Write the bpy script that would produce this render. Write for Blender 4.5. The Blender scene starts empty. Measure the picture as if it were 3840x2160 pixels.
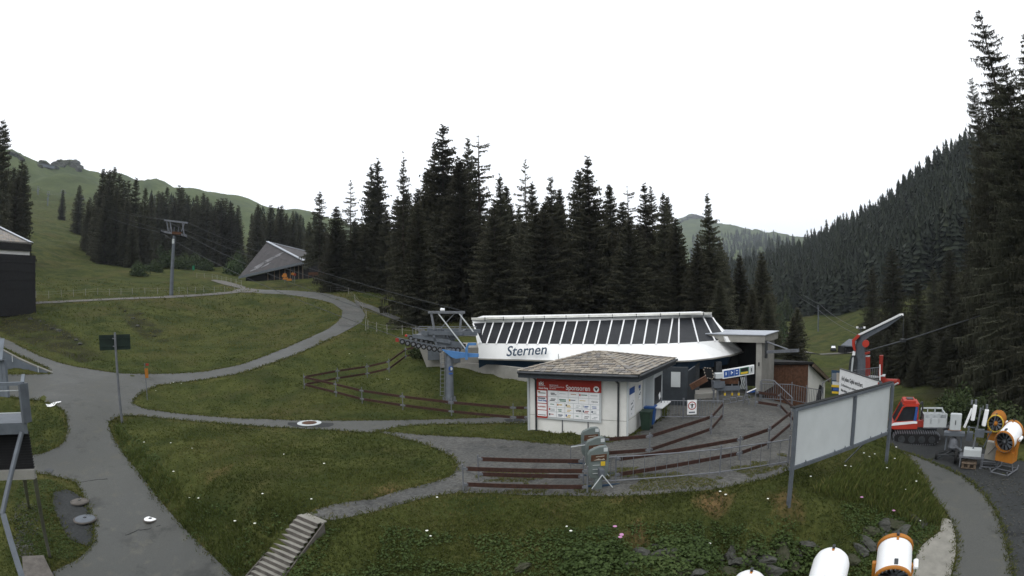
import bpy, bmesh, math, random
import numpy as np
from mathutils import Vector, Matrix
from mathutils.geometry import delaunay_2d_cdt

SC = bpy.context.scene
COL = SC.collection
R = math.radians
random.seed(7)
RNG = np.random.default_rng(11)

# ------------------------------------------------------------------ camera, sky, sun, exposure
F = 2136.0            # lens: equidistant, pixels of the 3840 wide photograph per radian
CAM_H = 7.5
ROLL = R(1.1)
CR, SR = math.cos(ROLL), math.sin(ROLL)
cd = bpy.data.cameras.new('camera')
cam = bpy.data.objects.new('camera', cd)
COL.objects.link(cam)
cam.location = (0, 0, CAM_H)
cam.rotation_euler = (R(90), ROLL, 0)
cd.type = 'PANO'
cd.sensor_width = 36
cd.sensor_fit = 'HORIZONTAL'
lens = cd if hasattr(cd, 'panorama_type') else cd.cycles
lens.panorama_type = 'FISHEYE_LENS_POLYNOMIAL'
lens.fisheye_polynomial_k0 = 0
lens.fisheye_polynomial_k1 = -3840 / 36 / F
for k in (2, 3, 4):
    setattr(lens, 'fisheye_polynomial_k%d' % k, 0)
lens.fisheye_fov = R(170)
cd.clip_start = 0.1
cd.clip_end = 12000
SC.camera = cam

HAZE = 0.00014
SUN_EL, SUN_AZ = R(52), R(205)      # azimuth measured from +Y towards +X
world = bpy.data.worlds.new('World')
SC.world = world
world.use_nodes = True
wn, wl = world.node_tree.nodes, world.node_tree.links
wn.clear()
wo = wn.new('ShaderNodeOutputWorld')
bg = wn.new('ShaderNodeBackground')
bg.inputs['Strength'].default_value = 0.1
sky = wn.new('ShaderNodeTexSky')
sky.sky_type = 'NISHITA'
sky.sun_disc = False
sky.sun_elevation = SUN_EL
sky.sun_rotation = SUN_AZ
tc = wn.new('ShaderNodeTexCoord')
mp = wn.new('ShaderNodeMapping')
mp.inputs['Scale'].default_value = (1.3, 1.3, 3.0)
mp.inputs['Location'].default_value = (0.35, 0.1, 0.0)
nz = wn.new('ShaderNodeTexNoise')
nz.inputs['Scale'].default_value = 2.2
nz.inputs['Detail'].default_value = 8
rp = wn.new('ShaderNodeValToRGB')
rp.color_ramp.elements[0].position = 0.12
rp.color_ramp.elements[1].position = 0.22
mx = wn.new('ShaderNodeMix')
mx.data_type = 'RGBA'
mx.inputs[7].default_value = (11.6, 11.9, 12.3, 1)     # overcast cloud
wl.new(tc.outputs['Generated'], mp.inputs[0])
wl.new(mp.outputs[0], nz.inputs['Vector'])
wl.new(nz.outputs['Fac'], rp.inputs[0])
wl.new(rp.outputs[0], mx.inputs[0])
wl.new(sky.outputs[0], mx.inputs[6])
wl.new(mx.outputs[2], bg.inputs['Color'])
wl.new(bg.outputs[0], wo.inputs[0])

sl = bpy.data.lights.new('sun', 'SUN')
sl.energy = 1.1
sl.angle = R(40)
sl.color = (1.0, 0.97, 0.93)
sun = bpy.data.objects.new('sun', sl)
COL.objects.link(sun)
sd = Vector((math.sin(SUN_AZ) * math.cos(SUN_EL), math.cos(SUN_AZ) * math.cos(SUN_EL), math.sin(SUN_EL)))
sun.rotation_euler = sd.to_track_quat('Z', 'Y').to_euler()
sun.location = (0, 0, 60)
SC.view_settings.view_transform = 'Standard'
SC.view_settings.look = 'None'
SC.view_settings.exposure = 0.12
SC.view_settings.gamma = 1.0
SC.view_settings.use_curve_mapping = False
SC.render.engine = 'CYCLES'
SC.cycles.max_bounces = 5
SC.cycles.diffuse_bounces = 3
SC.cycles.glossy_bounces = 2
SC.cycles.volume_bounces = 0

# ------------------------------------------------------------------ the lens as a formula: a pixel of the photograph -> a direction
def ray(u, v):
    x, y = u - 1920.0, v - 1080.0
    x, y = x * CR - y * SR, x * SR + y * CR
    r = math.hypot(x, y)
    th = r / F
    s = math.sin(th) / max(r, 1e-6)
    return Vector((x * s, math.cos(th), -y * s))

def wz(u, v, z=0.0):
    d = ray(u, v); t = (z - CAM_H) / d.z
    return Vector((d.x * t, d.y * t, z))

def wd(u, v, dist):
    d = ray(u, v); t = dist / math.hypot(d.x, d.y)
    return Vector((d.x * t, d.y * t, CAM_H + d.z * t))

def wt(u, v, t):
    d = ray(u, v)
    return Vector((d.x * t, d.y * t, CAM_H + d.z * t))

def wplane(u, v, p, q):
    """ray of a pixel met with the vertical plane through p and q"""
    d = ray(u, v)
    n = Vector((q.y - p.y, p.x - q.x, 0))
    t = n.dot(Vector((p.x, p.y, 0))) / n.dot(d)
    return Vector((d.x * t, d.y * t, CAM_H + d.z * t))

# ------------------------------------------------------------------ terrain
CTRL_Z = [  # pixel, ground height
 (2000,1600,0),(2345,1640,0),(1750,1850,0),(2100,1862,0),(2650,1850,0),(2945,1872,-.05),(3320,1715,-.35),(2600,1550,0),(2900,1560,0),
 (2500,1450,0),(2800,1480,0),(2400,1740,0),(2200,1700,0),(1900,1720,0),(1600,1720,-.05),(1400,1700,-.05),(2800,1700,0),(3000,1640,0),
 (3150,1620,0),(1250,1900,-.05),(1120,1915,-.05),(1000,1930,-.1),(1500,1940,-.12),(2000,1950,-.2),(2400,1950,-.2),(2800,1980,-.42),(3100,1930,-.6),(3350,1830,-.85),
 (1230,2010,-.45),(1165,1945,-.07),(1117,2008,-.47),(1068,2075,-.88),(1020,2130,-1.28),(972,2188,-1.7),(930,2240,-2.1),(1000,2160,-1.5),(930,2200,-1.9),(1250,2160,-1.15),(1500,2160,-1.1),(2000,2160,-1.2),(2400,2160,-1.7),(2700,2160,-2.2),(3000,2160,-2.3),(3300,2160,-2.25),
 (2400,2090,-.75),(2650,2080,-.95),(2900,2060,-1.2),(3200,2030,-1.5),(3450,1980,-1.9),(3500,1900,-1.7),
 (2000,2500,-2.3),(3100,2500,-2.3),(3600,2500,-2.4),(1400,2500,-2.3),(1000,2500,-2.5),(500,2500,-2.7),(0,2500,-2.7),
 (3700,2160,-2.35),(3900,2160,-2.3),(3590,2030,-2.15),(3700,1860,-1.8),(3550,1800,-1.55),(3400,1705,-1.35),(3750,1780,-1.4),(3860,1720,-1.3),(3450,1650,-1.4),(3600,1690,-1.45),
 (3350,1620,-1.3),(3620,1600,-1.4),(3860,1560,-1.0),(3860,1950,-2.0),
 (458,1585,-.3),(565,1950,-2.0),(400,1800,-1.4),(500,2160,-2.6),(850,2160,-2.35),(200,2160,-2.6),(300,1740,-1.15),(100,1750,-1.3),(60,1600,-.5),
 (560,1620,-.15),(470,1720,-1.1),(560,1840,-1.55),(700,2000,-2.1),(640,1720,-.15),(800,1840,-.15),(950,1900,-.1),(760,1950,-1.35),(880,2080,-1.75),
 (700,1568,-.15),(1000,1590,-.1),(1300,1600,-.05),(1600,1590,0),(900,1690,-.05),(1200,1760,-.05),(1200,1860,-.05),
 (700,1500,.05),(1000,1490,.2),(1300,1530,.05),(1139,1445,.5),(1300,1440,.7),(1450,1450,.55),(1685,1508,.15),(1850,1540,.0),(1850,1480,.45),(1980,1500,.3),
 (200,1950,-1.9),(100,2100,-2.3),(250,2060,-2.25),(150,1880,-1.5),
]
CTRL_T = [  # pixel, distance along the ray
 (0,1275,63),(150,1340,52),(300,1385,49),(500,1405,47),(450,1450,44),(350,1540,38.5),(150,1500,40),(200,1420,46),(-100,1320,55),(-100,1500,42),(60,1380,47),
 (0,1140,84),(300,1123,88),(640,1103,92),(900,1090,103),(985,1080,115),(300,1055,112),(600,1045,122),(750,1036,135),(850,1052,125),(0,1060,100),
 (150,1010,135),(120,925,165),(350,980,165),(600,1000,165),(720,1010,160),(227,823,300),(295,868,240),(100,800,320),(350,800,360),(0,850,210),(200,720,520),(400,770,500),
 (910,1000,210),(905,900,380),(800,1025,170),
 (600,1425,47.5),(850,1400,46.5),(1000,1360,50),(1200,1280,57),(1340,1205,68),(1350,1165,77),(1250,1115,88),(1050,1098,98),
 (700,1300,61),(1000,1260,67),(700,1200,77),(300,1250,65),(1100,1180,82),(900,1150,90),(100,1200,74),(400,1350,54),(800,1350,54),
 (1300,1380,51),(1400,1400,47),(1560,1350,45.5),(1620,1362,44),(1750,1392,41.5),(1980,1432,37.5),
 (1500,1245,62),(1400,1250,61),(1525,1222,66),(1400,1110,93),(1600,1200,68),
 (1700,1190,72),(2200,1210,68),(2700,1230,66),(2900,1370,62),(3000,1375,78),(2000,1150,95),(2500,1150,100),
 (1100,1062,118),(1290,1043,114),(1150,1045,122),(1000,1052,128),(900,1048,134),(1400,1065,110),(1290,1085,106),(1450,1100,102),(1200,1030,140),
 (1000,1000,190),(1500,1060,140),(1700,1060,150),(1900,1085,140),(2300,1095,140),(2600,1100,150),
 (39,567,880),(87,593,890),(125,608,900),(145,612,905),(162,603,910),(193,628,915),(215,610,920),(232,604,925),(275,613,930),(293,640,935),(348,663,950),(367,664,955),
 (464,677,970),(531,692,990),(594,688,1000),(647,696,1010),(754,716,1020),(821,733,1040),(918,756,1050),(960,762,1060),(1093,783,1070),(1161,801,1080),(1238,822,1090),(1400,850,1100),(1528,890,1120),
 (-150,540,850),(-400,520,850),(1700,945,1150),(1950,975,1200),(2200,985,1200),(200,660,750),(600,760,780),(900,830,780),(1200,880,800),(1500,940,800),(0,640,700),
 (2540,835,2500),(2562,815,2500),(2590,803,2500),(2620,806,2500),(2645,817,2500),(2680,842,2500),(2720,856,2500),(2780,870,2500),(2850,878,2450),(2930,888,2400),(2990,896,2300),
 (2480,870,2450),(2400,910,2400),(2600,900,1900),(2750,940,1500),(2850,930,1500),(2450,960,1700),(2700,1000,1000),
 (2900,960,900),(2966,945,640),(3131,905,500),(3220,880,430),(3300,852,390),(3400,792,340),(3540,700,320),(3620,655,310),(3840,565,300),(4100,540,300),
 (2880,1020,560),(3000,1100,330),(2960,1195,255),(3050,1205,225),(3180,1150,245),(3260,1115,245),(3350,1060,235),(3500,950,230),(3700,850,220),
 (3100,1255,190),(3090,1215,212),(2950,1290,175),(3125,1312,155),(3050,1330,148),(3220,1335,140),(3200,1290,170),(3100,1400,110),(3000,1420,95),(3250,1420,85),(3300,1330,110),
 (3400,1250,120),(3400,1480,52),(3560,1480,50),(3700,1480,52),(3840,1450,55),(3600,1350,75),(3840,1300,80),(3600,1200,120),(3840,1150,120),(4100,1300,70),(4100,1500,45),
 (2980,1520,52),(3060,1500,55),(3130,1490,60),
]
cx_, cy_, cz_ = [], [], []
for u, v, z in CTRL_Z:
    p = wz(u, v, z); cx_.append(p.x); cy_.append(p.y); cz_.append(z)
for u, v, t in CTRL_T:
    p = wt(u, v, t); cx_.append(p.x); cy_.append(p.y); cz_.append(p.z)
for a in (-100, 100, 140, 180, 220):
    for d, z in ((9, -2.5), (60, -2), (400, 20), (3000, 150)):
        cx_.append(d * math.sin(R(a))); cy_.append(d * math.cos(R(a))); cz_.append(z)
for a in (-60, -45, -30, 0, 25, 45, 60):
    for d, z in ((5000, 60),):
        cx_.append(d * math.sin(R(a))); cy_.append(d * math.cos(R(a))); cz_.append(z)
    cx_.append(8 * math.sin(R(a))); cy_.append(8 * math.cos(R(a))); cz_.append(-2.6)
cx_, cy_, cz_ = map(np.array, (cx_, cy_, cz_))

def feat(x, y):
    d = np.hypot(x, y)
    az = np.arctan2(x, y)
    L = np.log(np.maximum(d, 2))
    return np.stack([L * np.sin(az) * 1.0, L * np.cos(az) * 1.0, L * 1.6], -1) * 1.0, d, az
def feat2(x, y):
    d = np.hypot(x, y); L = np.log(np.maximum(d, 2.0)); az = np.arctan2(x, y)
    return np.stack([az * 1.7, L], -1)
CF = feat2(cx_, cy_)
K = np.sqrt(((CF[:, None] - CF[None]) ** 2).sum(-1) + 1e-5)
n_ = len(CF)
A = np.zeros((n_ + 1, n_ + 1)); A[:n_, :n_] = K - np.eye(n_) * 0.0006; A[:n_, n_] = 1; A[n_, :n_] = 1
Wt = np.linalg.solve(A, np.append(cz_, 0))
def rbf(x, y):
    x = np.asarray(x, float); y = np.asarray(y, float)
    f = feat2(x.ravel(), y.ravel()); out = np.empty(len(f))
    for i in range(0, len(f), 20000):
        g = f[i:i + 20000]
        k = np.sqrt((g[:, None, 0] - CF[None, :, 0]) ** 2 + (g[:, None, 1] - CF[None, :, 1]) ** 2 + 1e-5)
        out[i:i + 20000] = k @ Wt[:-1] + Wt[-1]
    return out.reshape(x.shape)

# polar grid: dense where the camera looks
AZ = np.concatenate([np.linspace(-180, -72, 28)[:-1], np.arange(-72, 72, 0.3), np.linspace(72, 180, 28)])
AZ = np.radians(AZ)
LR = np.concatenate([np.linspace(math.log(2), math.log(11), 10)[:-1], np.arange(math.log(11), math.log(260), 0.010), np.linspace(math.log(260), math.log(6000), 150)])
RR = np.exp(LR)
GA, GR = np.meshgrid(AZ, LR, indexing='ij')
GX, GY = np.exp(GR) * np.sin(GA), np.exp(GR) * np.cos(GA)
GZ = rbf(GX, GY)
# one smoothing pass of the kinks at the control points
for _ in range(2):
    G2 = GZ.copy()
    G2[1:-1, 1:-1] = (GZ[1:-1, 1:-1] * 2 + GZ[:-2, 1:-1] + GZ[2:, 1:-1] + GZ[1:-1, :-2] + GZ[1:-1, 2:]) / 6
    far = np.exp(GR) > 500
    GZ = np.where(far, GZ, G2)

for (u, v, t, h_, rd) in ((236,612,925,3.5,12),(262,612,930,4.5,13),(283,622,932,3,9),(162,612,905,8,8),(45,572,880,3,14),(470,672,975,2,25),(594,690,1000,4,30)):
    c_ = wt(u, v, t); GZ += h_ * np.exp(-(((GX - c_.x) ** 2 + (GY - c_.y) ** 2) / (rd * 1.6) ** 2) ** 1.5)

def vnoise(x, y, seed):
    """value noise on a lattice"""
    rs = np.random.default_rng(seed); T = rs.random((256, 256))
    xi, yi = np.floor(x).astype(int), np.floor(y).astype(int)
    fx, fy = x - xi, y - yi
    fx, fy = fx * fx * (3 - 2 * fx), fy * fy * (3 - 2 * fy)
    g = lambda i, j: T[i % 256, j % 256]
    return (g(xi, yi) * (1 - fx) * (1 - fy) + g(xi + 1, yi) * fx * (1 - fy) + g(xi, yi + 1) * (1 - fx) * fy + g(xi + 1, yi + 1) * fx * fy) - .5

def hz_arr(x, y):
    x = np.asarray(x, float); y = np.asarray(y, float)
    a = np.arctan2(x, y); l = np.log(np.maximum(np.hypot(x, y), 2.001))
    i = np.clip(np.searchsorted(AZ, a) - 1, 0, len(AZ) - 2); j = np.clip(np.searchsorted(LR, l) - 1, 0, len(LR) - 2)
    fa = np.clip((a - AZ[i]) / (AZ[i + 1] - AZ[i]), 0, 1); fl = np.clip((l - LR[j]) / (LR[j + 1] - LR[j]), 0, 1)
    return GZ[i, j] * (1 - fa) * (1 - fl) + GZ[i + 1, j] * fa * (1 - fl) + GZ[i, j + 1] * (1 - fa) * fl + GZ[i + 1, j + 1] * fa * fl
def hz(x, y):
    return float(hz_arr(np.array([x]), np.array([y]))[0])

TT = np.exp(np.linspace(math.log(9), math.log(5000), 1400))
def hits(pix, off=0.0):
    """first meeting of pixel rays with the ground (raised by off)"""
    out = []
    for u, v in pix:
        d = ray(u, v)
        z = CAM_H + d.z * TT - off
        g = hz_arr(d.x * TT, d.y * TT)
        k = np.argmax(z < g) if (z < g).any() else len(TT) - 1
        if k == 0: k = 1
        t0, t1 = TT[k - 1], TT[k]
        a = (CAM_H + d.z * t0 - off) - g[k - 1]; b = (CAM_H + d.z * t1 - off) - g[k]
        t = t0 + (t1 - t0) * (a / (a - b) if a != b else .5)
        out.append(Vector((d.x * t, d.y * t, hz(d.x * t, d.y * t))))
    return out
def G(u, v, off=0.0):
    return hits([(u, v)], off)[0]

def densify(poly, step=25):
    out = []
    n = len(poly)
    P = [np.array(p, float) for p in poly]
    for i in range(n):
        p0, p1, p2, p3 = P[i - 1], P[i], P[(i + 1) % n], P[(i + 2) % n]
        m = max(1, int(np.linalg.norm(p2 - p1) / step))
        for k in range(m):
            t = k / m
            q = .5 * ((2 * p1) + (-p0 + p2) * t + (2 * p0 - 5 * p1 + 4 * p2 - p3) * t * t + (-p0 + 3 * p1 - 3 * p2 + p3) * t ** 3)
            lin = p1 + (p2 - p1) * t
            q = lin + (q - lin) * .6
            out.append((q[0], q[1]))
    return out

ROAD = [(-60,1240),(0,1265),(60,1290),(150,1335),(250,1368),(340,1385),(450,1400),(600,1403),(760,1395),(900,1368),(1020,1325),(1140,1275),(1230,1235),(1280,1195),(1285,1165),(1250,1140),(1180,1120),(1080,1105),(960,1098),
        (960,1085),(1100,1090),(1220,1100),(1300,1122),(1350,1150),(1370,1180),(1360,1205),(1300,1240),(1180,1300),(1050,1352),(900,1400),(760,1425),(600,1445),(520,1480),(495,1512),(530,1530),(650,1550),(900,1570),(1200,1578),(1500,1577),(1800,1568),(1985,1562),
        (1985,1585),(1700,1590),(1500,1600),(1400,1622),(1200,1612),(950,1598),(700,1578),(500,1558),(440,1562),(412,1580),(408,1600),(430,1650),(480,1720),(540,1800),(610,1890),(700,1990),(790,2080),(870,2160),(920,2230),
        (200,2230),(180,2160),(290,2100),(350,2040),(352,1960),(320,1880),(285,1810),(180,1780),(98,1775),(-60,1790),(-60,1712),(98,1712),(180,1695),(240,1660),(255,1600),(240,1540),(180,1510),(90,1495),(0,1480),(-60,1460),(-60,1410),(190,1402),(180,1380),(100,1345),(0,1300),(-60,1272)]
UPPATH = [(-60,1151),(0,1148),(300,1131),(600,1119),(800,1107),(900,1097),(965,1098),(965,1086),(930,1078),(880,1064),(840,1055),(800,1050),(790,1053),(850,1068),(900,1081),(870,1091),(700,1106),(400,1120),(0,1139),(-60,1142)]
YARD = [(1409,1617),(1600,1632),(1800,1642),(1960,1655),(2140,1670),(2345,1650),(2420,1600),(2500,1560),(2500,1500),(2700,1455),(2850,1478),(2960,1510),(3060,1560),(3050,1640),(2980,1745),(2900,1790),(2700,1832),(2500,1850),(2300,1862),(2000,1858),(1850,1850),(1700,1852),(1560,1877),(1400,1922),(1260,1950),(1215,1950),(1150,1925),(1250,1893),(1400,1872),(1500,1840),(1620,1812),(1700,1780),(1716,1742),(1690,1710),(1600,1670),(1500,1642)]
LANE = [(3371,1692),(3450,1718),(3607,1788),(3691,1861),(3738,1935),(3764,2013),(3785,2108),(3795,2230),(3560,2230),(3570,2160),(3586,2108),(3589,2055),(3581,1992),(3544,1914),(3502,1861),(3460,1777),(3397,1706)]
SLAB = [(3531,1948),(3565,1954),(3577,1990),(3584,2030),(3584,2070),(3575,2120),(3560,2180),(3550,2240),(3400,2240),(3418,2160),(3439,2076),(3471,2034),(3524,1994)]
LOT = [(3371,1690),(3310,1645),(3330,1600),(3500,1602),(3620,1625),(3720,1700),(3840,1730),(3950,1750),(3950,2230),(3797,2230),(3788,2108),(3767,2013),(3741,1935),(3694,1861),(3610,1788),(3453,1718)]
FIELDPATH = [(2925,1230),(2950,1240),(2962,1262),(2945,1285),(2935,1300),(2960,1322),(3050,1330),(3120,1322),(3150,1318),(3220,1312),(3220,1325),(3190,1335),(3120,1330),(3050,1337),(2955,1332),(2925,1305),(2930,1280),(2945,1262),(2930,1245)]
SIDE = [(1330,1130),(1400,1150),(1480,1185),(1560,1222),(1600,1245),(1590,1252),(1540,1232),(1470,1198),(1390,1163),(1335,1145)]
PATCH = [(200,1850),(255,1840),(310,1870),(345,1950),(348,2030),(330,2050),(260,2020),(225,1960),(200,1900)]

def pip(x, y, poly):
    inside = np.zeros(x.shape, bool)
    n = len(poly)
    for i in range(n):
        x0, y0 = poly[i]; x1, y1 = poly[(i + 1) % n]
        if y0 == y1: continue
        c = ((y0 > y) != (y1 > y)) & (x < (x1 - x0) * (y - y0) / (y1 - y0) + x0)
        inside ^= c
    return inside

SHEETS = {}
for nm, poly, step in (('road', ROAD, 25), ('upper_path', UPPATH, 25), ('gravel_yard', YARD, 25), ('lane', LANE, 20), ('slab', SLAB, 8), ('gravel_lot', LOT, 25), ('field_path', FIELDPATH, 12), ('patch', PATCH, 12), ('side_path', SIDE, 12)):
    W = [(p.x, p.y) for p in hits(densify(poly, step))]
    W2 = [W[0]]
    for p in W[1:]:
        if math.hypot(p[0] - W2[-1][0], p[1] - W2[-1][1]) > 0.03: W2.append(p)
    SHEETS[nm] = W2

near = (np.exp(GR) < 270) & (np.abs(GA) < R(72))
onpath = np.zeros(GX.shape, bool)
for nm, W in SHEETS.items():
    if nm == 'field_path': continue
    onpath[near] |= pip(GX[near], GY[near], W)
soft = onpath.astype(float)
for _ in range(3):
    soft[1:-1, 1:-1] = np.maximum(soft[1:-1, 1:-1], (soft[:-2, 1:-1] + soft[2:, 1:-1] + soft[1:-1, :-2] + soft[1:-1, 2:]) / 4)
D = np.exp(GR)
bump = vnoise(GX * .9, GY * .9, 1) * .16 + vnoise(GX * 2.7, GY * 2.7, 2) * .09
bump += vnoise(GX * .12, GY * .12, 3) * np.clip((D - 60) / 60, 0, 1) * 1.4
bump += vnoise(GX * .03, GY * .03, 4) * np.clip((D - 180) / 200, 0, 1) * 7 + vnoise(GX * .012, GY * .012, 5) * np.clip((D - 350) / 300, 0, 1) * 22
bump += -np.abs(vnoise(GX * .018 + GY * .006, GY * .006, 6)) * np.clip((D - 300) / 200, 0, 1) * np.clip((1150 - D) / 100, 0, 1) * (D < 1150) * 34
bump += (vnoise(GX * .04, GY * .04, 8)) * np.clip((D - 1900) / 300, 0, 1) * 18
GZ = GZ + bump * (1 - np.clip(soft, 0, 1)) * np.where(D > 7, 1, 0)

def grid_mesh(name, X, Y, Z):
    na, nr = X.shape
    V = np.stack([X, Y, Z], -1).reshape(-1, 3)
    idx = np.arange(na * nr).reshape(na, nr)
    Fq = np.stack([idx[:-1, :-1], idx[:-1, 1:], idx[1:, 1:], idx[1:, :-1]], -1).reshape(-1, 4)
    return mesh_np(name, V, Fq)

def mesh_np(name, V, Fc, smooth=False, attrs=None):
    """V (n,3), Fc (m,k) all faces with k corners"""
    me = bpy.data.meshes.new(name)
    V = np.ascontiguousarray(V, dtype=np.float32); Fc = np.ascontiguousarray(Fc, dtype=np.int32)
    m, k = Fc.shape
    me.vertices.add(len(V)); me.vertices.foreach_set('co', V.ravel())
    me.loops.add(m * k); me.loops.foreach_set('vertex_index', Fc.ravel())
    me.polygons.add(m)
    me.polygons.foreach_set('loop_start', np.arange(0, m * k, k, dtype=np.int32))
    me.polygons.foreach_set('loop_total', np.full(m, k, dtype=np.int32))
    me.polygons.foreach_set('use_smooth', np.full(m, smooth))
    if attrs:
        for an, arr in attrs.items():
            at = me.attributes.new(an, 'FLOAT', 'POINT'); at.data.foreach_set('value', np.asarray(arr, dtype=np.float32).ravel())
    me.update(calc_edges=True); me.validate()
    return me

# ------------------------------------------------------------------ materials
def mat(name, col, rough=.7, metal=0.0, var=.12, scale=3.0, bump=0.0, bscale=None, spec=.3, col2=None, detail=6, coat=0):
    m = bpy.data.materials.new(name); m.use_nodes = True
    nt = m.node_tree; N, L = nt.nodes, nt.links
    b = N['Principled BSDF']
    b.inputs['Roughness'].default_value = rough; b.inputs['Metallic'].default_value = metal
    b.inputs['Specular IOR Level'].default_value = spec
    if coat: b.inputs['Coat Weight'].default_value = coat
    t = N.new('ShaderNodeTexCoord')
    n1 = N.new('ShaderNodeTexNoise'); n1.inputs['Scale'].default_value = scale; n1.inputs['Detail'].default_value = detail; n1.inputs['Roughness'].default_value = .65
    L.new(t.outputs['Object'], n1.inputs['Vector'])
    mr = N.new('ShaderNodeMapRange'); mr.inputs[1].default_value = .3; mr.inputs[2].default_value = .7
    L.new(n1.outputs['Fac'], mr.inputs[0])
    mi = N.new('ShaderNodeMix'); mi.data_type = 'RGBA'
    c2 = col2 or tuple(c * (1 - 2 * var) for c in col)
    c1 = col if col2 else tuple(min(1, c * (1 + var)) for c in col)
    mi.inputs[6].default_value = (*c1, 1); mi.inputs[7].default_value = (*c2, 1)
    L.new(mr.outputs[0], mi.inputs[0]); L.new(mi.outputs[2], b.inputs['Base Color'])
    if bump:
        n2 = N.new('ShaderNodeTexNoise'); n2.inputs['Scale'].default_value = bscale or scale * 6; n2.inputs['Detail'].default_value = 4
        L.new(t.outputs['Object'], n2.inputs['Vector'])
        bp = N.new('ShaderNodeBump'); bp.inputs['Strength'].default_value = bump; bp.inputs['Distance'].default_value = .02
        L.new(n2.outputs['Fac'], bp.inputs['Height']); L.new(bp.outputs[0], b.inputs['Normal'])
    return m

def foliage_mat(name, ca, cb, cc, rough=.75, trans=0.0):
    """colour follows the per-plant attribute 'tint' and a noise in space"""
    m = bpy.data.materials.new(name); m.use_nodes = True
    N, L = m.node_tree.nodes, m.node_tree.links; b = N['Principled BSDF']
    b.inputs['Roughness'].default_value = rough; b.inputs['Specular IOR Level'].default_value = .15
    at = N.new('ShaderNodeAttribute'); at.attribute_name = 'tint'
    rmp = N.new('ShaderNodeValToRGB')
    e = rmp.color_ramp.elements
    e[0].position = 0; e[0].color = (*ca, 1); e[1].position = 1; e[1].color = (*cc, 1)
    k = e.new(.55); k.color = (*cb, 1)
    L.new(at.outputs['Fac'], rmp.inputs[0])
    oi = N.new('ShaderNodeObjectInfo')
    hs = N.new('ShaderNodeHueSaturation')
    mr = N.new('ShaderNodeMapRange'); mr.inputs[3].default_value = .72; mr.inputs[4].default_value = 1.3
    L.new(oi.outputs['Random'], mr.inputs[0]); L.new(mr.outputs[0], hs.inputs['Value'])
    mr2 = N.new('ShaderNodeMapRange'); mr2.inputs[3].default_value = .485; mr2.inputs[4].default_value = .515
    L.new(oi.outputs['Random'], mr2.inputs[0]); L.new(mr2.outputs[0], hs.inputs['Hue'])
    L.new(rmp.outputs[0], hs.inputs['Color']); L.new(hs.outputs[0], b.inputs['Base Color'])
    if trans:
        tr = N.new('ShaderNodeBsdfTranslucent'); ms = N.new('ShaderNodeMixShader'); ms.inputs[0].default_value = trans
        L.new(hs.outputs[0], tr.inputs['Color']); L.new(b.outputs[0], ms.inputs[1]); L.new(tr.outputs[0], ms.inputs[2])
        L.new(ms.outputs[0], N['Material Output'].inputs['Surface'])
    return m

def ground_mat():
    m = bpy.data.materials.new('meadow'); m.use_nodes = True
    N, L = m.node_tree.nodes, m.node_tree.links; b = N['Principled BSDF']
    b.inputs['Roughness'].default_value = .95; b.inputs['Specular IOR Level'].default_value = .05
    t = N.new('ShaderNodeTexCoord')
    def noise(s, d=6, r=.6):
        n = N.new('ShaderNodeTexNoise'); n.inputs['Scale'].default_value = s; n.inputs['Detail'].default_value = d; n.inputs['Roughness'].default_value = r
        L.new(t.outputs['Object'], n.inputs['Vector']); return n
    def rng(src, a, b_, lo=0, hi=1):
        r_ = N.new('ShaderNodeMapRange'); r_.inputs[1].default_value = a; r_.inputs[2].default_value = b_; r_.inputs[3].default_value = lo; r_.inputs[4].default_value = hi
        L.new(src, r_.inputs[0]); return r_.outputs[0]
    def mixc(fac, c1, c2, mode='MIX'):
        x = N.new('ShaderNodeMix'); x.data_type = 'RGBA'; x.blend_type = mode
        if hasattr(fac, 'links'): L.new(fac, x.inputs[0])
        else: x.inputs[0].default_value = fac
        for s, c in ((x.inputs[6], c1), (x.inputs[7], c2)):
            if isinstance(c, tuple): s.default_value = (*c, 1)
            else: L.new(c, s)
        return x.outputs[2]
    n_big, n_mid, n_fine, n_dry = noise(.035, 5), noise(.35, 7), noise(5.0, 8, .75), noise(.11, 7, .7)
    c = mixc(rng(n_big.outputs['Fac'], .38, .62), (.074, .084, .024), (.098, .099, .031))
    c = mixc(rng(n_mid.outputs['Fac'], .42, .62), c, (.030, .041, .012))
    c = mixc(rng(n_dry.outputs['Fac'], .50, .66, 0, .75), c, (.098, .078, .034))
    n_clump = noise(1.3, 8, .8)
    c = mixc(rng(n_clump.outputs['Fac'], .48, .62, 0, .65), c, (.030, .036, .012))
    c = mixc(rng(n_fine.outputs['Fac'], .30, .70, 0, .8), c, (.024, .034, .010))
    # forest floor and bare places, both carried by the mesh
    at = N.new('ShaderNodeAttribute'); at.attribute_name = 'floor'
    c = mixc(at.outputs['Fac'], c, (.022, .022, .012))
    at2 = N.new('ShaderNodeAttribute'); at2.attribute_name = 'rock'
    nr = noise(.05, 8, .7)
    c = mixc(at2.outputs['Fac'], c, mixc(rng(nr.outputs['Fac'], .35, .65), (.10, .10, .10), (.035, .04, .03)))
    at3 = N.new('ShaderNodeAttribute'); at3.attribute_name = 'dry'
    c = mixc(at3.outputs['Fac'], c, mixc(rng(n_fine.outputs['Fac'], .4, .6), (.15, .10, .045), (.07, .05, .025)))
    at4 = N.new('ShaderNodeAttribute'); at4.attribute_name = 'alp'
    c = mixc(at4.outputs['Fac'], c, mixc(rng(noise(.014, 10, .78).outputs['Fac'], .40, .60), (.085, .108, .042), (.036, .052, .022)))
    L.new(c, b.inputs['Base Color'])
    bp = N.new('ShaderNodeBump'); bp.inputs['Strength'].default_value = .8; bp.inputs['Distance'].default_value = .08
    L.new(n_fine.outputs['Fac'], bp.inputs['Height']); L.new(bp.outputs[0], b.inputs['Normal'])
    return m

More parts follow.
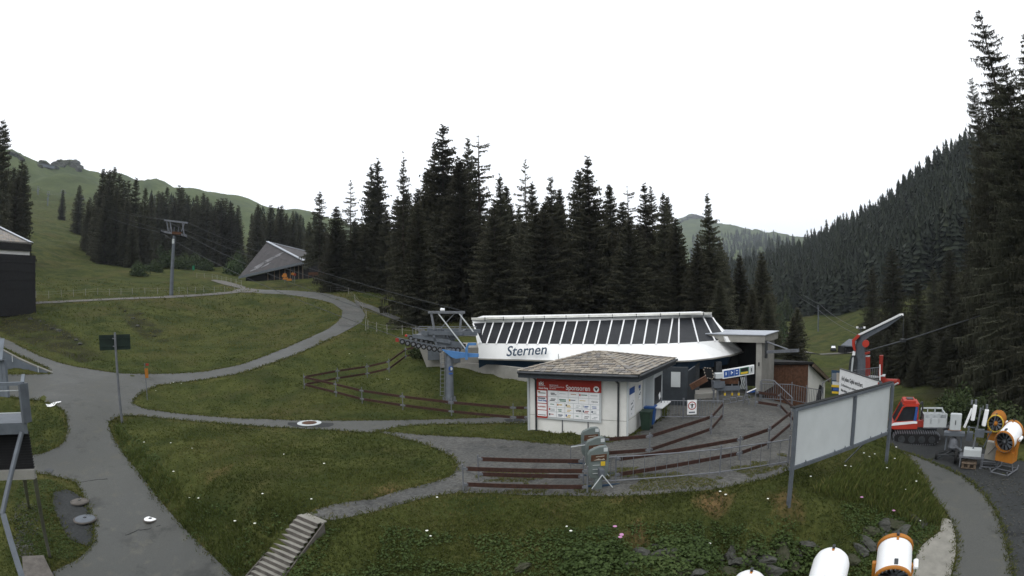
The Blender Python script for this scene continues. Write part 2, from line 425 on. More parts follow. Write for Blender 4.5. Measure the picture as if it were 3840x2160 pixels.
def road_mat(name, ca, cb, grain=60, wet=True, gr=.35):
    m = bpy.data.materials.new(name); m.use_nodes = True
    N, L = m.node_tree.nodes, m.node_tree.links; b = N['Principled BSDF']
    b.inputs['Specular IOR Level'].default_value = .25
    t = N.new('ShaderNodeTexCoord')
    def noise(s, d=6, r=.6):
        n = N.new('ShaderNodeTexNoise'); n.inputs['Scale'].default_value = s; n.inputs['Detail'].default_value = d; n.inputs['Roughness'].default_value = r
        L.new(t.outputs['Object'], n.inputs['Vector']); return n
    def mixc(fs, a, b_, c1, c2, hi=1):
        r_ = N.new('ShaderNodeMapRange'); r_.inputs[1].default_value = a; r_.inputs[2].default_value = b_; r_.inputs[4].default_value = hi
        L.new(fs, r_.inputs[0])
        x = N.new('ShaderNodeMix'); x.data_type = 'RGBA'; L.new(r_.outputs[0], x.inputs[0])
        for s, c in ((x.inputs[6], c1), (x.inputs[7], c2)):
            if isinstance(c, tuple): s.default_value = (*c, 1)
            else: L.new(c, s)
        return x.outputs[2]
    a = noise(.22, 8, .7); g = noise(grain, 3, .8); st = noise(.6, 9, .75); dn = noise(1.6, 6, .6)
    c = mixc(a.outputs['Fac'], .35, .65, ca, cb)
    c = mixc(st.outputs['Fac'], .55, .64, c, tuple(x * .55 for x in ca), .8)
    c = mixc(dn.outputs['Fac'], .56, .68, c, (ca[0] * 1.6, ca[1] * 1.5, ca[2] * 1.3), .7)
    c = mixc(g.outputs['Fac'], .35, .75, c, tuple(x * (1 - gr) for x in ca), .8)
    L.new(c, b.inputs['Base Color'])
    r2 = N.new('ShaderNodeMapRange'); r2.inputs[1].default_value = .4; r2.inputs[2].default_value = .7; r2.inputs[3].default_value = .55 if wet else .9; r2.inputs[4].default_value = .9
    L.new(a.outputs['Fac'], r2.inputs[0]); L.new(r2.outputs[0], b.inputs['Roughness'])
    bp = N.new('ShaderNodeBump'); bp.inputs['Strength'].default_value = .5; bp.inputs['Distance'].default_value = .015
    L.new(g.outputs['Fac'], bp.inputs['Height']); L.new(bp.outputs[0], b.inputs['Normal'])
    return m

M = {
 'galv': mat('galvanised_steel', (.17, .18, .20), .55, .4, .15, 4, .1),
 'darksteel': mat('dark_steel', (.06, .065, .07), .5, .5, .2, 5),
 'greysteel': mat('grey_painted_steel', (.115, .13, .15), .55, .2, .12, 3, .05),
 'plank': mat('brown_stained_wood', (.045, .020, .014), .75, 0, .3, 9, .3, 40),
 'wood': mat('weathered_wood', (.14, .105, .075), .8, 0, .3, 8, .3, 40),
 'palewood': mat('pale_wood', (.35, .28, .18), .8, 0, .2, 8, .2, 40),
 'stucco': mat('white_stucco', (.74, .74, .71), .9, 0, .06, 1.2, .25, 60, col2=(.62, .62, .59)),
 'white': mat('white_paint', (.80, .81, .82), .5, 0, .03, 1.5, 0, None, .3),
 'shell': mat('white_fibreglass_shell', (.88, .89, .89), .45, 0, .03, .8, 0, None, .4, col2=(.82, .83, .83)),
 'trimwhite': mat('off_white_gutter', (.60, .60, .56), .6, 0, .2, 1.5),
 'glass': mat('tinted_window_glass', (.022, .024, .028), .45, 0, .15, 2, 0, None, .12),
 'navy': mat('dark_blue_steel', (.018, .045, .085), .5, 0, .1, 2),
 'blue': mat('bright_blue_paint', (.07, .19, .42), .5, 0, .1, 2),
 'signblue': mat('sign_blue', (.03, .09, .30), .5, 0, .1, 2),
 'binblue': mat('bin_blue', (.03, .10, .30), .5, 0, .1, 2),
 'bingreen': mat('bin_green', (.022, .045, .03), .5, 0, .15, 3),
 'red': mat('red_paint', (.26, .028, .018), .5, 0, .12, 2),
 'brightred': mat('bright_red_paint', (.40, .036, .02), .55, 0, .08, 2),
 'signred': mat('sponsor_red', (.36, .025, .015), .5, 0, .1, 1),
 'orange': mat('orange_paint', (.38, .145, .02), .5, 0, .1, 2),
 'yellow': mat('yellow_paint', (.55, .38, .03), .5, 0, .1, 2),
 'black': mat('black_rubber', (.012, .012, .013), .7, 0, .2, 4),
 'shade_and_black': mat('dark_interior', (.012, .013, .014), .9, 0, .2, 2),  # near-black: paints unlit interiors dark, also serves black parts and cracks
 'fascia': mat('slate_grey_fascia', (.035, .042, .05), .6, 0, .15, 2),
 'concrete': mat('concrete', (.30, .295, .27), .9, 0, .15, 1.0, .3, 30, col2=(.20, .195, .18)),
 'paleconcrete': mat('pale_concrete', (.27, .26, .23), .9, 0, .12, 1.6, .3, 30, col2=(.17, .165, .145)),
 'riser': mat('stair_riser', (.11, .10, .09), .85, 0, .2, 3, .2, 30),
 'greypanel': mat('pale_grey_panel', (.46, .49, .50), .6, 0, .04, 1.0),
 'housing': mat('grey_green_plastic', (.13, .155, .15), .5, 0, .08, 3),
 'rust': mat('rust_brown_boards', (.085, .04, .022), .85, 0, .25, 5, .3, 40),
 'shingle_a': mat('pale_shingle', (.36, .32, .265), .85, 0, .2, 2, .3, 30, col2=(.25, .23, .20)),
 'shingle_b': mat('tan_shingle', (.30, .265, .22), .85, 0, .2, 2, .3, 30, col2=(.18, .155, .13)),
 'shingle_c': mat('grey_shingle', (.26, .25, .24), .85, 0, .2, 2, .3, 30, col2=(.15, .14, .13)),
 'roofgrey': mat('weathered_grey_roof', (.075, .07, .073), .85, 0, .2, .8, .4, 8, col2=(.048, .046, .048)),
 'lichen': mat('pale_lichen', (.17, .17, .18), .9, 0, .2, .8),
 'metalroof': mat('metal_verge', (.42, .45, .50), .45, .4, .1, 2),
 'darkboard': mat('black_stained_board', (.011, .011, .012), .8, 0, .2, 3, .3, 20),
 'bluegrey': mat('blue_grey_wall', (.13, .15, .175), .8, 0, .12, 1.2, .15, 20),
 'bark': mat('spruce_bark', (.07, .055, .045), .95, 0, .3, 4, .5, 20),
 'rock': mat('grey_rock', (.085, .085, .078), .9, 0, .3, 2.2, 1.0, 9, col2=(.03, .033, .024)),
 'moss': mat('mossy_rock', (.055, .052, .035), .95, 0, .3, 3, 1.0, 9, col2=(.024, .032, .012)),
 'flower': mat('white_petals', (.75, .76, .70), .9, 0, .05, 5),
 'pinkflower': mat('pink_petals', (.45, .22, .38), .9, 0, .05, 5),
 'stem': mat('plant_stem', (.06, .09, .03), .9, 0, .1, 5),
 'green': mat('green_sign', (.01, .14, .07), .6, 0, .1, 3),
 'darkgreen': mat('dark_green_board', (.012, .024, .018), .8, 0, .25, 1.5),
 'cable': mat('steel_cable', (.055, .06, .065), .6, .2, .1, 3),
 'asphalt': road_mat('asphalt', (.070, .073, .069), (.096, .098, .091), 26, True, .45),
 'gravel': road_mat('gravel', (.082, .084, .082), (.135, .133, .124), 7, False, .9),
 'darkgravel': road_mat('dark_gravel', (.028, .031, .033), (.045, .048, .048), 9, False, .7),
 'pathmat': road_mat('worn_path', (.115, .11, .102), (.145, .14, .128), 14, False, .4),
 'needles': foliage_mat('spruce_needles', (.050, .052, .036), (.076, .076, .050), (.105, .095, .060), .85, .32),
 'needles_far': foliage_mat('far_spruce_needles', (.013, .019, .014), (.021, .028, .018), (.034, .042, .022)),
 'grass': foliage_mat('grass_blades', (.040, .052, .013), (.084, .102, .026), (.150, .135, .050), .8, .35),
 'weed': foliage_mat('broad_leaves', (.020, .040, .011), (.070, .118, .034), (.145, .190, .070), .7, .25),
 'bush': foliage_mat('bush_leaves', (.018, .030, .012), (.034, .050, .020), (.06, .08, .03)),
 'ground': ground_mat(),
}

# ------------------------------------------------------------------ building helpers
def tag(o, label=None, cat=None, group=None, kind=None):
    if label: o['label'] = label
    if cat: o['category'] = cat
    if group: o['group'] = group
    if kind: o['kind'] = kind
    return o

def empty(name, loc, label, cat, group=None, rz=0):
    o = bpy.data.objects.new(name, None); COL.objects.link(o)
    o.location = loc; o.rotation_euler = (0, 0, rz); o.empty_display_size = .3
    return tag(o, label, cat, group)

def link(name, me, m=None, parent=None):
    o = bpy.data.objects.new(name, me); COL.objects.link(o)
    if m is not None:
        me.materials.clear(); me.materials.append(m)
    if parent is not None: o.parent = parent
    return o

class MB:
    def __init__(s): s.v = []; s.f = []
    def add(s, vs, fs):
        o = len(s.v); s.v += [tuple(p) for p in vs]; s.f += [tuple(i + o for i in f) for f in fs]; return s
    def box(s, c, size, rz=0, rx=0, ry=0):
        c = Vector(c); hx, hy, hz_ = (q / 2 for q in size)
        m = Matrix.Rotation(rz, 3, 'Z') @ Matrix.Rotation(ry, 3, 'Y') @ Matrix.Rotation(rx, 3, 'X')
        vs = [c + m @ Vector((x * hx, y * hy, z * hz_)) for z in (-1, 1) for x, y in ((-1, -1), (1, -1), (1, 1), (-1, 1))]
        return s.add(vs, [(3, 2, 1, 0), (4, 5, 6, 7), (0, 1, 5, 4), (1, 2, 6, 5), (2, 3, 7, 6), (3, 0, 4, 7)])
    def beam(s, p, q, w, h, up=(0, 0, 1)):
        p, q = Vector(p), Vector(q); d = (q - p).normalized(); u = Vector(up)
        if abs(d.dot(u)) > .98: u = Vector((1, 0, 0))
        sd = d.cross(u).normalized(); u = sd.cross(d).normalized()
        vs = [c + sd * a * w / 2 + u * b * h / 2 for c in (p, q) for a, b in ((-1, -1), (1, -1), (1, 1), (-1, 1))]
        return s.add(vs, [(3, 2, 1, 0), (4, 5, 6, 7), (0, 1, 5, 4), (1, 2, 6, 5), (2, 3, 7, 6), (3, 0, 4, 7)])
    def tube(s, p, q, r, r2=None, n=8, cap=True):
        p, q = Vector(p), Vector(q); d = (q - p).normalized(); r2 = r if r2 is None else r2
        u = Vector((0, 0, 1)) if abs(d.z) < .95 else Vector((1, 0, 0))
        a = d.cross(u).normalized(); b = d.cross(a).normalized()
        vs = []
        for c, rr in ((p, r), (q, r2)):
            for i in range(n):
                t = 2 * math.pi * i / n; vs.append(c + (a * math.cos(t) + b * math.sin(t)) * rr)
        fs = [(i, (i + 1) % n, n + (i + 1) % n, n + i) for i in range(n)]
        if cap: fs += [tuple(range(n - 1, -1, -1)), tuple(range(n, 2 * n))]
        return s.add(vs, fs)
    def path(s, pts, r, n=6):
        for a, b in zip(pts[:-1], pts[1:]): s.tube(a, b, r, n=n)
        return s
    def lathe(s, p, axis, prof, n=20):
        """prof: (distance along the axis, radius)"""
        p = Vector(p); d = Vector(axis).normalized(); u = Vector((0, 0, 1)) if abs(d.z) < .95 else Vector((1, 0, 0))
        a = d.cross(u).normalized(); b = d.cross(a).normalized(); vs = []
        for h, rr in prof:
            for i in range(n):
                t = 2 * math.pi * i / n; vs.append(p + d * h + (a * math.cos(t) + b * math.sin(t)) * max(rr, 1e-4))
        fs = [(k * n + i, k * n + (i + 1) % n, (k + 1) * n + (i + 1) % n, (k + 1) * n + i) for k in range(len(prof) - 1) for i in range(n)]
        return s.add(vs, fs)
    def prism(s, poly, off):
        """polygon (3-d points) swept by the vector off"""
        off = Vector(off); n = len(poly); P = [Vector(p) for p in poly]
        vs = P + [p + off for p in P]
        fs = [tuple(range(n - 1, -1, -1)), tuple(range(n, 2 * n))] + [(i, (i + 1) % n, n + (i + 1) % n, n + i) for i in range(n)]
        return s.add(vs, fs)
    def quad(s, *p): return s.add(p, [tuple(range(len(p)))])
    def mesh(s, name, org=(0, 0, 0), smooth=False, bevel=0):
        me = bpy.data.meshes.new(name); o = Vector(org)
        me.from_pydata([tuple(Vector(p) - o) for p in s.v], [], s.f)
        bm = bmesh.new(); bm.from_mesh(me)
        bmesh.ops.recalc_face_normals(bm, faces=bm.faces)
        if bevel: bmesh.ops.bevel(bm, geom=bm.edges[:], offset=bevel, segments=2, affect='EDGES', clamp_overlap=True)
        if smooth:
            for f in bm.faces: f.smooth = True
        bm.to_mesh(me); bm.free()
        if smooth: 
            try: me.set_sharp_from_angle(angle=R(40))
            except Exception: pass
        me.update(); return me
    def build(s, name, m, parent=None, smooth=False, bevel=0, org=None, root=None):
        """coordinates are the world's; a parent that stands unrotated at its base takes them over"""
        o_ = Vector((0, 0, 0))
        q = parent
        while q is not None: o_ += q.location; q = q.parent
        if parent is None and org is not None: o_ = Vector(org)
        ob = link(name, s.mesh(name, o_, smooth, bevel), M[m] if isinstance(m, str) else m, parent)
        if parent is None and org is not None: ob.location = org
        return ob

def copy_tree(o, parent=None):
    c = o.copy(); COL.objects.link(c)
    c.parent = parent
    for ch in o.children: copy_tree(ch, c)
    return c

def text(name, s, size, m, parent, p, right, up, ext=.004, sx=1, align='LEFT', shear=0, bold=0):
    cu = bpy.data.curves.new(name, 'FONT'); cu.body = s; cu.size = size; cu.extrude = ext; cu.align_x = align; cu.shear = shear; cu.offset = bold
    cu.materials.append(M[m]); cu.resolution_u = 3
    o = bpy.data.objects.new(name, cu); COL.objects.link(o)
    r, u = Vector(right).normalized(), Vector(up).normalized(); n = r.cross(u)
    mt = Matrix((( r.x * sx, u.x, n.x, p[0]), (r.y * sx, u.y, n.y, p[1]), (r.z * sx, u.z, n.z, p[2]), (0, 0, 0, 1)))
    if parent is not None:
        o.parent = parent
        base = Vector((0, 0, 0)); q = parent
        while q is not None: base += q.location; q = q.parent
        mt.translation = Vector(p) - base
    o.matrix_local = mt
    bpy.context.view_layer.update()
    me = bpy.data.meshes.new_from_object(o.evaluated_get(bpy.context.evaluated_depsgraph_get()))
    q = bpy.data.objects.new(name, me); COL.objects.link(q); q.parent = parent; q.matrix_local = mt
    if not me.materials: me.materials.append(M[m])
    bpy.data.objects.remove(o); q.name = name
    return q

# ------------------------------------------------------------------ ground sheet
floor_ = np.zeros(GX.shape); rock_ = np.zeros(GX.shape); dry_ = np.zeros(GX.shape); alp_ = np.zeros(GX.shape)
azd = np.degrees(GA)
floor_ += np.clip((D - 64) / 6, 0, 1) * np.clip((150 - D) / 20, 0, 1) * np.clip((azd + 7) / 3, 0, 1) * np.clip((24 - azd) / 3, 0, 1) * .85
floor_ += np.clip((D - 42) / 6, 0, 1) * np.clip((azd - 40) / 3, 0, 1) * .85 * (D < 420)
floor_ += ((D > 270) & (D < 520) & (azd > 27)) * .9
alp_ += np.clip((D - 300) / 500, 0, 1) * .9
rock_ += np.clip((vnoise(GX * .02, GY * .02, 21) - .12) * 5, 0, 1) * (D > 850) * (D < 960) * (azd < -36) * .8
rock_ += (D > 2380) * (D < 2620) * np.clip((GZ - 250) / 40, 0, 1) * np.clip(.5 + vnoise(GX * .03, GY * .03, 22) * 3, 0, 1)
for (u, v, rad, w) in ((2690,1875,.5,1),(2660,1862,.4,.9),(2950,1870,.4,.7),(2400,2015,.3,.7),(1430,1850,.5,.8),(1480,1835,.5,.5),(820,1775,.5,.4),(2100,1890,.5,.3),(1700,1800,.5,.6),(2350,1850,.7,.4),(2500,1690,1.0,.0),(3450,1870,.5,.6)):
    c = G(u, v); dd = np.hypot(GX - c.x, GY - c.y) + vnoise(GX * 3, GY * 3, 9) * .8
    dry_ = np.maximum(dry_, w * np.clip((rad + .3 - dd) / .5, 0, 1))
for pl, w in (([(0,1172),(120,1180),(230,1225),(330,1290),(380,1350),(300,1360),(160,1310),(0,1240)], .75), ([(440,1150),(520,1160),(600,1230),(640,1280),(560,1290),(480,1220)], .55), ([(900,1050),(1300,1050),(1330,1085),(1000,1085)], .3)):
    W_ = [(p.x, p.y) for p in hits(pl)]
    ms = np.zeros(GX.shape, bool); ms[near] = pip(GX[near], GY[near], W_)
    bare_ = ms * np.clip(w + vnoise(GX * .8, GY * .8, 17) * 1.4, 0, .9)
    floor_ = np.maximum(floor_, bare_)
# worn, yellowed rim of the grass along the paths
dry_ = np.maximum(dry_, np.clip(soft, 0, 1) * np.clip(.25 + vnoise(GX * 1.3, GY * 1.3, 12) * 1.2, 0, .55) * (~onpath))
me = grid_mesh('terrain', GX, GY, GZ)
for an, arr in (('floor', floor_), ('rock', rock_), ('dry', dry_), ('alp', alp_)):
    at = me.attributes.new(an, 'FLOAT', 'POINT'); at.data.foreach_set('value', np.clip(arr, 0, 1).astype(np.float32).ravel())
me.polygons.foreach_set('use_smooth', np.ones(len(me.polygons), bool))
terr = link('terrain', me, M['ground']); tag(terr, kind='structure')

def sheet(name, key, m, lift, step):
    W = SHEETS[key]
    xs = [p[0] for p in W]; ys = [p[1] for p in W]
    gx, gy = [], []
    # interior points: spacing grows with the distance from the camera
    lr = np.arange(math.log(9), math.log(300), step); az = np.arange(R(-62), R(62), step)
    a, l = np.meshgrid(az, lr); px_, py_ = np.exp(l) * np.sin(a), np.exp(l) * np.cos(a)
    ins = pip(px_, py_, W)
    pts = [Vector(p) for p in W] + [Vector((x, y)) for x, y in zip(px_[ins], py_[ins])]
    edges = [(i, (i + 1) % len(W)) for i in range(len(W))]
    r = delaunay_2d_cdt(pts, edges, [list(range(len(W)))], 1, 1e-4)
    V = np.array([(p.x, p.y) for p in r[0]]); Fc = r[2]
    Z = hz_arr(V[:, 0], V[:, 1]) + lift
    me = bpy.data.meshes.new(name)
    me.from_pydata([(x, y, z) for (x, y), z in zip(V, Z)], [], [f if len(f) == 3 else f for f in Fc])
    me.polygons.foreach_set('use_smooth', np.ones(len(me.polygons), bool)); me.update()
    bm = bmesh.new(); bm.from_mesh(me); bmesh.ops.recalc_face_normals(bm, faces=bm.faces)
    if bm.faces and sum(f.normal.z for f in bm.faces) < 0: bmesh.ops.reverse_faces(bm, faces=bm.faces)
    bm.to_mesh(me); bm.free()
    return tag(link(name, me, M[m]), kind='structure')
sheet('gravel_yard', 'gravel_yard', 'gravel', .016, .018)
sheet('asphalt_road', 'road', 'asphalt', .024, .016)
sheet('upper_path', 'upper_path', 'pathmat', .06, .012)
sheet('gravel_lot', 'gravel_lot', 'darkgravel', .012, .018)
sheet('asphalt_lane', 'lane', 'asphalt', .028, .018)
sheet('concrete_apron', 'slab', 'paleconcrete', .04, .012)
sheet('field_path', 'field_path', 'pathmat', .25, .01)
sheet('side_path', 'side_path', 'gravel', .10, .008)
sheet('gravel_patch', 'patch', 'darkgravel', .03, .015)

hv = bpy.data.materials.new('valley_haze'); hv.use_nodes = True
hn, hl = hv.node_tree.nodes, hv.node_tree.links; hn.clear()
ho = hn.new('ShaderNodeOutputMaterial'); pv = hn.new('ShaderNodeVolumePrincipled')
pv.inputs['Color'].default_value = (.82, .90, 1.0, 1); pv.inputs['Density'].default_value = HAZE; pv.inputs['Anisotropy'].default_value = .2
hl.new(pv.outputs[0], ho.inputs['Volume'])
b = MB(); zb = float(GZ.min()) - 1.0; zt = float(GZ.max()) + 30
b.box((0, 0, (zb + zt) / 2), (12300, 12300, zt - zb))
hb_ = link('haze', b.mesh('haze'), hv); tag(hb_, 'thin pale evening haze over the whole valley', 'haze', kind='stuff')

# ------------------------------------------------------------------ trees
def frames(d):
    """per-row orthonormal side/up for directions d (n,3)"""
    z = np.array([0, 0, 1.0]); s = np.cross(d, z); s /= np.linalg.norm(s, axis=1, keepdims=True) + 1e-9
    return s, np.cross(s, d)

def spruce_mesh(name, H, Rb, seed, dens=1.0, tintk=1.0, sz=1.0, sparse=0.0, fine=1.0, bare=0.04, power=.85, irr=.25, droop=.28):
    """crown of one spruce: whorls of drooping boughs set with needle sprays (triangles and kites)"""
    g = np.random.default_rng(seed)
    V, Fc, T = [], [], []
    nv = 0
    h = H * bare
    dirs = g.random(9) * 2 * math.pi          # sectors where the crown is thin or full
    while h < H * .985:
        f = (h / H - bare) / (1 - bare)
        Lb = Rb * (1 - f) ** power * (1 + irr * (g.random() - .5)) + .12
        nb = max(3, int((4.5 + 4.5 * (1 - f)) * dens))
        a0 = g.random() * 6.28
        for b in range(nb):
            if g.random() < sparse * (.35 + .65 * f): continue
            a = a0 + b * 6.28 / nb + g.normal() * .18
            L = Lb * (1 + irr * g.normal() * .8)
            L *= 1 + .22 * math.sin(a * 2 + seed + h * .35) * irr * 3
            L = min(max(L, .12), Lb * 1.28)
            hb = h + g.normal() * .30
            up = .32 * f - .05
            dr = droop * (1 - f * .8) * (1 + g.normal() * .25)
            ns = max(3, int((3 + L * 4.6) * fine / sz))
            s = np.linspace(.12, 1, ns)
            s = np.clip(s + g.normal(size=ns) * .03, .05, 1)
            ca, sa = math.cos(a), math.sin(a)
            px = L * s; pz = L * (up * s - dr * s ** 1.5 + .14 * s ** 4)
            c = np.stack([px * ca, px * sa, hb + pz], -1)
            # bough itself: a thin strip
            wv = .035 + .012 * L
            for side in (-1, 1):
                m = ns
                ln = (.16 + .30 * (1 - .55 * s) * min(L, 2.6) * .55) * (1 + g.normal(size=m) * .3) / (fine ** .4)
                ang = a + side * (1.05 + g.normal(size=m) * .35)
                down = -.45 + g.normal(size=m) * .28
                ln = ln * sz
                d = np.stack([np.cos(ang), np.sin(ang), down], -1); d /= np.linalg.norm(d, axis=1, keepdims=True)
                w = (.085 + .05 * g.random(m)) * (1 + .10 * L) / (fine ** .5) * sz
                t = np.stack([ca * np.ones(m), sa * np.ones(m), np.full(m, -.25)], -1)
                p0 = c; p2 = c + d * ln[:, None]
                mid = c + d * (ln * .45)[:, None]
                p1 = mid + t * w[:, None]; p3 = mid - t * w[:, None] + np.array([0, 0, -.3]) * w[:, None]
                V.append(np.stack([p0, p1, p2, p3], 1).reshape(-1, 3))
                k = np.arange(m) * 4 + nv
                Fc.append(np.stack([k, k + 1, k + 2, k + 3], -1)); nv += 4 * m
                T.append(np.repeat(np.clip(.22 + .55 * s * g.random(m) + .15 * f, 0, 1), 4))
            # hanging sprays under the bough
            m = ns; ln = (.22 + .50 * (1 - f) * g.random(m)) * (1.0 + .12 * L)
            c = c + g.normal(size=c.shape) * np.array([.10, .10, .03]) * (L > 1)
            p0 = c; p2 = c + np.stack([g.normal(size=m) * .08, g.normal(size=m) * .08, -ln], -1)
            t = np.stack([ca * np.ones(m), sa * np.ones(m), np.zeros(m)], -1) * (.08 + .012 * L) * sz ** 2
            V.append(np.stack([p0 - t, p0 + t, p2 + t * .4, p2 - t * .4], 1).reshape(-1, 3))
            k = np.arange(m) * 4 + nv
            Fc.append(np.stack([k, k + 1, k + 2, k + 3], -1)); nv += 4 * m
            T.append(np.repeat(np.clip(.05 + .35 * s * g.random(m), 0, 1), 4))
            # tip tuft
        h += (.28 + .22 * (1 - f)) * (1 + g.normal() * .30) / (dens ** .5) * (H / 26) ** .35
    return mesh_np(name, np.concatenate(V), np.concatenate(Fc), False, {'tint': np.concatenate(T) * tintk})

def trunk_mesh(name, H, r):
    b = MB(); n = 8
    prof = [(-1.2, r * 1.25), (0, r * 1.15), (.6, r), (H * .5, r * .6), (H * .8, r * .3), (H * .995, .015)]
    b.lathe((0, 0, 0), (0, 0, 1), prof, 8)
    return b.mesh(name, smooth=True)

KINDS = {}   # kind -> list of (crown mesh, trunk mesh, height)
def make_kind(k, n, H, Rb, **kw):
    KINDS[k] = []
    for i in range(n):
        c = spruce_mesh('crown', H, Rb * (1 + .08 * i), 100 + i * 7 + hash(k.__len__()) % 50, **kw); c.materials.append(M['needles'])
        t = trunk_mesh('trunk', H, .26 * H / 26 + .03); t.materials.append(M['bark'])
        KINDS[k].append((c, t, H))
make_kind('dense', 5, 26, 3.6, dens=1.4, fine=.85, irr=.28, power=.75)
make_kind('wide', 5, 26, 4.3, dens=1.35, sparse=.20, fine=.95, irr=.42, droop=.34, power=.92)
make_kind('sparse', 3, 26, 2.9, dens=.8, sparse=.55, fine=1.0, irr=.6, power=.6, droop=.4)
make_kind('column', 4, 26, 2.9, dens=1.1, fine=.75, irr=.2, power=.6, bare=.015)
make_kind('bare', 2, 26, 3.4, dens=1.0, sparse=.3, fine=1.0, irr=.5, bare=.24, droop=.4)
make_kind('giant', 2, 34, 4.6, dens=1.4, sparse=.2, fine=1.1, irr=.45, droop=.5, power=.7, sz=.62, tintk=.6)
make_kind('near', 2, 28, 4.0, dens=1.45, sparse=.08, fine=1.0, irr=.35, droop=.5, power=.7, sz=.62, tintk=.6)

TREES = []
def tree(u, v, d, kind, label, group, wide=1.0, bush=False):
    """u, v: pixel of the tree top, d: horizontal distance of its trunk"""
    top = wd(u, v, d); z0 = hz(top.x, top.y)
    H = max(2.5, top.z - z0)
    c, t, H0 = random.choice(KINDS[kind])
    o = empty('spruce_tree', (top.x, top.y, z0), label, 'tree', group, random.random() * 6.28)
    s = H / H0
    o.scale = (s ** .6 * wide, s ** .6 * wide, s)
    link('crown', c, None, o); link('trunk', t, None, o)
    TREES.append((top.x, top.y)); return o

ORD = ['first','second','third','fourth','fifth','sixth','seventh','eighth','ninth','tenth','eleventh','twelfth','thirteenth','fourteenth','fifteenth','sixteenth','seventeenth','eighteenth','nineteenth','twentieth']
for i, t_ in enumerate(('twenty', 'thirty', 'forty', 'fifty')):
    for k in range(1, 10): ORD.append(t_ + '-' + ORD[k - 1])
    ORD.append({'twenty': 'thirtieth', 'thirty': 'fortieth', 'forty': 'fiftieth', 'fifty': 'sixtieth'}[t_])

def row(lst, where, group, adj):
    lst = sorted(lst)
    for i, (u, v, d, k, w) in enumerate(lst):
        tree(u, v, d, k, '%s spruce, %s treetop from the left %s' % (adj[k], ORD[i], where), group, w)

ADJ = {'near': 'dark weeping', 'bare': 'bare-stemmed', 'dense': 'dense dark', 'wide': 'broad shaggy', 'sparse': 'thin gappy', 'column': 'narrow dark', 'giant': 'towering shaggy'}
row([(1200,714,112,'bare',1.0),(1262,772,100,'dense',1),(1316,673,112,'sparse',.8),(1393,617,104,'wide',1.0),(1417,593,102,'wide',1.15),(1513,579,67,'bare',.75),
     (1630,545,78,'wide',.9),(1662,465,76,'wide',1.15),(1724,597,70,'dense',1.2),(1755,515,80,'wide',.8),(1794,505,78,'sparse',1.15),(1874,652,76,'wide',.95),(1898,693,80,'dense',.9),
     (1968,597,84,'sparse',.8),(1995,684,74,'wide',.85),(2065,662,72,'wide',.85),(2097,705,78,'dense',.8),(2171,635,72,'dense',.9),(2202,585,70,'wide',1.0),(2284,688,74,'dense',.95),
     (2352,696,80,'sparse',.9),(2333,756,70,'dense',.8),(2415,686,74,'wide',.8),(2440,700,78,'wide',.7),(2485,722,70,'wide',.75),(2500,735,74,'dense',.8),
     (2533,815,68,'dense',1.0),(2613,900,66,'dense',.9),(2652,725,68,'wide',.75),(2700,905,72,'dense',.95),(2772,954,75,'dense',.8),(2855,944,68,'dense',.85),(1600,640,90,'dense',.9),(1560,760,88,'dense',.9)],
    'in the forest behind the station', 'spruces along the skyline of the forest behind the station', ADJ)
fill = [(random.uniform(1330, 2800), random.uniform(0, 1), random.uniform(64, 108)) for _ in range(105)]
for u, q, d in fill:
    lo = np.interp(u, [1330, 1420, 1660, 1900, 2200, 2500, 2800], [800, 720, 700, 760, 740, 850, 1010])
    if u < 1560: d = 98 + random.random() * 16
    tree(u, lo - 5 + q * 170, d, random.choice(['dense', 'dense', 'wide']), 'dark spruce inside the forest mass behind the station, its top below the skyline', 'spruces within the forest behind the station', 1.05)
row([(2990,1150,60,'dense',.85),(2975,1185,58,'dense',.9),(2820,1080,57,'dense',.8),(2700,1050,60,'dense',1.0),(2880,1100,64,'dense',.8)],
    'beside the concrete portal', 'spruces beside the concrete portal', ADJ)
# around the hut with the big roof
row([(968,762,175,'column',1),(1016,767,178,'column',1),(1056,768,176,'column',1.1),(1099,791,180,'column',.9),(1127,803,178,'column',1),(990,800,182,'column',1),(1040,800,184,'column',1),(1075,800,178,'column',1),(945,800,184,'column',.8),
     (1160,830,150,'dense',1),(1225,860,132,'dense',.9),(1290,860,122,'dense',1),(1240,880,134,'dense',1),(1340,900,118,'dense',1),(1380,860,112,'dense',1)],
    'behind the big roofed chalet', 'spruces behind the chalet', ADJ)
row([(389,632,165,'column',1),(405,640,172,'column',1),(415,632,160,'column',1),(431,625,168,'column',1),(450,651,163,'column',1),(466,675,170,'column',1),(483,675,172,'column',1),(512,666,168,'column',1),(546,704,165,'column',1),(570,728,168,'column',1),
     (338,738,185,'column',.9),(329,757,190,'column',.9),(360,720,180,'column',1),(375,690,175,'column',1),(440,700,158,'column',1.1),(480,740,156,'column',1.1),(530,760,158,'column',1),(400,720,158,'column',1.1),(555,780,160,'column',.9),(500,800,152,'column',1)],
    'in the clump left of the lift pylon', 'spruces in the left clump', ADJ)
row([(595,714,205,'column',1),(610,716,208,'column',1),(628,700,205,'column',1),(673,692,205,'column',1.1),(686,700,210,'column',1),(708,731,212,'column',1),(739,728,205,'column',1),(763,721,208,'column',1),(778,738,204,'column',1),(792,762,206,'column',1),
     (816,745,205,'column',1),(833,741,204,'column',1.1),(848,741,206,'column',1),(870,757,204,'column',1),(894,768,205,'column',.9),(655,740,200,'column',1.1),(725,770,198,'column',1),(805,780,198,'column',1)],
    'in the clump right of the lift pylon', 'spruces in the right clump', ADJ)
row([(14,446,115,'column',1),(27,482,118,'column',1),(53,627,135,'column',1.2),(85,593,138,'column',1.1),(99,617,136,'column',1),(-20,470,112,'column',1.2),(68,660,132,'column',1.2)],
    'at the left edge above the dark house', 'spruces above the dark house', ADJ)
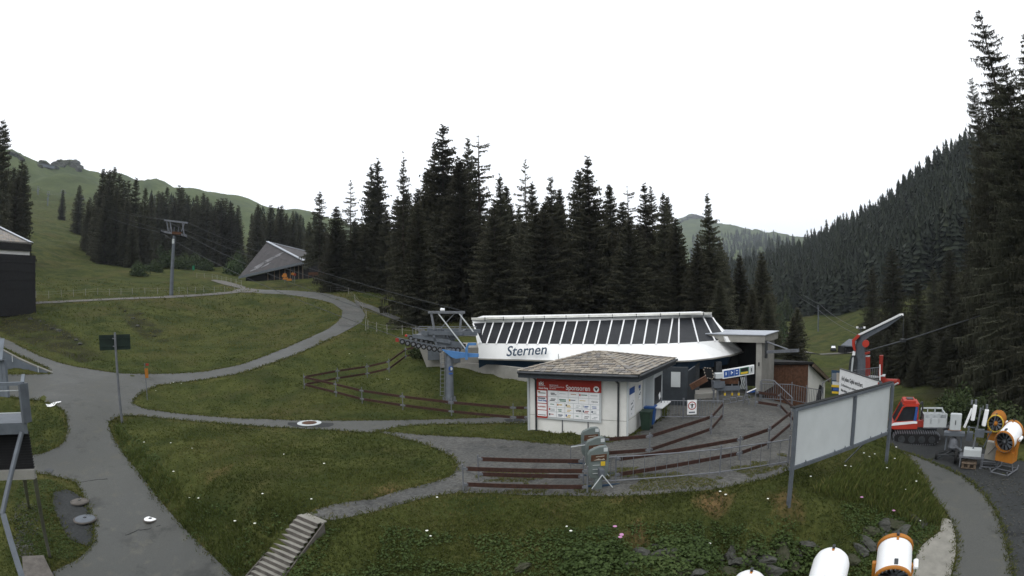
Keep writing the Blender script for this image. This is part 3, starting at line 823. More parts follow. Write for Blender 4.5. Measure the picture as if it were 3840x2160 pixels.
row([(237,712,290,'column',1.1),(300,692,235,'column',1.25)], 'standing alone on the left meadow slope', 'lone spruces on the slope', ADJ)
# right side
row([(3665,28,52,'giant',1.0),(3636,287,60,'giant',.62),(3760,235,46,'giant',1.1),(3835,120,44,'giant',1.1),(3900,60,48,'giant',1.1),(3800,420,52,'giant',1.0),(3700,500,62,'near',1.2),(3880,330,40,'giant',1.0)],
    'at the right edge', 'tall spruces at the right edge', ADJ)
row([(3345,925,80,'near',1.1),(3440,1040,74,'near',1.0),(3560,930,78,'near',1.1),(3500,1000,88,'near',1),(3640,900,66,'near',1.2),(3270,1000,98,'near',.9),(3400,1180,66,'near',1.2),(3480,1200,62,'near',1.1),(3330,1230,70,'near',1),
     (3590,1150,58,'near',1.2),(3700,1000,60,'near',1.3),(3780,900,56,'near',1.3),(3860,1000,50,'near',1.3),(3650,1250,56,'near',1.1),(3750,1200,52,'near',1.2),(3540,1260,58,'near',1.1),(3840,1250,50,'near',1.2),(3440,1330,60,'near',1.1),(3340,1330,66,'near',.9)],
    'in the dark wood behind the snow machines', 'spruces behind the snow machines', ADJ)

# the wooded hillside far right: nobody could count it
def low_tree(seed):
    g = np.random.default_rng(seed); V, T = [], []
    n = 15
    for i in range(n):
        f = i / n; h = 1 - .93 * (1 - f) ** 1.0
        h = .06 + .94 * f; L = .155 * (1 - f) ** .75 + .012
        nb = 7 if f < .7 else 5
        a0 = g.random() * 6.28
        for b in range(nb):
            a = a0 + b * 6.28 / nb + g.normal() * .12; l = L * (1 + g.normal() * .22)
            w = .36 + g.random() * .14
            V += [(0, 0, h + .045), (l * math.cos(a - w), l * math.sin(a - w), h - .045 - .02 * g.random()), (l * math.cos(a + w) * 1.05, l * math.sin(a + w) * 1.05, h - .045 - .03 * g.random())]
            q = g.random(); T += [.1 + .2 * q, .4 + .5 * q, .3 + .5 * q]
    return np.array(V), np.array(T)
LOW = [low_tree(s) for s in range(6)]
def forest(name, pts, hs, label, tw=None):
    VV, TT_ = [], []
    for i, ((x, y), h) in enumerate(zip(pts, hs)):
        V, T = LOW[i % 6]
        a = random.random() * 6.28; ca, sa = math.cos(a), math.sin(a)
        w = h * random.uniform(.8, 1.2)
        Q = np.stack([(V[:, 0] * ca - V[:, 1] * sa) * w + x, (V[:, 0] * sa + V[:, 1] * ca) * w + y, V[:, 2] * h + hz(x, y) - .3], -1)
        VV.append(Q); TT_.append(np.clip(T * random.uniform(.6, 1.25), 0, 1))
    V = np.concatenate(VV)
    Fc = np.arange(len(V)).reshape(-1, 3)
    o = link(name, mesh_np(name, V, Fc, False, {'tint': np.concatenate(TT_)}), M['needles_far'])
    return tag(o, label, 'forest', kind='stuff')
pts, hs = [], []
cand = 0
while len(pts) < 2300 and cand < 20000:
    cand += 1
    az_ = R(random.uniform(21.5, 60)); d_ = math.exp(random.uniform(math.log(185), math.log(760)))
    x, y = d_ * math.sin(az_), d_ * math.cos(az_)
    azz = math.degrees(az_)
    lim = np.interp(azz, [21, 24, 27, 30, 33, 36, 39, 45, 60], [420, 330, 262, 250, 240, 215, 200, 185, 185])
    mxd = np.interp(azz, [21, 26, 30, 35, 40, 47, 60], [900, 700, 560, 440, 380, 330, 320])
    if d_ < lim or d_ > mxd: continue
    if 27.5 < azz < 29.6 and d_ < 330 and random.random() < .7: continue
    pts.append((x, y)); hs.append(random.uniform(14, 25) * (1.0 if d_ < 500 else .8))
forest('hillside_forest', pts, hs, 'dark spruce forest covering the steep hillside on the right')
pts, hs = [], []
for _ in range(260):
    az_ = R(random.uniform(18, 27)); d_ = random.uniform(900, 2000)
    pts.append((d_ * math.sin(az_), d_ * math.cos(az_))); hs.append(random.uniform(16, 26))
for _ in range(90):
    q = random.random(); u = 2650 + q * 330; p = G(u, 850 + 55 * q + random.uniform(8, 60))
    if math.hypot(p.x, p.y) < 4500: pts.append((p.x, p.y)); hs.append(random.uniform(14, 28))
forest('distant_trees', pts, hs, 'scattered small spruces on the slopes below the distant rocky peak')
pts, hs = [], []
for _ in range(170):
    u = random.uniform(560, 1250); v = np.interp(u, [560, 900, 1250], [840, 930, 960]) + random.uniform(-30, 60)
    if 893 < u < 945: continue
    p = G(u, v); d_ = math.hypot(p.x, p.y)
    if 215 < d_ < 700: pts.append((p.x, p.y)); hs.append(random.uniform(14, 24))
forest('meadow_edge_trees', pts, hs, 'row of dark spruces between the two clumps on the left slope')

# bushes
def leaf_cloud(name, n, rx, rz, size, seed):
    g = np.random.default_rng(seed)
    d = g.normal(size=(n, 3)); d /= np.linalg.norm(d, axis=1, keepdims=True); d[:, 2] = np.abs(d[:, 2])
    r = g.random((n, 1)) ** .35
    lump = 1 + .3 * np.sin(d[:, :1] * 5 + seed) * np.cos(d[:, 1:2] * 4)
    c = d * r * lump * np.array([rx, rx, rz])
    a = g.normal(size=(n, 3)); a /= np.linalg.norm(a, axis=1, keepdims=True); b = np.cross(a, g.normal(size=(n, 3))); b /= np.linalg.norm(b, axis=1, keepdims=True)
    s = size * (.6 + .8 * g.random((n, 1)))
    V = np.stack([c - a * s, c + b * s * .5, c + a * s, c - b * s * .5], 1).reshape(-1, 3)
    k = np.arange(n) * 4
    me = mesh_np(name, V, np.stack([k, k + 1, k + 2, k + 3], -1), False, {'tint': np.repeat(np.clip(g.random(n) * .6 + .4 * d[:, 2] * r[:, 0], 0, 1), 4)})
    me.materials.append(M['bush']); return me
BUSH = [leaf_cloud('foliage', 1500, 1, 1.15, .085, s) for s in (1, 2, 3)]
def bush(u, v, w, h, label, group):
    p = G(u, v); o = empty('bush', p, label, 'bush', group, random.random() * 6)
    o.scale = (w, w, h)
    link('foliage', random.choice(BUSH), None, o)
    b = MB(); b.tube((0, 0, -.2), (0, 0, .5), .05, .03, 6); link('stem', b.mesh('stem'), M['bark'], o)
for i, (u, v, w, h) in enumerate([(2945,1205,4.5,8),(2960,1160,5,8),(3010,1150,5,7),(2925,1260,3,5),(3070,1135,4,7),(2935,1330,2.2,4),(2905,1215,4,6)]):
    bush(u, v, w, h, 'light green leafy bush, %s from the left, beside the valley meadow' % ORD[i], 'bushes in the valley')
for i, (u, v, w, h) in enumerate([(600,990,3.6,4),(640,1003,3,3.4),(690,1010,3,3.2),(730,1003,3,3.4),(770,1015,2.6,3),(580,1020,2.2,2.2),(890,1015,3.2,4.5),(875,1030,2.6,3.2),(520,1035,2.2,2.4)]):
    bush(u, v, w, h, 'low green bush below the spruce clump, %s in the row from the left lift pylon' % ORD[i], 'bushes under the spruce clumps')
for i, (u, v, w, h) in enumerate([(1590,1340,1.1,1.0),(1575,1325,.9,.9),(3590,1560,1.6,1.6),(3700,1590,1.8,1.5),(3560,1580,1.3,1.1),(3800,1640,1.9,1.4),(3640,1580,1.5,1.2)]):
    bush(u, v, w, h, ('dark weed bush at the concrete wall of the lift, %s one' if i < 2 else 'dark undergrowth bush behind the snow machines, %s one') % ORD[i], 'weed bushes')

# ------------------------------------------------------------------ grass, weeds and flowers on the near meadow
allpaths = [SHEETS[k] for k in ('road', 'gravel_yard', 'lane', 'slab', 'gravel_lot', 'patch')]
A_, B_ = wz(2350, 1643), wz(1985, 1612)
HUT_POLY = [(A_.x, A_.y), (B_.x, B_.y), (B_.x + 2.9, B_.y + 5.2), (A_.x + 2.9, A_.y + 5.2)]
STAIR_POLY = [(p.x, p.y) for p in (wz(1125, 1928, -.03), wz(1216, 1963, -.03), wz(1034, 2216, -1.63), wz(918, 2168, -1.63))]
def clear_of(x, y, grow=0):
    bad = pip(x, y, HUT_POLY) | pip(x, y, STAIR_POLY)
    for W in allpaths: bad |= pip(x, y, W)
    return ~bad
def scatter(n, d0, d1, a0, a1, power=1.0):
    az = R(a0) + RNG.random(n) * R(a1 - a0); q = RNG.random(n)
    d = np.exp(math.log(d0) + q * math.log(d1 / d0)) if power == 1 else (d0 ** (1 - power) + q * (d1 ** (1 - power) - d0 ** (1 - power))) ** (1 / (1 - power))
    return d * np.sin(az), d * np.cos(az)
def blades(x, y, z, h, w, lean, tint):
    """each tuft: three bent blades of two triangles (one quad) each"""
    n = len(x); V, T = [], []
    for k in range(3):
        a = RNG.random(n) * 6.28; l = lean * (.3 + RNG.random(n))
        hh = h * (.6 + .7 * RNG.random(n))
        c = np.stack([x + RNG.normal(size=n) * h * .3, y + RNG.normal(size=n) * h * .3, z - .02], -1)
        sd = np.stack([-np.sin(a), np.cos(a), np.zeros(n)], -1) * (w / 2)[:, None]
        fw = np.stack([np.cos(a), np.sin(a), np.zeros(n)], -1) * (l * hh)[:, None]
        up = np.zeros((n, 3)); up[:, 2] = hh
        V.append(np.stack([c - sd, c + sd, c + up * .62 + fw * .4 + sd * .7, c + up * .95 + fw], 1).reshape(-1, 3))
        T.append(np.repeat(np.clip(tint + RNG.normal(size=n) * .1, 0, 1), 4))
    V = np.concatenate(V); k = np.arange(len(V) // 4) * 4
    return V, np.stack([k, k + 1, k + 2, k + 3], -1), np.concatenate(T)
def patchy(x, y, s, seed): return vnoise(x / s, y / s, seed) + .5 * vnoise(x / s * 2.3, y / s * 2.3, seed + 1)
x, y = scatter(190000, 13, 115, -56, 50, 1.75)
ok = clear_of(x, y); x, y = x[ok], y[ok]
d = np.hypot(x, y); h = .05 + .05 * RNG.random(len(x)) + np.clip(patchy(x, y, 2.2, 31), 0, 1) * .10
far_ = (d > 48) & (np.degrees(np.arctan2(x, y)) > -6); x, y, d, h = x[~far_], y[~far_], d[~far_], h[~far_]
h = h * np.clip(d / 45, 1, 2)
tint = np.clip(.45 + patchy(x, y, 5, 33) * .6 + .12 * np.clip((d - 45) / 20, 0, 1) + RNG.normal(size=len(x)) * .12, 0, 1)
V, Fc, T = blades(x, y, hz_arr(x, y), h, .012 + d * .0009, .8, tint)
tag(link('meadow_grass', mesh_np('meadow_grass', V, Fc, False, {'tint': T}), M['grass']), 'short green meadow grass beside the roads', 'grass', kind='stuff')
# longer grass along the rims of roads and yard and round the billboard
rx, ry = [], []
for W in allpaths:
    P = np.array(W); Q = np.roll(P, -1, 0); L = np.linalg.norm(Q - P, axis=1)
    n = np.minimum(np.maximum(1, (L * 26).astype(int)), 400)
    for p, q, k in zip(P, Q, n):
        if math.hypot(*p) > 60: continue
        t = RNG.random(k)[:, None]; c = p + (q - p) * t + RNG.normal(size=(k, 2)) * .10
        rx.append(c[:, 0]); ry.append(c[:, 1])
x, y = np.concatenate(rx), np.concatenate(ry)
V, Fc, T = blades(x, y, hz_arr(x, y), np.full(len(x), .09) + .07 * RNG.random(len(x)), .012 + np.hypot(x, y) * .0008, .9, np.clip(.5 + RNG.normal(size=len(x)) * .22, 0, 1))
tag(link('rim_grass', mesh_np('rim_grass', V, Fc, False, {'tint': T}), M['grass']), 'ragged grass along the edges of roads and gravel', 'grass', kind='stuff')

def weeds(name, x, y, size, hgt, label):
    n = len(x); z = hz_arr(x, y); V, T = [], []
    for k in range(5):
        a = RNG.random(n) * 6.28; s = size * (.55 + .8 * RNG.random(n)); til = R(15) + R(40) * RNG.random(n)
        c = np.stack([x + RNG.normal(size=n) * size * 1.0, y + RNG.normal(size=n) * size * 1.0, z + hgt * RNG.random(n)], -1)
        f = np.stack([np.cos(a) * np.cos(til), np.sin(a) * np.cos(til), -np.sin(til) * .6], -1) * s[:, None]
        sd = np.stack([-np.sin(a), np.cos(a), np.zeros(n)], -1) * (s * .42)[:, None]
        up = np.zeros((n, 3)); up[:, 2] = s * .18
        # leaf folded along its midrib: two quads
        V.append(np.stack([c, c + f * .45 + sd + up, c + f, c + f * .5], 1).reshape(-1, 3))
        V.append(np.stack([c, c + f * .5, c + f, c + f * .45 - sd + up], 1).reshape(-1, 3))
        q = np.clip(.35 + .35 * RNG.random(n) + .25 * patchy(x, y, 1.5, 41), 0, 1)
        T += [np.repeat(q, 4), np.repeat(np.clip(q * .85, 0, 1), 4)]
    V = np.concatenate(V); k = np.arange(len(V) // 4) * 4
    return tag(link(name, mesh_np(name, V, np.stack([k, k + 1, k + 2, k + 3], -1), False, {'tint': np.concatenate(T)}), M['weed']), label, 'weeds', kind='stuff')
# pixel regions where broad-leaved weeds grow, seen from above as areas of ground
def in_px(poly, n, thin=None):
    W = [(p.x, p.y) for p in hits(densify(poly, 60))]
    xs = [p[0] for p in W]; ys = [p[1] for p in W]
    x = min(xs) + RNG.random(n) * (max(xs) - min(xs)); y = min(ys) + RNG.random(n) * (max(ys) - min(ys))
    ok = pip(x, y, W) & clear_of(x, y)
    if thin: ok &= patchy(x, y, thin[0], thin[1]) > thin[2]
    return x[ok], y[ok]
BL = [(430,1590),(520,1640),(640,1760),(740,1850),(900,1900),(1100,1935),(1000,2060),(930,2160),(900,2230),(700,2000),(560,1830),(450,1690)]
x1, y1 = in_px(BL, 5200, (1.6, 51, -.12))
BR = [(1150,2010),(1400,1975),(1700,2010),(2100,1990),(2400,1960),(2700,1960),(3000,1930),(3300,1800),(3420,1860),(3520,1960),(3440,2060),(3380,2240),(2000,2240),(1000,2240)]
x2, y2 = in_px(BR, 12500, (1.8, 53, -.14))
weeds('bank_weeds', np.concatenate([x1, x2]), np.concatenate([y1, y2]), .10, .12, 'broad-leaved weeds on the grass banks')
BB = [(2080,2090),(2400,2040),(2700,2040),(3000,2020),(3100,2080),(3000,2160),(2700,2150),(2500,2240),(2080,2240)]
x3, y3 = in_px(BB, 5200, (1.0, 57, -.05))
weeds('large_leaf_weeds', x3, y3, .15, .26, 'large rounded leaves hanging over the rock edge at the bottom')
BT = [(3290,1740),(3390,1730),(3480,1860),(3540,1960),(3400,1960),(3200,1880),(3050,1850),(3150,1790)]
x4, y4 = in_px(BT, 8000)
V, Fc, T = blades(x4, y4, hz_arr(x4, y4), .18 + .28 * RNG.random(len(x4)), np.full(len(x4), .022), .45, np.clip(.45 + RNG.normal(size=len(x4)) * .2, 0, 1))
tag(link('tall_grass', mesh_np('tall_grass', V, Fc, False, {'tint': T}), M['grass']), 'tall uncut grass on the bank beside the lane', 'grass', kind='stuff')
BK = [(430,1600),(520,1670),(620,1770),(740,1870),(880,1950),(1060,1960),(1000,2050),(900,2150),(780,2060),(700,1985),(560,1830),(450,1690)]
x7, y7 = in_px(BK, 16000, (1.1, 65, -.15))
V, Fc, T = blades(x7, y7, hz_arr(x7, y7), .12 + .22 * RNG.random(len(x7)), np.full(len(x7), .02), .6, np.clip(.30 + RNG.normal(size=len(x7)) * .2, 0, 1))
tag(link('bank_grass', mesh_np('bank_grass', V, Fc, False, {'tint': T}), M['grass']), 'shaggy uncut grass on the bank beside the left road', 'grass', kind='stuff')
BD = [(60,1520),(150,1520),(235,1570),(245,1640),(180,1690),(80,1720)]
BE = [(80,1800),(180,1800),(250,1830),(200,1900),(240,2010),(330,2060),(200,2130),(60,2000)]
x5, y5 = in_px(BD, 2200, (1.2, 61, -.2)); x6, y6 = in_px(BE, 2600, (1.2, 63, -.2))
weeds('verge_weeds', np.concatenate([x5, x6]), np.concatenate([y5, y6]), .08, .08, 'low leafy weeds on the verges beside the left building')

YG = [(1735,1770),(2200,1760),(2700,1740),(2950,1700),(2950,1750),(2700,1820),(2300,1850),(1750,1850)]
W_ = [(p.x, p.y) for p in hits(densify(YG, 60))]; xs_ = [p[0] for p in W_]; ys_ = [p[1] for p in W_]
xg = min(xs_) + RNG.random(30000) * (max(xs_) - min(xs_)); yg = min(ys_) + RNG.random(30000) * (max(ys_) - min(ys_))
ok = pip(xg, yg, W_) & (patchy(xg, yg, .9, 71) > .12); xg, yg = xg[ok], yg[ok]
V, Fc, T = blades(xg, yg, hz_arr(xg, yg) + .02, .03 + .04 * RNG.random(len(xg)), np.full(len(xg), .02), .9, np.clip(.75 + RNG.normal(size=len(xg)) * .25, 0, 1))
tag(link('yard_tufts', mesh_np('yard_tufts', V, Fc, False, {'tint': T}), M['grass']), 'sparse yellowed grass tufts growing through the gravel at the fences', 'grass', kind='stuff')
def flower_proto(col, label, nm, hgt):
    o = empty(nm, (0, 0, 0), label, 'flower', None)
    b = MB(); b.tube((0, 0, -.05), (.01, 0, hgt), .006, .004, 4); link('stem', b.mesh('stem'), M['stem'], o)
    b = MB()
    for i in range(9):
        a = i * .7; r_ = .0 if i == 0 else .045
        b.lathe((r_ * math.cos(a) + .01, r_ * math.sin(a), hgt), (0, 0, 1), [(0, .004), (.012, .032), (.022, .02), (.026, 0)], 6)
    link('flower_head', b.mesh('flower_head'), M[col], o)
    return o
wf = flower_proto('flower', 'white umbel wildflower on a thin stem standing in the grass of the banks', 'wildflower', .35)
wf['group'] = 'white wildflowers in the grass'
FL = [(1215,1740),(650,1765),(1065,1710),(985,1858),(710,1865),(745,1870),(1168,1877),(1600,1985),(1615,2020),(1640,1870),(955,1960),(880,1950),(640,1660),(720,1680),(540,1655),(2140,1995),(2125,1980),(2700,1850),(2720,1865),(3240,1700),(3260,1715),(3280,1705),(3355,1725),(3250,1765),(3325,1760),(3440,1785),(3435,1810),(3395,1840),(3450,1960),(3360,1680),(3040,1790),(3170,1745),(3190,1760),(3010,1760),(2880,1870),(585,1470),(640,1440),(680,1442),(650,1436),(1450,1420),(1458,1422),(1310,1330),(1370,1335),(2700,2100),(2660,2050)]
for i, (u, v) in enumerate(FL):
    o = wf if i == 0 else copy_tree(wf)
    o.location = G(u, v, .3) ; s = random.uniform(.4, .75); o.scale = (s, s, random.uniform(.7, 1.2)); o.rotation_euler = (0, 0, random.random() * 6)
pf = flower_proto('pinkflower', 'pink wildflower on the rocky bank at the bottom', 'wildflower', .3); pf['group'] = 'pink wildflowers on the bank'
for i, (u, v) in enumerate([(2330,2010),(2325,2020),(2330,2012),(2305,1980),(3230,1870),(3350,1920)]):
    o = pf if i == 0 else copy_tree(pf)
    o.location = G(u, v, .25)
# ------------------------------------------------------------------ ticket hut
def lerp(a, b, t): return a + (b - a) * t
WA, WL_ = wz(2350, 1643), wz(1985, 1612)
fd = (WA - WL_).normalized()                     # along the front wall, towards the right
bk = Vector((.5, .866, 0)).normalized()          # along the right wall, away from the camera
nf = Vector((fd.y, -fd.x, 0)); nf = nf if nf.y < 0 else -nf
hut = empty('ticket_hut', (WA + WL_) / 2 + bk * 2.5, 'small white ticket hut with shingled hip roof in front of the white lift station', 'hut')
b = MB(); WBk = WA + bk * 5.0; WLb = WL_ + bk * 5.0
H0 = 3.05
b.prism([WA + Vector((0, 0, -.3)), WBk + Vector((0, 0, -.3)), WLb + Vector((0, 0, -.3)), WL_ + Vector((0, 0, -.3))], (0, 0, H0 + .3))
b.build('wall', 'stucco', hut)
b = MB(); b.beam(WL_ + nf * .012 + Vector((0, 0, .86)), WA + nf * .012 + Vector((0, 0, .86)), .01, .015); b.beam(WA + Vector((.01, -.006, .86)), WA + bk * 2.6 + Vector((.01, -.006, .86)), .012, .015)
b.build('wall_joint', 'concrete', hut)
ER, EL, EB = wz(2393, 1408, 3.3), wz(1942, 1392, 3.3), wz(2535, 1345, 3.3)
EC = EL + (EB - ER)
AL, AR = wz(2222, 1320, 3.98), wz(2262, 1320, 3.98)
rf = MB()
rf.add([EL, ER, EB, EC, AL, AR], [(0, 1, 5, 4), (1, 2, 5), (2, 3, 4, 5), (3, 0, 4)])
roof = rf.build('roof', 'fascia', hut)  # dark underlay: colour deepens the shadow lines between shingles
def inset(q, k):
    c = (EL + ER + EB + EC) / 4
    return q + (c - q).normalized() * k
b = MB()
cor = [EL, ER, EB, EC]
for i in range(4):
    p, q = cor[i], cor[(i + 1) % 4]
    b.prism([p + Vector((0, 0, -.02)), q + Vector((0, 0, -.02)), inset(q, .22) + Vector((0, 0, -.02)), inset(p, .22) + Vector((0, 0, -.02))], (0, 0, -.30))
b.build('fascia', 'fascia', hut)
b = MB(); b.prism([inset(p, .2) + Vector((0, 0, -.30)) for p in cor], (0, 0, .04)); b.build('soffit', 'fascia', hut)
b = MB()
for i in (0, 1):
    p, q = cor[i], cor[(i + 1) % 4]; o = (p - q).normalized().cross(Vector((0, 0, 1))); o = o if o.y < 0 or i == 1 and o.x > 0 else -o
    b.tube(p + o * .07 + Vector((0, 0, -.05)), q + o * .07 + Vector((0, 0, -.05)), .065, n=8)
b.build('gutter', 'darksteel', hut)
def tiles(p0, p1, q0, q1, parent, rows, w, single=True, flip=1):
    """shingles on the roof face with eave p0-p1 and top q0-q1"""
    n = (p1 - p0).cross(q0 - p0).normalized(); n = n if n.z > 0 else -n
    along = (p1 - p0).normalized(); upv = n.cross(along).normalized(); upv = upv if upv.z > 0 else -upv
    Hs = (q0 - p0).dot(upv); L = (p1 - p0).length
    a0, a1 = (q0 - p0).dot(along), (q1 - p0).dot(along)
    exp = Hs / rows; jb = MB(); cnt = 0
    for r in range(rows):
        s = (r + .1) * exp; lo = a0 * s / Hs; hi = L - (L - a1) * s / Hs
        x = lo - random.random() * w * .5
        while x < hi:
            ww = w * random.uniform(.75, 1.2)
            xa, xb = max(x, lo), min(x + ww - .03, hi)
            if xb - xa > .06:
                c = p0 + along * (xa + xb) / 2 + upv * (s + exp * .5 - random.random() * .03)
                lift = random.uniform(.03, .055)
                Wd, Ht = xb - xa, exp * random.uniform(.86, 1.1)
                vs = []
                for zz in (0, 1):
                    for sx, sy in ((-1, -1), (1, -1), (1, 1), (-1, 1)):
                        vs.append(c + along * sx * Wd / 2 + upv * sy * Ht / 2 + n * ((lift if sy < 0 else .008) + (.018 if zz else -.012)))
                fs = [(3, 2, 1, 0), (4, 5, 6, 7), (0, 1, 5, 4), (1, 2, 6, 5), (2, 3, 7, 6), (3, 0, 4, 7)]
                if single:
                    t = MB().add(vs, fs); t.build('shingle', random.choice(['shingle_a', 'shingle_a', 'shingle_b', 'shingle_c']), parent); cnt += 1
                else: jb.add(vs, fs)
            x += ww
    if not single:
        o = jb.build('shingles', 'shingle_b', parent); o['kind'] = 'stuff'
    return cnt
n1 = tiles(EL, ER, AL, AR, hut, 13, .31)
n2 = tiles(ER, EB, AR, AR, hut, 13, .36)
tiles(EB, EC, AR, AL, hut, 9, .42, False); tiles(EC, EL, AL, AL, hut, 9, .42, False)
for p, q in ((EL, AL), (ER, AR), (EB, AR), (AL, AR)):
    L = (q - p).length; k = max(2, int(L / .30))
    for i in range(k):
        a, c = lerp(p, q, i / k), lerp(p, q, (i + .97) / k)
        MB().beam(a + Vector((0, 0, .065)), c + Vector((0, 0, .045)), .26, .03).build('ridge_tile', random.choice(['shingle_a', 'shingle_b', 'shingle_c']), hut)
def fw(s, z, o=0.0):        # front wall: s metres left of the right corner
    return WA - fd * s + nf * o + Vector((0, 0, z))
for s, nm in ((4.86, 'downpipe'), (.42, 'downpipe')):
    b = MB(); b.path([fw(s + .05, 3.0, .5), fw(s, 2.75, .10), fw(s, 0, .10)], .05, 8); b.build(nm, 'darksteel', hut)
b = MB(); b.box(WL_ + Vector((-.03, -.03, 1.5)), (.10, .10, 3.0)); b.build('corner_trim', 'greypanel', hut); b = MB(); b.box(WA + Vector((.02, -.02, 1.5)), (.08, .08, 3.0)); b.build('corner_trim', 'greypanel', hut)
for s in (3.42, 2.02):
    b = MB(); b.beam(fw(s, .05, .03), fw(s, .95, .03), .04, .05); b.build('board_bracket', 'galv', hut)
# window bay on the right wall
rn = Vector((bk.y, -bk.x, 0))
def rw(s, z, o=0.0): return WA + bk * s + rn * o + Vector((0, 0, z))
b = MB(); b.prism([rw(3.05, -.2, 0), rw(3.05, -.2, .48), rw(4.85, -.2, .48), rw(4.85, -.2, 0)], (0, 0, 1.12)); b.build('bay_base', 'stucco', hut)
b = MB(); b.prism([rw(2.55, .92, .02), rw(3.05, .92, .02), rw(3.05, .92, .48), rw(3.0, .92, .48), rw(3.0, .92, .05), rw(2.55, .92, .05)], (0, 0, 2.1)); 
b.beam(rw(3.05, 2.78, .46), rw(4.85, 2.78, .46), .07, .5); b.beam(rw(4.83, .92, .44), rw(4.83, 3.0, .44), .08, .08); b.beam(rw(3.09, .92, .46), rw(3.09, 3.0, .46), .08, .08)
b.build('window_frame', 'greypanel', hut)
b = MB(); b.beam(rw(3.12, 1.75, .44), rw(4.8, 1.75, .44), .02, 1.5); b.build('window_pane', 'glass', hut)
b = MB(); b.beam(rw(2.64, 1.5, .035), rw(2.95, 1.5, .035), .02, 2.0); b.build('side_window', 'glass', hut)
b = MB(); b.prism([rw(3.0, .93, .4), rw(3.0, .93, 1.0), rw(4.95, .93, 1.0), rw(4.95, .93, .4)], (0, 0, .06)); b.build('counter', 'white', hut)
b = MB(); b.beam(rw(4.2, 1.3, .47), rw(4.5, 1.42, .47), .01, .34); b.build('window_sticker', 'white', hut)

# sponsor board on the front wall
p0, p1 = WA + nf * .10, WL_ + nf * .10
c4 = [wplane(u, v, p0, p1) for u, v in ((2012, 1419), (2255, 1427), (2255, 1584), (2014, 1569))]
sL = ((WA - c4[0]).dot(fd) + (WA - c4[3]).dot(fd)) / 2; sR = ((WA - c4[1]).dot(fd) + (WA - c4[2]).dot(fd)) / 2
zT = (c4[0].z + c4[1].z) / 2; zB = (c4[2].z + c4[3].z) / 2
BW, BH = sL - sR, zT - zB
sb = empty('sponsor_board', fw((sL + sR) / 2, zB, .06), 'large sponsor board with red header Sponsoren on the front wall of the ticket hut', 'sign')
def bp(x, y, o=0): return fw(sL - x * BW, zT - y * BH, .07 + o)     # x, y: 0..1 from the top left
def brect(x0, y0, x1, y1, o, m, nm, th=.008, parent=sb):
    return MB().prism([bp(x0, y0, o), bp(x1, y0, o), bp(x1, y1, o), bp(x0, y1, o)], nf * th).build(nm, m, parent)
brect(0, 0, 1, 1, 0, 'greypanel', 'frame', .03)
brect(0, 0, 1, .285, .032, 'signred', 'header_panel')
brect(0, .285, .172, .985, .032, 'signred', 'side_panel')
for i, y in enumerate((.30, .465, .63, .795)): brect(.012, y, .158, y + .145, .044, 'white', 'logo_panel')
rows = [(.295, .43, 5), (.437, .57, 5), (.577, .69, 6), (.697, .81, 6), (.817, .95, 6)]
pal = ['greypanel', 'signblue', 'signred', 'orange', 'darksteel', 'navy', 'green', 'yellow']
random.seed(5)
for y0, y1, n in rows:
    for i in range(n):
        x0 = .185 + .79 * i / n; x1 = .185 + .79 * (i + 1) / n - .006
        pn = brect(x0, y0, x1, y1 - .004, .034, 'white', 'logo_panel')
        k = (y0, i)
        if k == (.437, 4): continue
        if k == (.697, 3): continue
        mid = (y0 + y1) / 2; a = random.choice(pal)
        for j in range(random.choice((1, 2))):
            yy = mid - .018 + j * .035; xx = x0 + .03 * random.random() + .015
            MB().prism([bp(xx, yy, .044), bp(x1 - .03 * random.random() - .02, yy, .044), bp(x1 - .03, yy + .014, .044), bp(xx, yy + .014, .044)], nf * .003).build('logo_mark', a, pn) if False else brect(xx, yy, x1 - .03 * random.random() - .02, yy + .012 + .012 * random.random(), .043, a, 'logo_mark', .003)
        if random.random() < .5: brect(x0 + .01, mid - .03, x0 + .03, mid + .02, .044, random.choice(pal), 'logo_mark', .004)
up = Vector((0, 0, 1))
text('lettering', 'Sponsoren', .37, 'white', sb, bp(.462, .25, .042), fd, up, .003, .82, bold=.004)
text('lettering', 'ski', .26, 'white', sb, bp(.035, .16, .042), fd, up, .003, 1, bold=.006)
text('lettering', 'Hoch-Ybrig', .11, 'white', sb, bp(.035, .26, .042), fd, up, .003, 1, bold=.004)
text('lettering', 'REGIONALES\nLEISTUNGSZENTRUM\nSKI ALPIN', .085, 'white', sb, bp(.205, .17, .042), fd, up, .003, 1)
brect(.035, .175, .14, .19, .042, 'greypanel', 'logo_mark', .003)
text('lettering', 'Hoch-Ybrig', .12, 'signblue', sb, bp(.02, .565, .053), fd, up, .003, .85, bold=.006)
text('lettering', 'RAIFFEISEN', .11, 'signred', sb, bp(.02, .72, .053), fd, up, .003, .8, bold=.003)
brect(.02, .475, .14, .51, .053, 'bluegrey', 'logo_mark', .003); brect(.03, .35, .145, .375, .053, 'concrete', 'logo_mark', .003); brect(.02, .32, .06, .345, .053, 'orange', 'logo_mark', .003); brect(.02, .9, .145, .915, .053, 'darksteel', 'logo_mark', .003)
text('lettering', 'riposa', .14, 'darksteel', sb, bp(.85, .52, .044), fd, up, .003, 1)
text('lettering', 'WSR', .14, 'darksteel', sb, bp(.615, .77, .044), fd, up, .003, 1, bold=.006)
b = MB(); c = bp(.925, .20, .042); b.tube(c, c + nf * .006, .15, n=24); b.build('emblem', 'white', sb)
b = MB(); b.prism([c + nf * .008 + fd * x + up * z for x, z in ((-.09, .04), (-.04, .09), (0, .03), (.04, .09), (.09, .04), (0, -.11))], nf * .003); b.build('emblem_heart', 'fascia', sb)
b = MB(); b.beam(bp(.015, .01, .047) + Vector((0, 0, -.03)), bp(.06, -.01, .047), .004, .012); b.beam(bp(.06, -.01, .047), bp(.115, .12, .047), .004, .012); b.build('mountain_mark', 'red', sb)
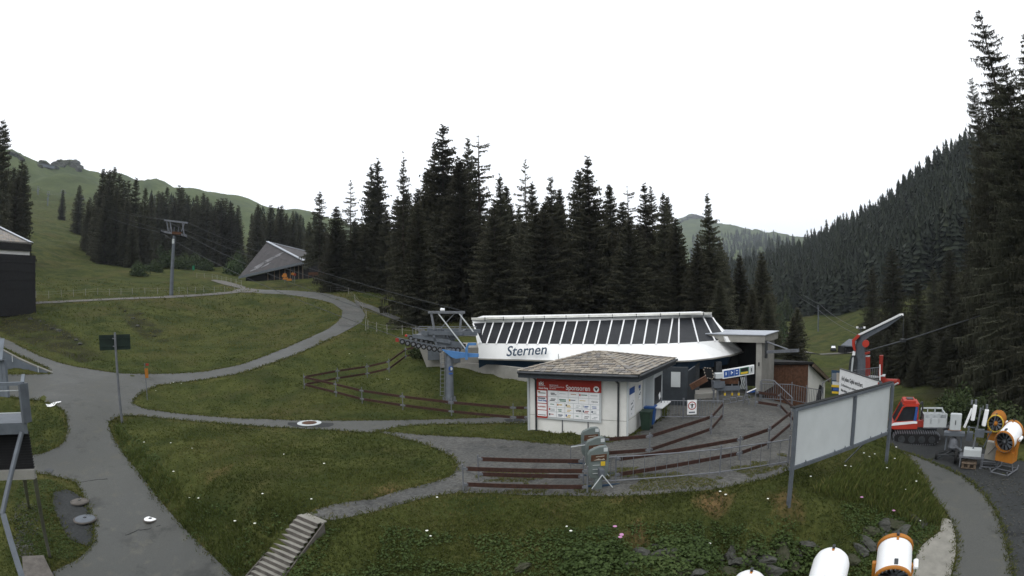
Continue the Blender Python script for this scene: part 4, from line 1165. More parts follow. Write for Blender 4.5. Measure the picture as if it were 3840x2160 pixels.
def wallposter(s0, s1, z0, z1, m, label):
    o = empty('poster', rw((s0 + s1) / 2, z0, .02), label, 'poster')
    MB().prism([rw(s0, z0, .012), rw(s1, z0, .012), rw(s1, z1, .012), rw(s0, z1, .012)], rn * .008).build('sheet', 'white', o)
    MB().prism([rw(s0, z1 - (z1 - z0) * .22, .022), rw(s1, z1 - (z1 - z0) * .22, .022), rw(s1, z1, .022), rw(s0, z1, .022)], rn * .003).build('header', m, o)
    for i in range(9):
        a = lerp(s0, s1, random.uniform(.1, .75)); z = lerp(z0, z1, random.uniform(.06, .68))
        MB().prism([rw(a, z, .022), rw(a + .14, z, .022), rw(a + .12, z + .09, .022), rw(a, z + .05, .022)], rn * .002).build('picture', random.choice(['bluegrey', 'greysteel', 'greypanel']), o)
wallposter(.28, 1.15, .95, 2.45, 'signblue', 'tall poster with blue header on the right wall of the ticket hut')
wallposter(1.8, 2.15, 1.6, 2.35, 'signblue', 'small blue edged notice on the right wall of the ticket hut')

def wheelie_bin(p, rz, body, lid, label):
    o = empty('wheelie_bin', p, label, 'bin', 'bins by the ticket counter', rz)
    b = MB(); hb = (.22, .26); ht = (.29, .34)
    vs = [(x * hb[0], y * hb[1], .06) for x, y in ((-1, -1), (1, -1), (1, 1), (-1, 1))] + [(x * ht[0], y * ht[1], .98) for x, y in ((-1, -1), (1, -1), (1, 1), (-1, 1))]
    b.add(vs, [(3, 2, 1, 0), (4, 5, 6, 7), (0, 1, 5, 4), (1, 2, 6, 5), (2, 3, 7, 6), (3, 0, 4, 7)]); link('body', b.mesh('body', bevel=.02), M[body], o)
    b = MB(); b.box((0, 0, 1.02), (.62, .74, .07)); b.tube((-.28, .36, 1.0), (.28, .36, 1.0), .03); link('lid', b.mesh('lid', bevel=.015), M[lid], o)
    for s in (-1, 1):
        b = MB(); b.tube((s * .25, .26, .1), (s * .31, .26, .1), .1, n=14); link('wheel', b.mesh('wheel'), M['black'], o)
wheelie_bin(wz(2423, 1613), R(-25), 'bingreen', 'bingreen', 'dark green wheelie bin, the front one beside the ticket hut counter')
wheelie_bin(wz(2432, 1597) + Vector((.15, .25, 0)), R(-25), 'binblue', 'binblue', 'blue wheelie bin standing behind the green one at the ticket hut')

# ------------------------------------------------------------------ lift station
def zr(z): return lambda u, v: wz(u, v, z)
topz, wtz, wbz, btz = 5.3, 5.0, 3.6, 2.5
mt = [262,325,408,490,567,650,735,818,908,998,1090,1182,1278,1375,1470,1565,1663,1765,1815,1920,2010]
mb_ = [205,268,345,428,510,593,678,768,857,948,1042,1137,1232,1330,1428,1530,1630,1730,1812,1970,2105]
ut = [1700 + x / 2.147 for x in mt]; ub = [1700 + x / 2.147 for x in mb_]
vt = lambda u: np.interp(u, [1770, 1823, 2165, 2385, 2522, 2594, 2640, 2675], [1213, 1210.5, 1205, 1199, 1194.5, 1192, 1191, 1191])
vb = lambda u: np.interp(u, [1790, 1960, 2319, 2461, 2543, 2618, 2680, 2725], [1287, 1289, 1291, 1289, 1286, 1282, 1277, 1271])
vbot = lambda u: np.interp(u, [1802, 2094, 2300, 2482, 2585, 2678, 2762, 2790], [1346, 1353.5, 1356, 1355.5, 1353.5, 1343.5, 1329, 1318])
vtop = lambda u: np.interp(u, [1768, 2668], [1197, 1176.5])
stn = empty('lift_station', wz(2200, 1353, btz) + Vector((0, 3, -2.5)), 'long white chairlift station with slanted dark windows and the name Sternen', 'lift station')
# columns of the skin: top, window top, window bottom, bottom
cols = []
UB = [1805] + [u for u in ub] + [2725]
UT = [1774] + [u for u in ut] + [2672]
UTT = [1768 + (2668 - 1768) * (a - 1774) / (2672 - 1774) for a in UT]
UBT = [1803 + (2790 - 1803) * ((a - 1805) / (2725 - 1805)) ** 1.0 for a in UB]
for a, c, d_, e in zip(UTT, UT, UB, UBT):
    cols.append((wz(a, vtop(a), topz), wz(c, vt(c), wtz), wz(d_, vb(d_), wbz), wz(e, vbot(e), btz)))
b = MB(); n = len(cols)
for c in cols: b.v += [tuple(q) for q in c]
for i in range(n - 1):
    for j in range(3): b.f.append((i * 4 + j, i * 4 + j + 1, (i + 1) * 4 + j + 1, (i + 1) * 4 + j))
# right end, back side, left end, roof
bo = Vector((.12, 1, 0)).normalized()
Rt, Rw1, Rw2, Rb = cols[-1]; Lt, Lw1, Lw2, Lb = cols[0]
k0 = len(b.v)
back = [(Lt + bo * 5), (Lb + bo * 6.5), (Rt + bo * 4.0), (Rb + bo * 4 + Vector((-.8, 0, 0)))]
b.v += [tuple(q) for q in back]
e = (n - 1) * 4
b.f += [(0, e, k0 + 2, k0), (0, k0, k0 + 1, 3, 2, 1), (e, e + 1, e + 2, e + 3, k0 + 3, k0 + 2), (k0, k0 + 2, k0 + 3, k0 + 1)]
b.build('shell', 'shell', stn)
inn = Vector((.05, 1, 0)).normalized()
for i in range(n - 1):
    a, c = cols[i], cols[i + 1]
    nn = (c[1] - a[1]).cross(a[2] - a[1]).normalized(); nn = nn if nn.y < 0 else -nn
    MB().prism([a[1], c[1], c[2], a[2]], nn * .02).build('window_pane', 'glass', stn)
for i in range(1, n - 1):
    a = cols[i]; dn = (a[2] - a[1]).normalized()
    MB().beam(a[1] + Vector((0, -.05, .06)), a[2] + dn * .05 + Vector((0, -.05, 0)), .095, .06, (0, -1, .3)).build('mullion', 'white', stn)
for c in (cols[0], cols[-1]): MB().beam(c[1] + Vector((0, -.03, 0)), c[2] + Vector((0, -.03, 0)), .10, .06, (0, -1, .3)).build('mullion', 'white', stn)
# end window strip seen edge on
a = cols[-1]
MB().prism([lerp(a[1], a[1] + bo * 3, .06) + Vector((.05, 0, 0)), lerp(a[1], a[1] + bo * 3, .9) + Vector((.05, 0, 0)), lerp(a[2], a[2] + bo * 3, .9) + Vector((.05, 0, 0)), lerp(a[2], a[2] + bo * 3, .06) + Vector((.05, 0, 0))], (.03, 0, 0)).build('end_window', 'glass', stn)
b = MB()
for i in range(n - 1): b.beam(cols[i][0] + Vector((0, -.06, .03)), cols[i + 1][0] + Vector((0, -.06, .03)), .16, .16)
b.build('gutter', 'trimwhite', stn)
for i in range(1, n - 1, 2):
    q = lerp(cols[i][0], cols[i + 1][0], .1); MB().box(q + Vector((0, -.17, 0)), (.05, .05, .26)).build('gutter_bracket', 'darksteel', stn)
b = MB()
for i in range(n - 1): b.beam(cols[i][3] + Vector((0, -.05, 0)), cols[i + 1][3] + Vector((0, -.05, 0)), .10, .09)
b.beam(cols[-1][3], back[3], .1, .09)
b.build('bottom_rim', 'concrete', stn)
b = MB()
sk = [c[3] + Vector((0, .45, -.03)) for c in cols]; sk[0] += Vector((.5, 0, 0)); sk[-1] += Vector((-.6, 0, 0))
for i in range(n - 1): b.quad(sk[i], sk[i + 1], sk[i + 1] + Vector((0, .35, -.72)), sk[i] + Vector((0, .35, -.72)))
b.quad(sk[0], sk[0] + bo * 5, sk[0] + bo * 5 + Vector((0, 0, -.7)), sk[0] + Vector((0, .35, -.7)))
b.quad(*[q + Vector((0, 0, 0)) for q in (sk[0], sk[-1], sk[-1] + bo * 3.2, sk[0] + bo * 5)])
b.build('skirt', 'navy', stn)
b = MB(); u_, v_ = 2094, 1345; q = wz(2094, 1352, btz + .02); b.beam(q + Vector((0, -.06, .02)), q + Vector((0, .02, .45)), .03, .03); b.build('panel_joint', 'darksteel', stn)
b = MB(); q = wz(2745, 1271, 3.75); b.prism([q + Vector(p) for p in ((-.2, .4, -.25), (-.3, .6, .12), (.45, .8, .12), (.3, .6, -.25))], (0, .8, 0)); b.build('end_cowl', 'shell', stn)
b = MB(); b.box(q + Vector((.44, .9, .0)), (.08, .5, .2)); b.build('end_lamp', 'red', stn)
# name
ln = [wz(1897, 1336, 2.78), wz(2036, 1339, 2.78)]
rt = (ln[1] - ln[0]).normalized(); upn = (cols[4][2] - cols[4][3]).normalized()
text('lettering', 'Sternen', 1.0, 'navy', stn, ln[0] + Vector((0, -.10, .02)), rt, upn, .01, .92, shear=.22, bold=.012)
# under the shell: machine room walls, parked chairs, bull wheel drive
b = MB(); w0 = wz(2470, 1520, 0); w1 = wz(2577, 1524, 0)
b.prism([w0, w1, w1 + bk * .12, w0 + bk * .12], (0, 0, 2.45)); b.prism([w1 + bk * .13, w1 + bk * 2.4, w1 + bk * 2.4 - Vector((.12, 0, 0)), w1 + bk * .13 - Vector((.12, 0, 0))], (0, 0, 2.2)); b.build('control_room', 'fascia', stn)
q0, q1 = lerp(w0, w1, .42), lerp(w0, w1, .74); MB().prism([q0 + Vector((0, -.03, 1.2)), q1 + Vector((0, -.03, 1.2)), q1 + Vector((0, -.03, 2.15)), q0 + Vector((0, -.03, 2.15))], (0, .02, 0)).build('notice', 'greypanel', stn)
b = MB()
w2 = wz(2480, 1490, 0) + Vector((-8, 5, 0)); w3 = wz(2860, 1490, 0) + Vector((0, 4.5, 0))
b.beam(w2 + Vector((0, 0, 1.2)), w3 + Vector((0, 0, 1.2)), .2, 2.6); b.build('rear_wall', 'shade_and_black', stn)  # black sheet painting the darkness of the space under the station
for (u, v, ww) in ((2640, 1440, .5), (2730, 1415, .4), (2560, 1420, .4)):
    b = MB(); c = wz(u, 1500, 0) + Vector((0, 2.0, 0)); b.box(c + Vector((0, 0, 1.1)), (ww, ww, 2.3)); b.build('support', 'darksteel', stn)
b = MB(); b.beam(wz(2590, 1452, 1.35), wz(2650, 1418, 1.9), .34, .34); b.build('drive_drum', 'rust', stn)
b = MB(); b.beam(wz(2612, 1447, 1.3), wz(2652, 1428, 1.6), .05, .08); b.build('drive_rod', 'greypanel', stn)
b = MB(); q = wz(2600, 1500, 0); b.prism([wz(2576, 1500, .0), wz(2690, 1492, .0), wz(2690, 1470, .0), wz(2576, 1478, .0)], (0, 0, .35)); b.build('plinth', 'concrete', stn)

# ------------------------------------------------------------------ concrete portal at the right end
pa = wd(2853, 1478, 39.5); pb = wd(2700, 1470, 40.5); pa.z = pb.z = 0
pd = (pb - pa).normalized(); pn = Vector((-pd.y, pd.x, 0)); pn = pn if pn.y > 0 else -pn
zt = wd(2853, 1262, 39.5).z
por = empty('concrete_portal', pa, 'grey concrete portal with flat slab roof at the right end of the white station', 'portal')
MB().prism([pa, pa + pd * .42, pa + pd * .42 + pn * 3.2, pa + pn * 3.2], (0, 0, zt - .1)).build('side_wall', 'concrete', por)
MB().prism([pa - pd * .32 - pn * .12, pa + pd * 4.2 - pn * .12, pa + pd * 4.2 + pn * 3.3, pa - pd * .32 + pn * 3.3] and [q + Vector((0, 0, zt - .42)) for q in (pa - pd * .25 - pn * .12, pa + pd * 4.2 - pn * .12, pa + pd * 4.2 + pn * 3.3, pa - pd * .25 + pn * 3.3)], (0, 0, .5)).build('roof_slab', 'concrete', por)
MB().prism([q + Vector((0, 0, zt + .085)) for q in (pa - pd * .32 - pn * .2, pa + pd * 4.2 - pn * .2, pa + pd * 4.2 + pn * 3.4, pa - pd * .32 + pn * 3.4)], (0, 0, .05)).build('roof_sheet', 'metalroof', por)
MB().prism([pa + pd * .42 + pn * 2.6, pa + pd * 4.2 + pn * 2.6, pa + pd * 4.2 + pn * 2.8, pa + pd * .42 + pn * 2.8], (0, 0, zt - .45)).build('back_wall', 'shade_and_black', por)  # shade of the deep opening put into the colour of this sheet
b = MB(); b.tube(pa + pd * .2 - pn * .03 + Vector((0, 0, 1.9)), pa + pd * .2 - pn * .02 + Vector((0, 0, 2.15)), .05); b.build('lamp', 'black', por)
b = MB(); a0 = wd(2875, 1320, 39.3); a1 = wd(2994, 1314, 37.0); b.beam(a0, a1, .14, .2); b.build('steel_arm', 'galv', por)
b = MB(); b.tube(wd(2873, 1281, 39.3), lerp(a0, a1, .68) + Vector((0, 0, .1)), .05); b.build('arm_brace', 'galv', por)
b = MB(); q = wd(2873, 1310, 39.3); b.box(q, (.14, .2, 1.2)); b.build('arm_bracket', 'darksteel', por)

# ------------------------------------------------------------------ retaining wall and machine house left of the station
gp = [G(1640, 1362), G(1710, 1378), G(1850, 1405), G(1990, 1436)]
tops = [(1640, 1350), (1710, 1360), (1850, 1368), (1990, 1384)]
rwal = empty('retaining_wall', gp[1], 'pale concrete retaining wall on the grass slope under the left end of the station', 'wall')
pts3 = []
for g_, (u, v) in zip(gp, tops):
    t_ = wd(u, v, math.hypot(g_.x, g_.y) + .1); pts3.append((g_, t_))
for (g0, t0), (g1, t1) in zip(pts3[:-1], pts3[1:]):
    MB().prism([g0 + Vector((0, 0, -.6)), g1 + Vector((0, 0, -.6)), t1, t0], (.05, .3, 0)).build('wall_panel', 'concrete', rwal)
dh = 43.0
mhs = empty('machine_house', wd(1680, 1350, dh), 'low concrete machine house with grey doors under the lift machinery', 'building')
a0, a1 = wd(1572, 1307, dh), wd(1812, 1307, dh - 1.2); a0.z = a1.z = 3.0
vv = [wd(1572, 1305, dh), wd(1812, 1303, dh - 1.2), wd(1812, 1375, dh - 1.2), wd(1600, 1350, dh)]
MB().prism([vv[0], vv[1], vv[2] + Vector((0, 0, -1)), vv[3] + Vector((0, 0, -.6))], (0, 4, 0)).build('wall', 'concrete', mhs)
for u0, v0, u1, v1 in ((1606, 1311, 1650, 1349), (1693, 1322, 1734, 1360), (1772, 1322, 1808, 1362)):
    q = [wd(u, v, dh - .2 - .5 * ((u - 1572) / 240)) + Vector((0, -.25, 0)) for u, v in ((u0, v0), (u1, v0), (u1, v1), (u0, v1))]
    MB().prism(q, (0, .12, 0)).build('door', 'greysteel', mhs)
q = wd(1660, 1315, dh - .4) + Vector((0, -.4, 0)); b = MB(); b.beam(q + Vector((0, 0, .0)), q + Vector((0, 0, -1.2)), .5, .3); b.build('pillar', 'concrete', mhs)

# ------------------------------------------------------------------ rope machinery on its column
mp0, mp1 = wd(1490, 1300, 38.5), wd(1800, 1300, 37.2)
def mp_(u, v, o=0.0):
    q = wplane(u, v, mp0, mp1); return q + Vector((.05, 1, 0)) * o
cb = G(1685, 1508)
mac = empty('lift_entry_tower', cb, 'round grey column carrying the sheave trains and steel gantry at the station entry', 'lift tower')
ctop = wd(1685, 1308, math.hypot(cb.x, cb.y) + .6)
b = MB(); b.tube(cb + Vector((0, 0, -.5)), ctop, .30, .235, 20); b.build('column', 'greysteel', mac, smooth=True)
b = MB(); b.tube(cb + Vector((0, 0, -.3)), cb + Vector((0, 0, .10)), .50, n=20); b.build('base_flange', 'galv', mac)
for i in range(12):
    a = i * math.pi / 6; b = MB(); c = cb + Vector((math.cos(a) * .40, math.sin(a) * .40, .22)); b.box(c, (.05, .05, .3)); b.build('anchor_bolt', 'galv', mac)
b = MB(); c = lerp(cb, ctop, .64) + Vector((.12, -.30, 0)); b.tube(c, c + Vector((.02, -.03, 0)), .16, n=20); b.build('number_badge', 'signblue', mac)
b = MB(); b.tube(c + Vector((.02, -.03, 0)), c + Vector((.022, -.036, 0)), .11, n=20); b.build('badge_ring', 'greypanel', mac)
MB().box(c + Vector((0, -.01, -.32)), (.26, .03, .1)).build('badge_plate', 'signblue', mac)
b = MB(); l0, l1 = cb + Vector((-.42, -.25, .5)), ctop + Vector((-.35, -.25, .2))
for o in (-.13, .13): b.tube(l0 + Vector((o, 0, 0)), l1 + Vector((o, 0, 0)), .018, n=5)
for i in range(13):
    q = lerp(l0, l1, i / 12); b.tube(q + Vector((-.13, 0, 0)), q + Vector((.13, 0, 0)), .014, n=5)
b.build('ladder', 'galv', mac)
def bar(nm, u0, v0, u1, v1, w, h, m='galv', o0=0, o1=0, par=None): return MB().beam(mp_(u0, v0, o0), mp_(u1, v1, o1), w, h).build(nm, m, par or mac)
bar('gantry_beam', 1606, 1171, 1743, 1171.5, .18, .16); 
bar('gantry_leg', 1617, 1173, 1628.5, 1236, .14, .14); bar('gantry_leg', 1732, 1173, 1723.5, 1245, .14, .14)
bar('brace', 1640, 1171, 1750, 1304, .06, .06, 'greypanel', 0, -.6); bar('brace', 1718, 1171, 1779, 1242, .06, .06, 'greypanel', 0, -.6); bar('brace', 1706, 1174, 1652, 1231, .05, .05)
b = MB(); b.lathe(mp_(1650, 1162), (1, 0, 0), [(0, .02), (.05, .13), (.28, .10), (.3, .14), (.33, .02)], 12); b.build('floodlight', 'white', mac)
for o in (0, 1.9):
    bar('main_beam', 1581, 1248, 1790, 1250, .16, .26, 'greysteel', o, o); bar('lower_beam', 1548, 1259, 1690, 1283, .16, .24, 'greysteel', o, o)
    bar('walkway_rail', 1548, 1231.5, 1776, 1233, .05, .05, 'galv', o, o)
    for u in (1548, 1590, 1640, 1690, 1735): bar('rail_post', u, 1232, u, 1256, .04, .04, 'galv', o, o)
bar('cross_beam', 1600, 1250, 1600, 1249, .2, .25, 'greysteel', -.2, 2.4); bar('cross_beam', 1730, 1250, 1731, 1249, .2, .25, 'greysteel', -.2, 2.4)
bar('walkway', 1552, 1258, 1780, 1262, 1.0, .05, 'galv', .9, .9)
bar('stub_beam', 1600, 1236, 1655, 1238, .3, .22, 'greysteel', .4, .4); bar('mesh_guard', 1665, 1262, 1708, 1266, .8, .35, 'galv', .9, .9)
bar('hanger', 1660, 1240, 1700, 1310, .12, .12, 'greysteel', .4, .2); bar('hanger', 1625, 1252, 1640, 1300, .16, .16, 'greysteel', 0, 0)
bar('head_frame', 1640, 1288, 1730, 1300, .5, .5, 'greysteel', .3, .3)
for o in (-.35, 2.2):
    bar('sheave_beam', 1494.5, 1268, 1655, 1301, .10, .16, 'greysteel', o, o); bar('sheave_beam', 1655, 1303, 1730, 1306, .10, .16, 'darksteel', o, o)
    for k, (u, v) in enumerate(((1515,1279),(1535,1285),(1556,1288),(1575,1294),(1594.5,1298),(1615,1302.5),(1634,1306),(1655,1309),(1692,1309),(1705,1310),(1721,1310))):
        c = mp_(u, v, o - .1); w_ = MB().lathe(c, (0, 1, 0), [(-.06, .03), (-.06, .12), (-.05, .185), (.05, .185), (.06, .12), (.06, .03)], 18).build('sheave_wheel', 'black', mac)
        MB().tube(c + Vector((0, -.075, 0)), c + Vector((0, .02, 0)), .10, n=14).build('hub', 'galv', w_)
b = MB(); b.box(mp_(1495, 1273, -.35), (.22, .2, .24)); b.build('end_catcher', 'red', mac)
b = MB(); b.lathe(mp_(1527, 1262, -.3), (0, 0, 1), [(0, .02), (.04, .09), (.12, .09), (.16, .02)], 10); b.build('warning_knob', 'brightred', mac)
arm = [mp_(u, v, -.9) for u, v in ((1665.5,1306),(1753,1319),(1800,1322),(1800,1333),(1753,1334),(1718,1339),(1700,1333))]
MB().prism(arm, (0, .35, 0)).build('guide_arm', 'blue', mac)
MB().prism([mp_(u, v, -1.0) for u, v in ((1752,1300),(1762,1281),(1792,1281),(1792,1289),(1765,1290),(1761,1302),(1761,1342),(1752,1342))], (0, .2, 0)).build('guide_upright', 'blue', mac)

# ------------------------------------------------------------------ fences with brown planks on galvanised posts
def plank_fence(nodes, label, zs=(.92, .30), gap=.14, ground=True, ph=1.05, grp='brown plank fences', posts=None, base_z=None):
    """nodes: pixels on the upper plank's middle line"""
    P = hits(nodes, zs[0])
    o = empty('plank_fence', P[0], label, 'fence', grp)
    for i, p in enumerate(P):
        if posts and i not in posts: continue
        b = MB(); b.box(p + Vector((0, 0, ph / 2 - .15)), (.05, .05, ph + .3)); b.tube(p + Vector((0, 0, ph)), p + Vector((0, 0, ph + .03)), .032); po = b.build('post', 'galv', o)
    for p, q in zip(P[:-1], P[1:]):
        d = (q - p); L = d.length; d = d.normalized()
        for z in zs:
            a, c = p + d * gap + Vector((0, 0, z)), q - d * gap + Vector((0, 0, z))
            k = max(1, round(L / 6.5))
            for j in range(k):
                MB().beam(lerp(a, c, j / k), lerp(a, c, (j + 1) / k), .045, .155).build('plank', 'plank', o)
            for s, e_ in ((p, d), (q, -d)):
                MB().beam(s + Vector((0, 0, z)), s + e_ * (gap + .05) + Vector((0, 0, z)), .06, .10).build('bracket', 'galv', o)
    return o
plank_fence([(1735, 1757), (2203, 1766)], 'short brown plank fence in front left of the turnstiles, nearest to the camera')
plank_fence([(1792, 1721), (2188, 1729)], 'short brown plank fence running into the middle turnstile from the left')
plank_fence([(2268, 1648), (2437, 1636), (2668, 1563), (2712, 1515)], 'brown plank fence angled along the ticket hut towards the loading gates')
plank_fence([(2310, 1723), (2776, 1647), (2886, 1610), (2968, 1546)], 'long brown plank fence from the turnstiles to the left end of the large billboard')
plank_fence([(2834, 1470), (2928, 1484), (2982, 1534)], 'short brown plank fence beside the grey stair railing', zs=(.92, .30))
plank_fence([(1562,1300),(1520,1311),(1458,1356),(1376,1375),(1265,1391),(1139,1414),(1258,1441),(1356,1465),(1509,1487),(1692,1509),(1924,1529),(1978,1529)], 'long brown plank fence bending in a sharp corner on the grass below the station', zs=(.85, .30))

# galvanised grid fence in front
def grid_fence(nodes, label, ht=1.08, step=.42, zb=.14, PP=None, cat='fence', grp='galvanised bar fences', thick=.02, name='bar_fence', post=True):
    P = PP or hits(nodes, ht); o = empty(name, P[0], label, cat, grp)
    for i, p in enumerate(P):
        if post: b = MB(); b.tube(p + Vector((0, 0, -.3)), p + Vector((0, 0, ht + .16)), .032, n=8); b.build('post', 'galv', o)
    for p, q in zip(P[:-1], P[1:]):
        for z in (ht, zb): MB().tube(p + Vector((0, 0, z)), q + Vector((0, 0, z)), .024, n=6).build('rail', 'galv', o)
        k = max(2, int((q - p).length / step))
        for j in range(1, k):
            c = lerp(p, q, j / k); MB().tube(c + Vector((0, 0, zb)), c + Vector((0, 0, ht)), thick / 2 * 1.2, n=5).build('bar', 'galv', o)
    return o
grid_fence([(2205, 1719), (2704, 1684), (2962, 1648)], 'long galvanised bar fence curving along the front edge of the gravel yard')
grid_fence([(2480, 1502), (2565, 1503)], 'galvanised barrier left of the no entry sign before the station', 1.05, .16)
grid_fence([(2562, 1503), (2625, 1503), (2712, 1504)], 'galvanised barrier carrying the no entry sign before the station', 1.05, .16)
grid_fence(None, 'grey stair railing with close upright bars right of the concrete portal', 1.12, .17, thick=.03, PP=[Vector((q_.x, q_.y, q_.z - 1.12)) for q_ in (wd(2851, 1438, 37.6), wd(2970, 1442, 36.4), wd(3025, 1454, 37), wd(3087, 1464, 38.4))])
def handrail(pix, d, label, r=.03, n=None):
    pts = [wd(u, v, dd) for (u, v), dd in zip(pix, d)]
    o = empty('handrail', Vector((pts[0].x, pts[0].y, hz(pts[0].x, pts[0].y))), label, 'handrail')
    MB().path(pts, r, 8).build('rail', 'galv', o)
    for p in pts:
        if p.z > .2: MB().tube(p, Vector((p.x, p.y, -.1)), r, n=6).build('post', 'galv', o)
handrail([(2856, 1425), (2902, 1427), (2972, 1492)], [37.6, 37.2, 35.8], 'grey diagonal handrail of the steps before the stair railing')
handrail([(3084, 1437), (3120, 1415)], [40, 42], 'short sloping handrail beside the dark poster')
# no entry sign
q = wz(2595, 1545, .35); q2 = wz(2563, 1545, .35); 
q = hits([(2594, 1503)], 1.05)[0]
ns = empty('no_entry_sign', q + Vector((0, -.12, .12)), 'white sign with red ring and black figure on the barrier before the station', 'sign')
sgr = Vector((1, -.1, 0)).normalized(); sgn = Vector((-.1, -1, 0)).normalized()
def sq(x, z, o=0): return q + sgr * x + Vector((0, 0, z)) + sgn * (.10 + o)
MB().prism([sq(-.27, .30), sq(.27, .30), sq(.27, 1.12), sq(-.27, 1.12)], sgn * .02).build('board', 'white', ns)
c = sq(0, .80, .025); ring = MB(); ring.tube(c, c + sgn * .004, .235, n=28); ring.build('ring', 'signred', ns)
b = MB(); b.tube(c + sgn * .005, c + sgn * .009, .185, n=28); b.build('disc', 'white', ns)
b = MB(); b.prism([sq(x, .80 + z, .036) for x, z in ((-.025,.08),(-.14,.07),(-.14,.045),(-.04,.03),(-.05,-.15),(-.02,-.15),(0,-.03),(.02,-.15),(.05,-.15),(.04,.03),(.14,.045),(.14,.07),(.025,.08),(.02,.13),(-.02,.13))], sgn * .004); b.build('figure', 'black', ns)
MB().prism([sq(-.18, .38, .025), sq(.18, .38, .025), sq(.18, .46, .025), sq(-.18, .46, .025)], sgn * .003).build('caption_strip', 'bluegrey', ns)

# ------------------------------------------------------------------ turnstiles
def turnstile(p, rz):
    o = empty('turnstile', p, 'x', 'turnstile', 'turnstiles at the queue entrance', rz)
    # seen from -Y
    prof = [(-.36, .62), (-.33, .52), (-.2, .45), (.22, .45), (.34, .55), (.38, .8), (.40, 1.35), (.37, 1.62), (.28, 1.67), (.05, 1.66), (-.30, 1.52), (-.38, 1.38)]
    b = MB(); b.prism([(x, -.13, z) for x, z in prof], (0, .26, 0)); link('housing', b.mesh('housing', bevel=.02), M['housing'], o)
    b = MB(); b.prism([(x, -.16, z) for x, z in ((-.28, 1.14), (.30, 1.16), (.31, 1.40), (-.27, 1.37))], (0, .03, 0)); link('advert', b.mesh('advert'), M['rust'], o)
    b = MB(); b.prism([(x, -.168, z) for x, z in ((-.10, 1.29), (.22, 1.31), (.22, 1.34), (-.10, 1.32))], (0, .01, 0)); b.prism([(x, -.168, z) for x, z in ((-.18, 1.17), (.0, 1.24), (.12, 1.20), (.2, 1.24), (.25, 1.17))], (0, .01, 0)); link('advert_print', b.mesh('advert_print'), M['shingle_a'], o)
    b = MB(); b.box((.17, -.15, 1.03), (.16, .04, .16)); link('label', b.mesh('label'), M['yellow'], o)
    b = MB(); b.box((.27, -.14, 1.56), (.15, .02, .14)); link('lamp', b.mesh('lamp'), M['greypanel'], o)
    for z in (.98, .82, .66): b = MB(); b.box((-.08, -.15, z), (.26, .02, .015)); link('groove', b.mesh('groove'), M['greypanel'], o)
    b = MB(); b.box((.02, 0, .22), (.28, .22, .5)); b.box((.02, 0, -.06), (.55, .4, .06)); link('pedestal', b.mesh('pedestal'), M['housing'], o)
    b = MB(); b.box((.08, -.30, .74), (.20, .36, .30)); link('mechanism', b.mesh('mechanism', bevel=.02), M['greysteel'], o)
    for a in (-38, 38):
        b = MB(); q = Vector((.08, -.50, .70)); b.tube(q, q + Vector((math.sin(R(a)) * .62, -.05, -math.cos(R(a)) * .62)), .02, n=8); link('arm', b.mesh('arm'), M['greypanel'], o)
    for s in (-1, 1):
        b = MB(); b.beam((s * .2, .1, .05), (s * .9, .25, -.0), .05, .12); link('foot_bar', b.mesh('foot_bar'), M['navy'], o)
    return o
t1 = turnstile(wz(2240, 1832), R(2)); t1['label'] = 'grey green turnstile nearest to the camera, behind the bar fence'
t2 = copy_tree(t1); t2.location = wz(2232, 1640, 1.66) * 1; t2.location.z = 0; t2['label'] = 'middle turnstile of the three, between the plank fences'
t3 = copy_tree(t1); t3.location = wz(2213, 1603, 1.66) * 1; t3.location.z = 0; t3['label'] = 'rearmost turnstile, in front of the ticket hut wall'
for t_, v0 in ((t2, 0), (t3, 0)): t_.location = Vector((t_.location.x, t_.location.y, 0))
gb = empty('guard_bar', wz(2140, 1768), 'thin white guard bar frame left of the turnstiles', 'barrier')
pts = [wz(2140, 1768), wz(2140, 1768) + Vector((0, 0, 1.05))]; p2 = wz(2215, 1655, 1.05)
MB().path([pts[0], pts[1], p2], .02, 6).build('frame', 'galv', gb); MB().path([pts[1], wz(2205, 1652, 1.05) + Vector((.2, -.5, 0))], .02, 6).build('rail', 'greypanel', gb)

# ------------------------------------------------------------------ boarding signs and gates under the station
lg = empty('boarding_gate', wz(2690, 1545), 'steel boarding gate frame with blue pictogram sign before the station', 'gate')
gd = 36.2
def lgp(u, v, o=0): return wd(u, v, gd + o - (u - 2600) * .0022)
for (u0, v0, u1, v1, w, m) in ((2677,1462,2672,1555,.09,'galv'),(2690,1440,2692,1555,.10,'galv'),(2795,1405,2800,1470,.10,'galv'),(2797,1466,2817,1545,.08,'galv'),(2797,1470,2778,1545,.06,'galv'),(2688,1490,2700,1560,.07,'galv')):
    MB().beam(lgp(u0, v0), lgp(u1, v1), w, w).build('post', m, lg)
MB().prism([lgp(u, v, -.2) for u, v in ((2711, 1388), (2828, 1368), (2828, 1402), (2711, 1421))], (0, .12, 0)).build('sign_box', 'white', lg)
def lgs(f0, f1, t0=.12, t1=.88, o=-.24):
    def at(f, t): return lgp(lerp(2711, 2828, f), lerp(lerp(1388, 1368, f), lerp(1421, 1402, f), t), o)
    return [at(f0, t0), at(f1, t0), at(f1, t1), at(f0, t1)]
for f0, f1, m in ((.03,.19,'signblue'),(.20,.36,'signblue'),(.37,.53,'signblue'),(.55,.83,'green'),(.85,.98,'greypanel')):
    MB().prism(lgs(f0, f1), (0, .02, 0)).build('pictogram', m, lg)
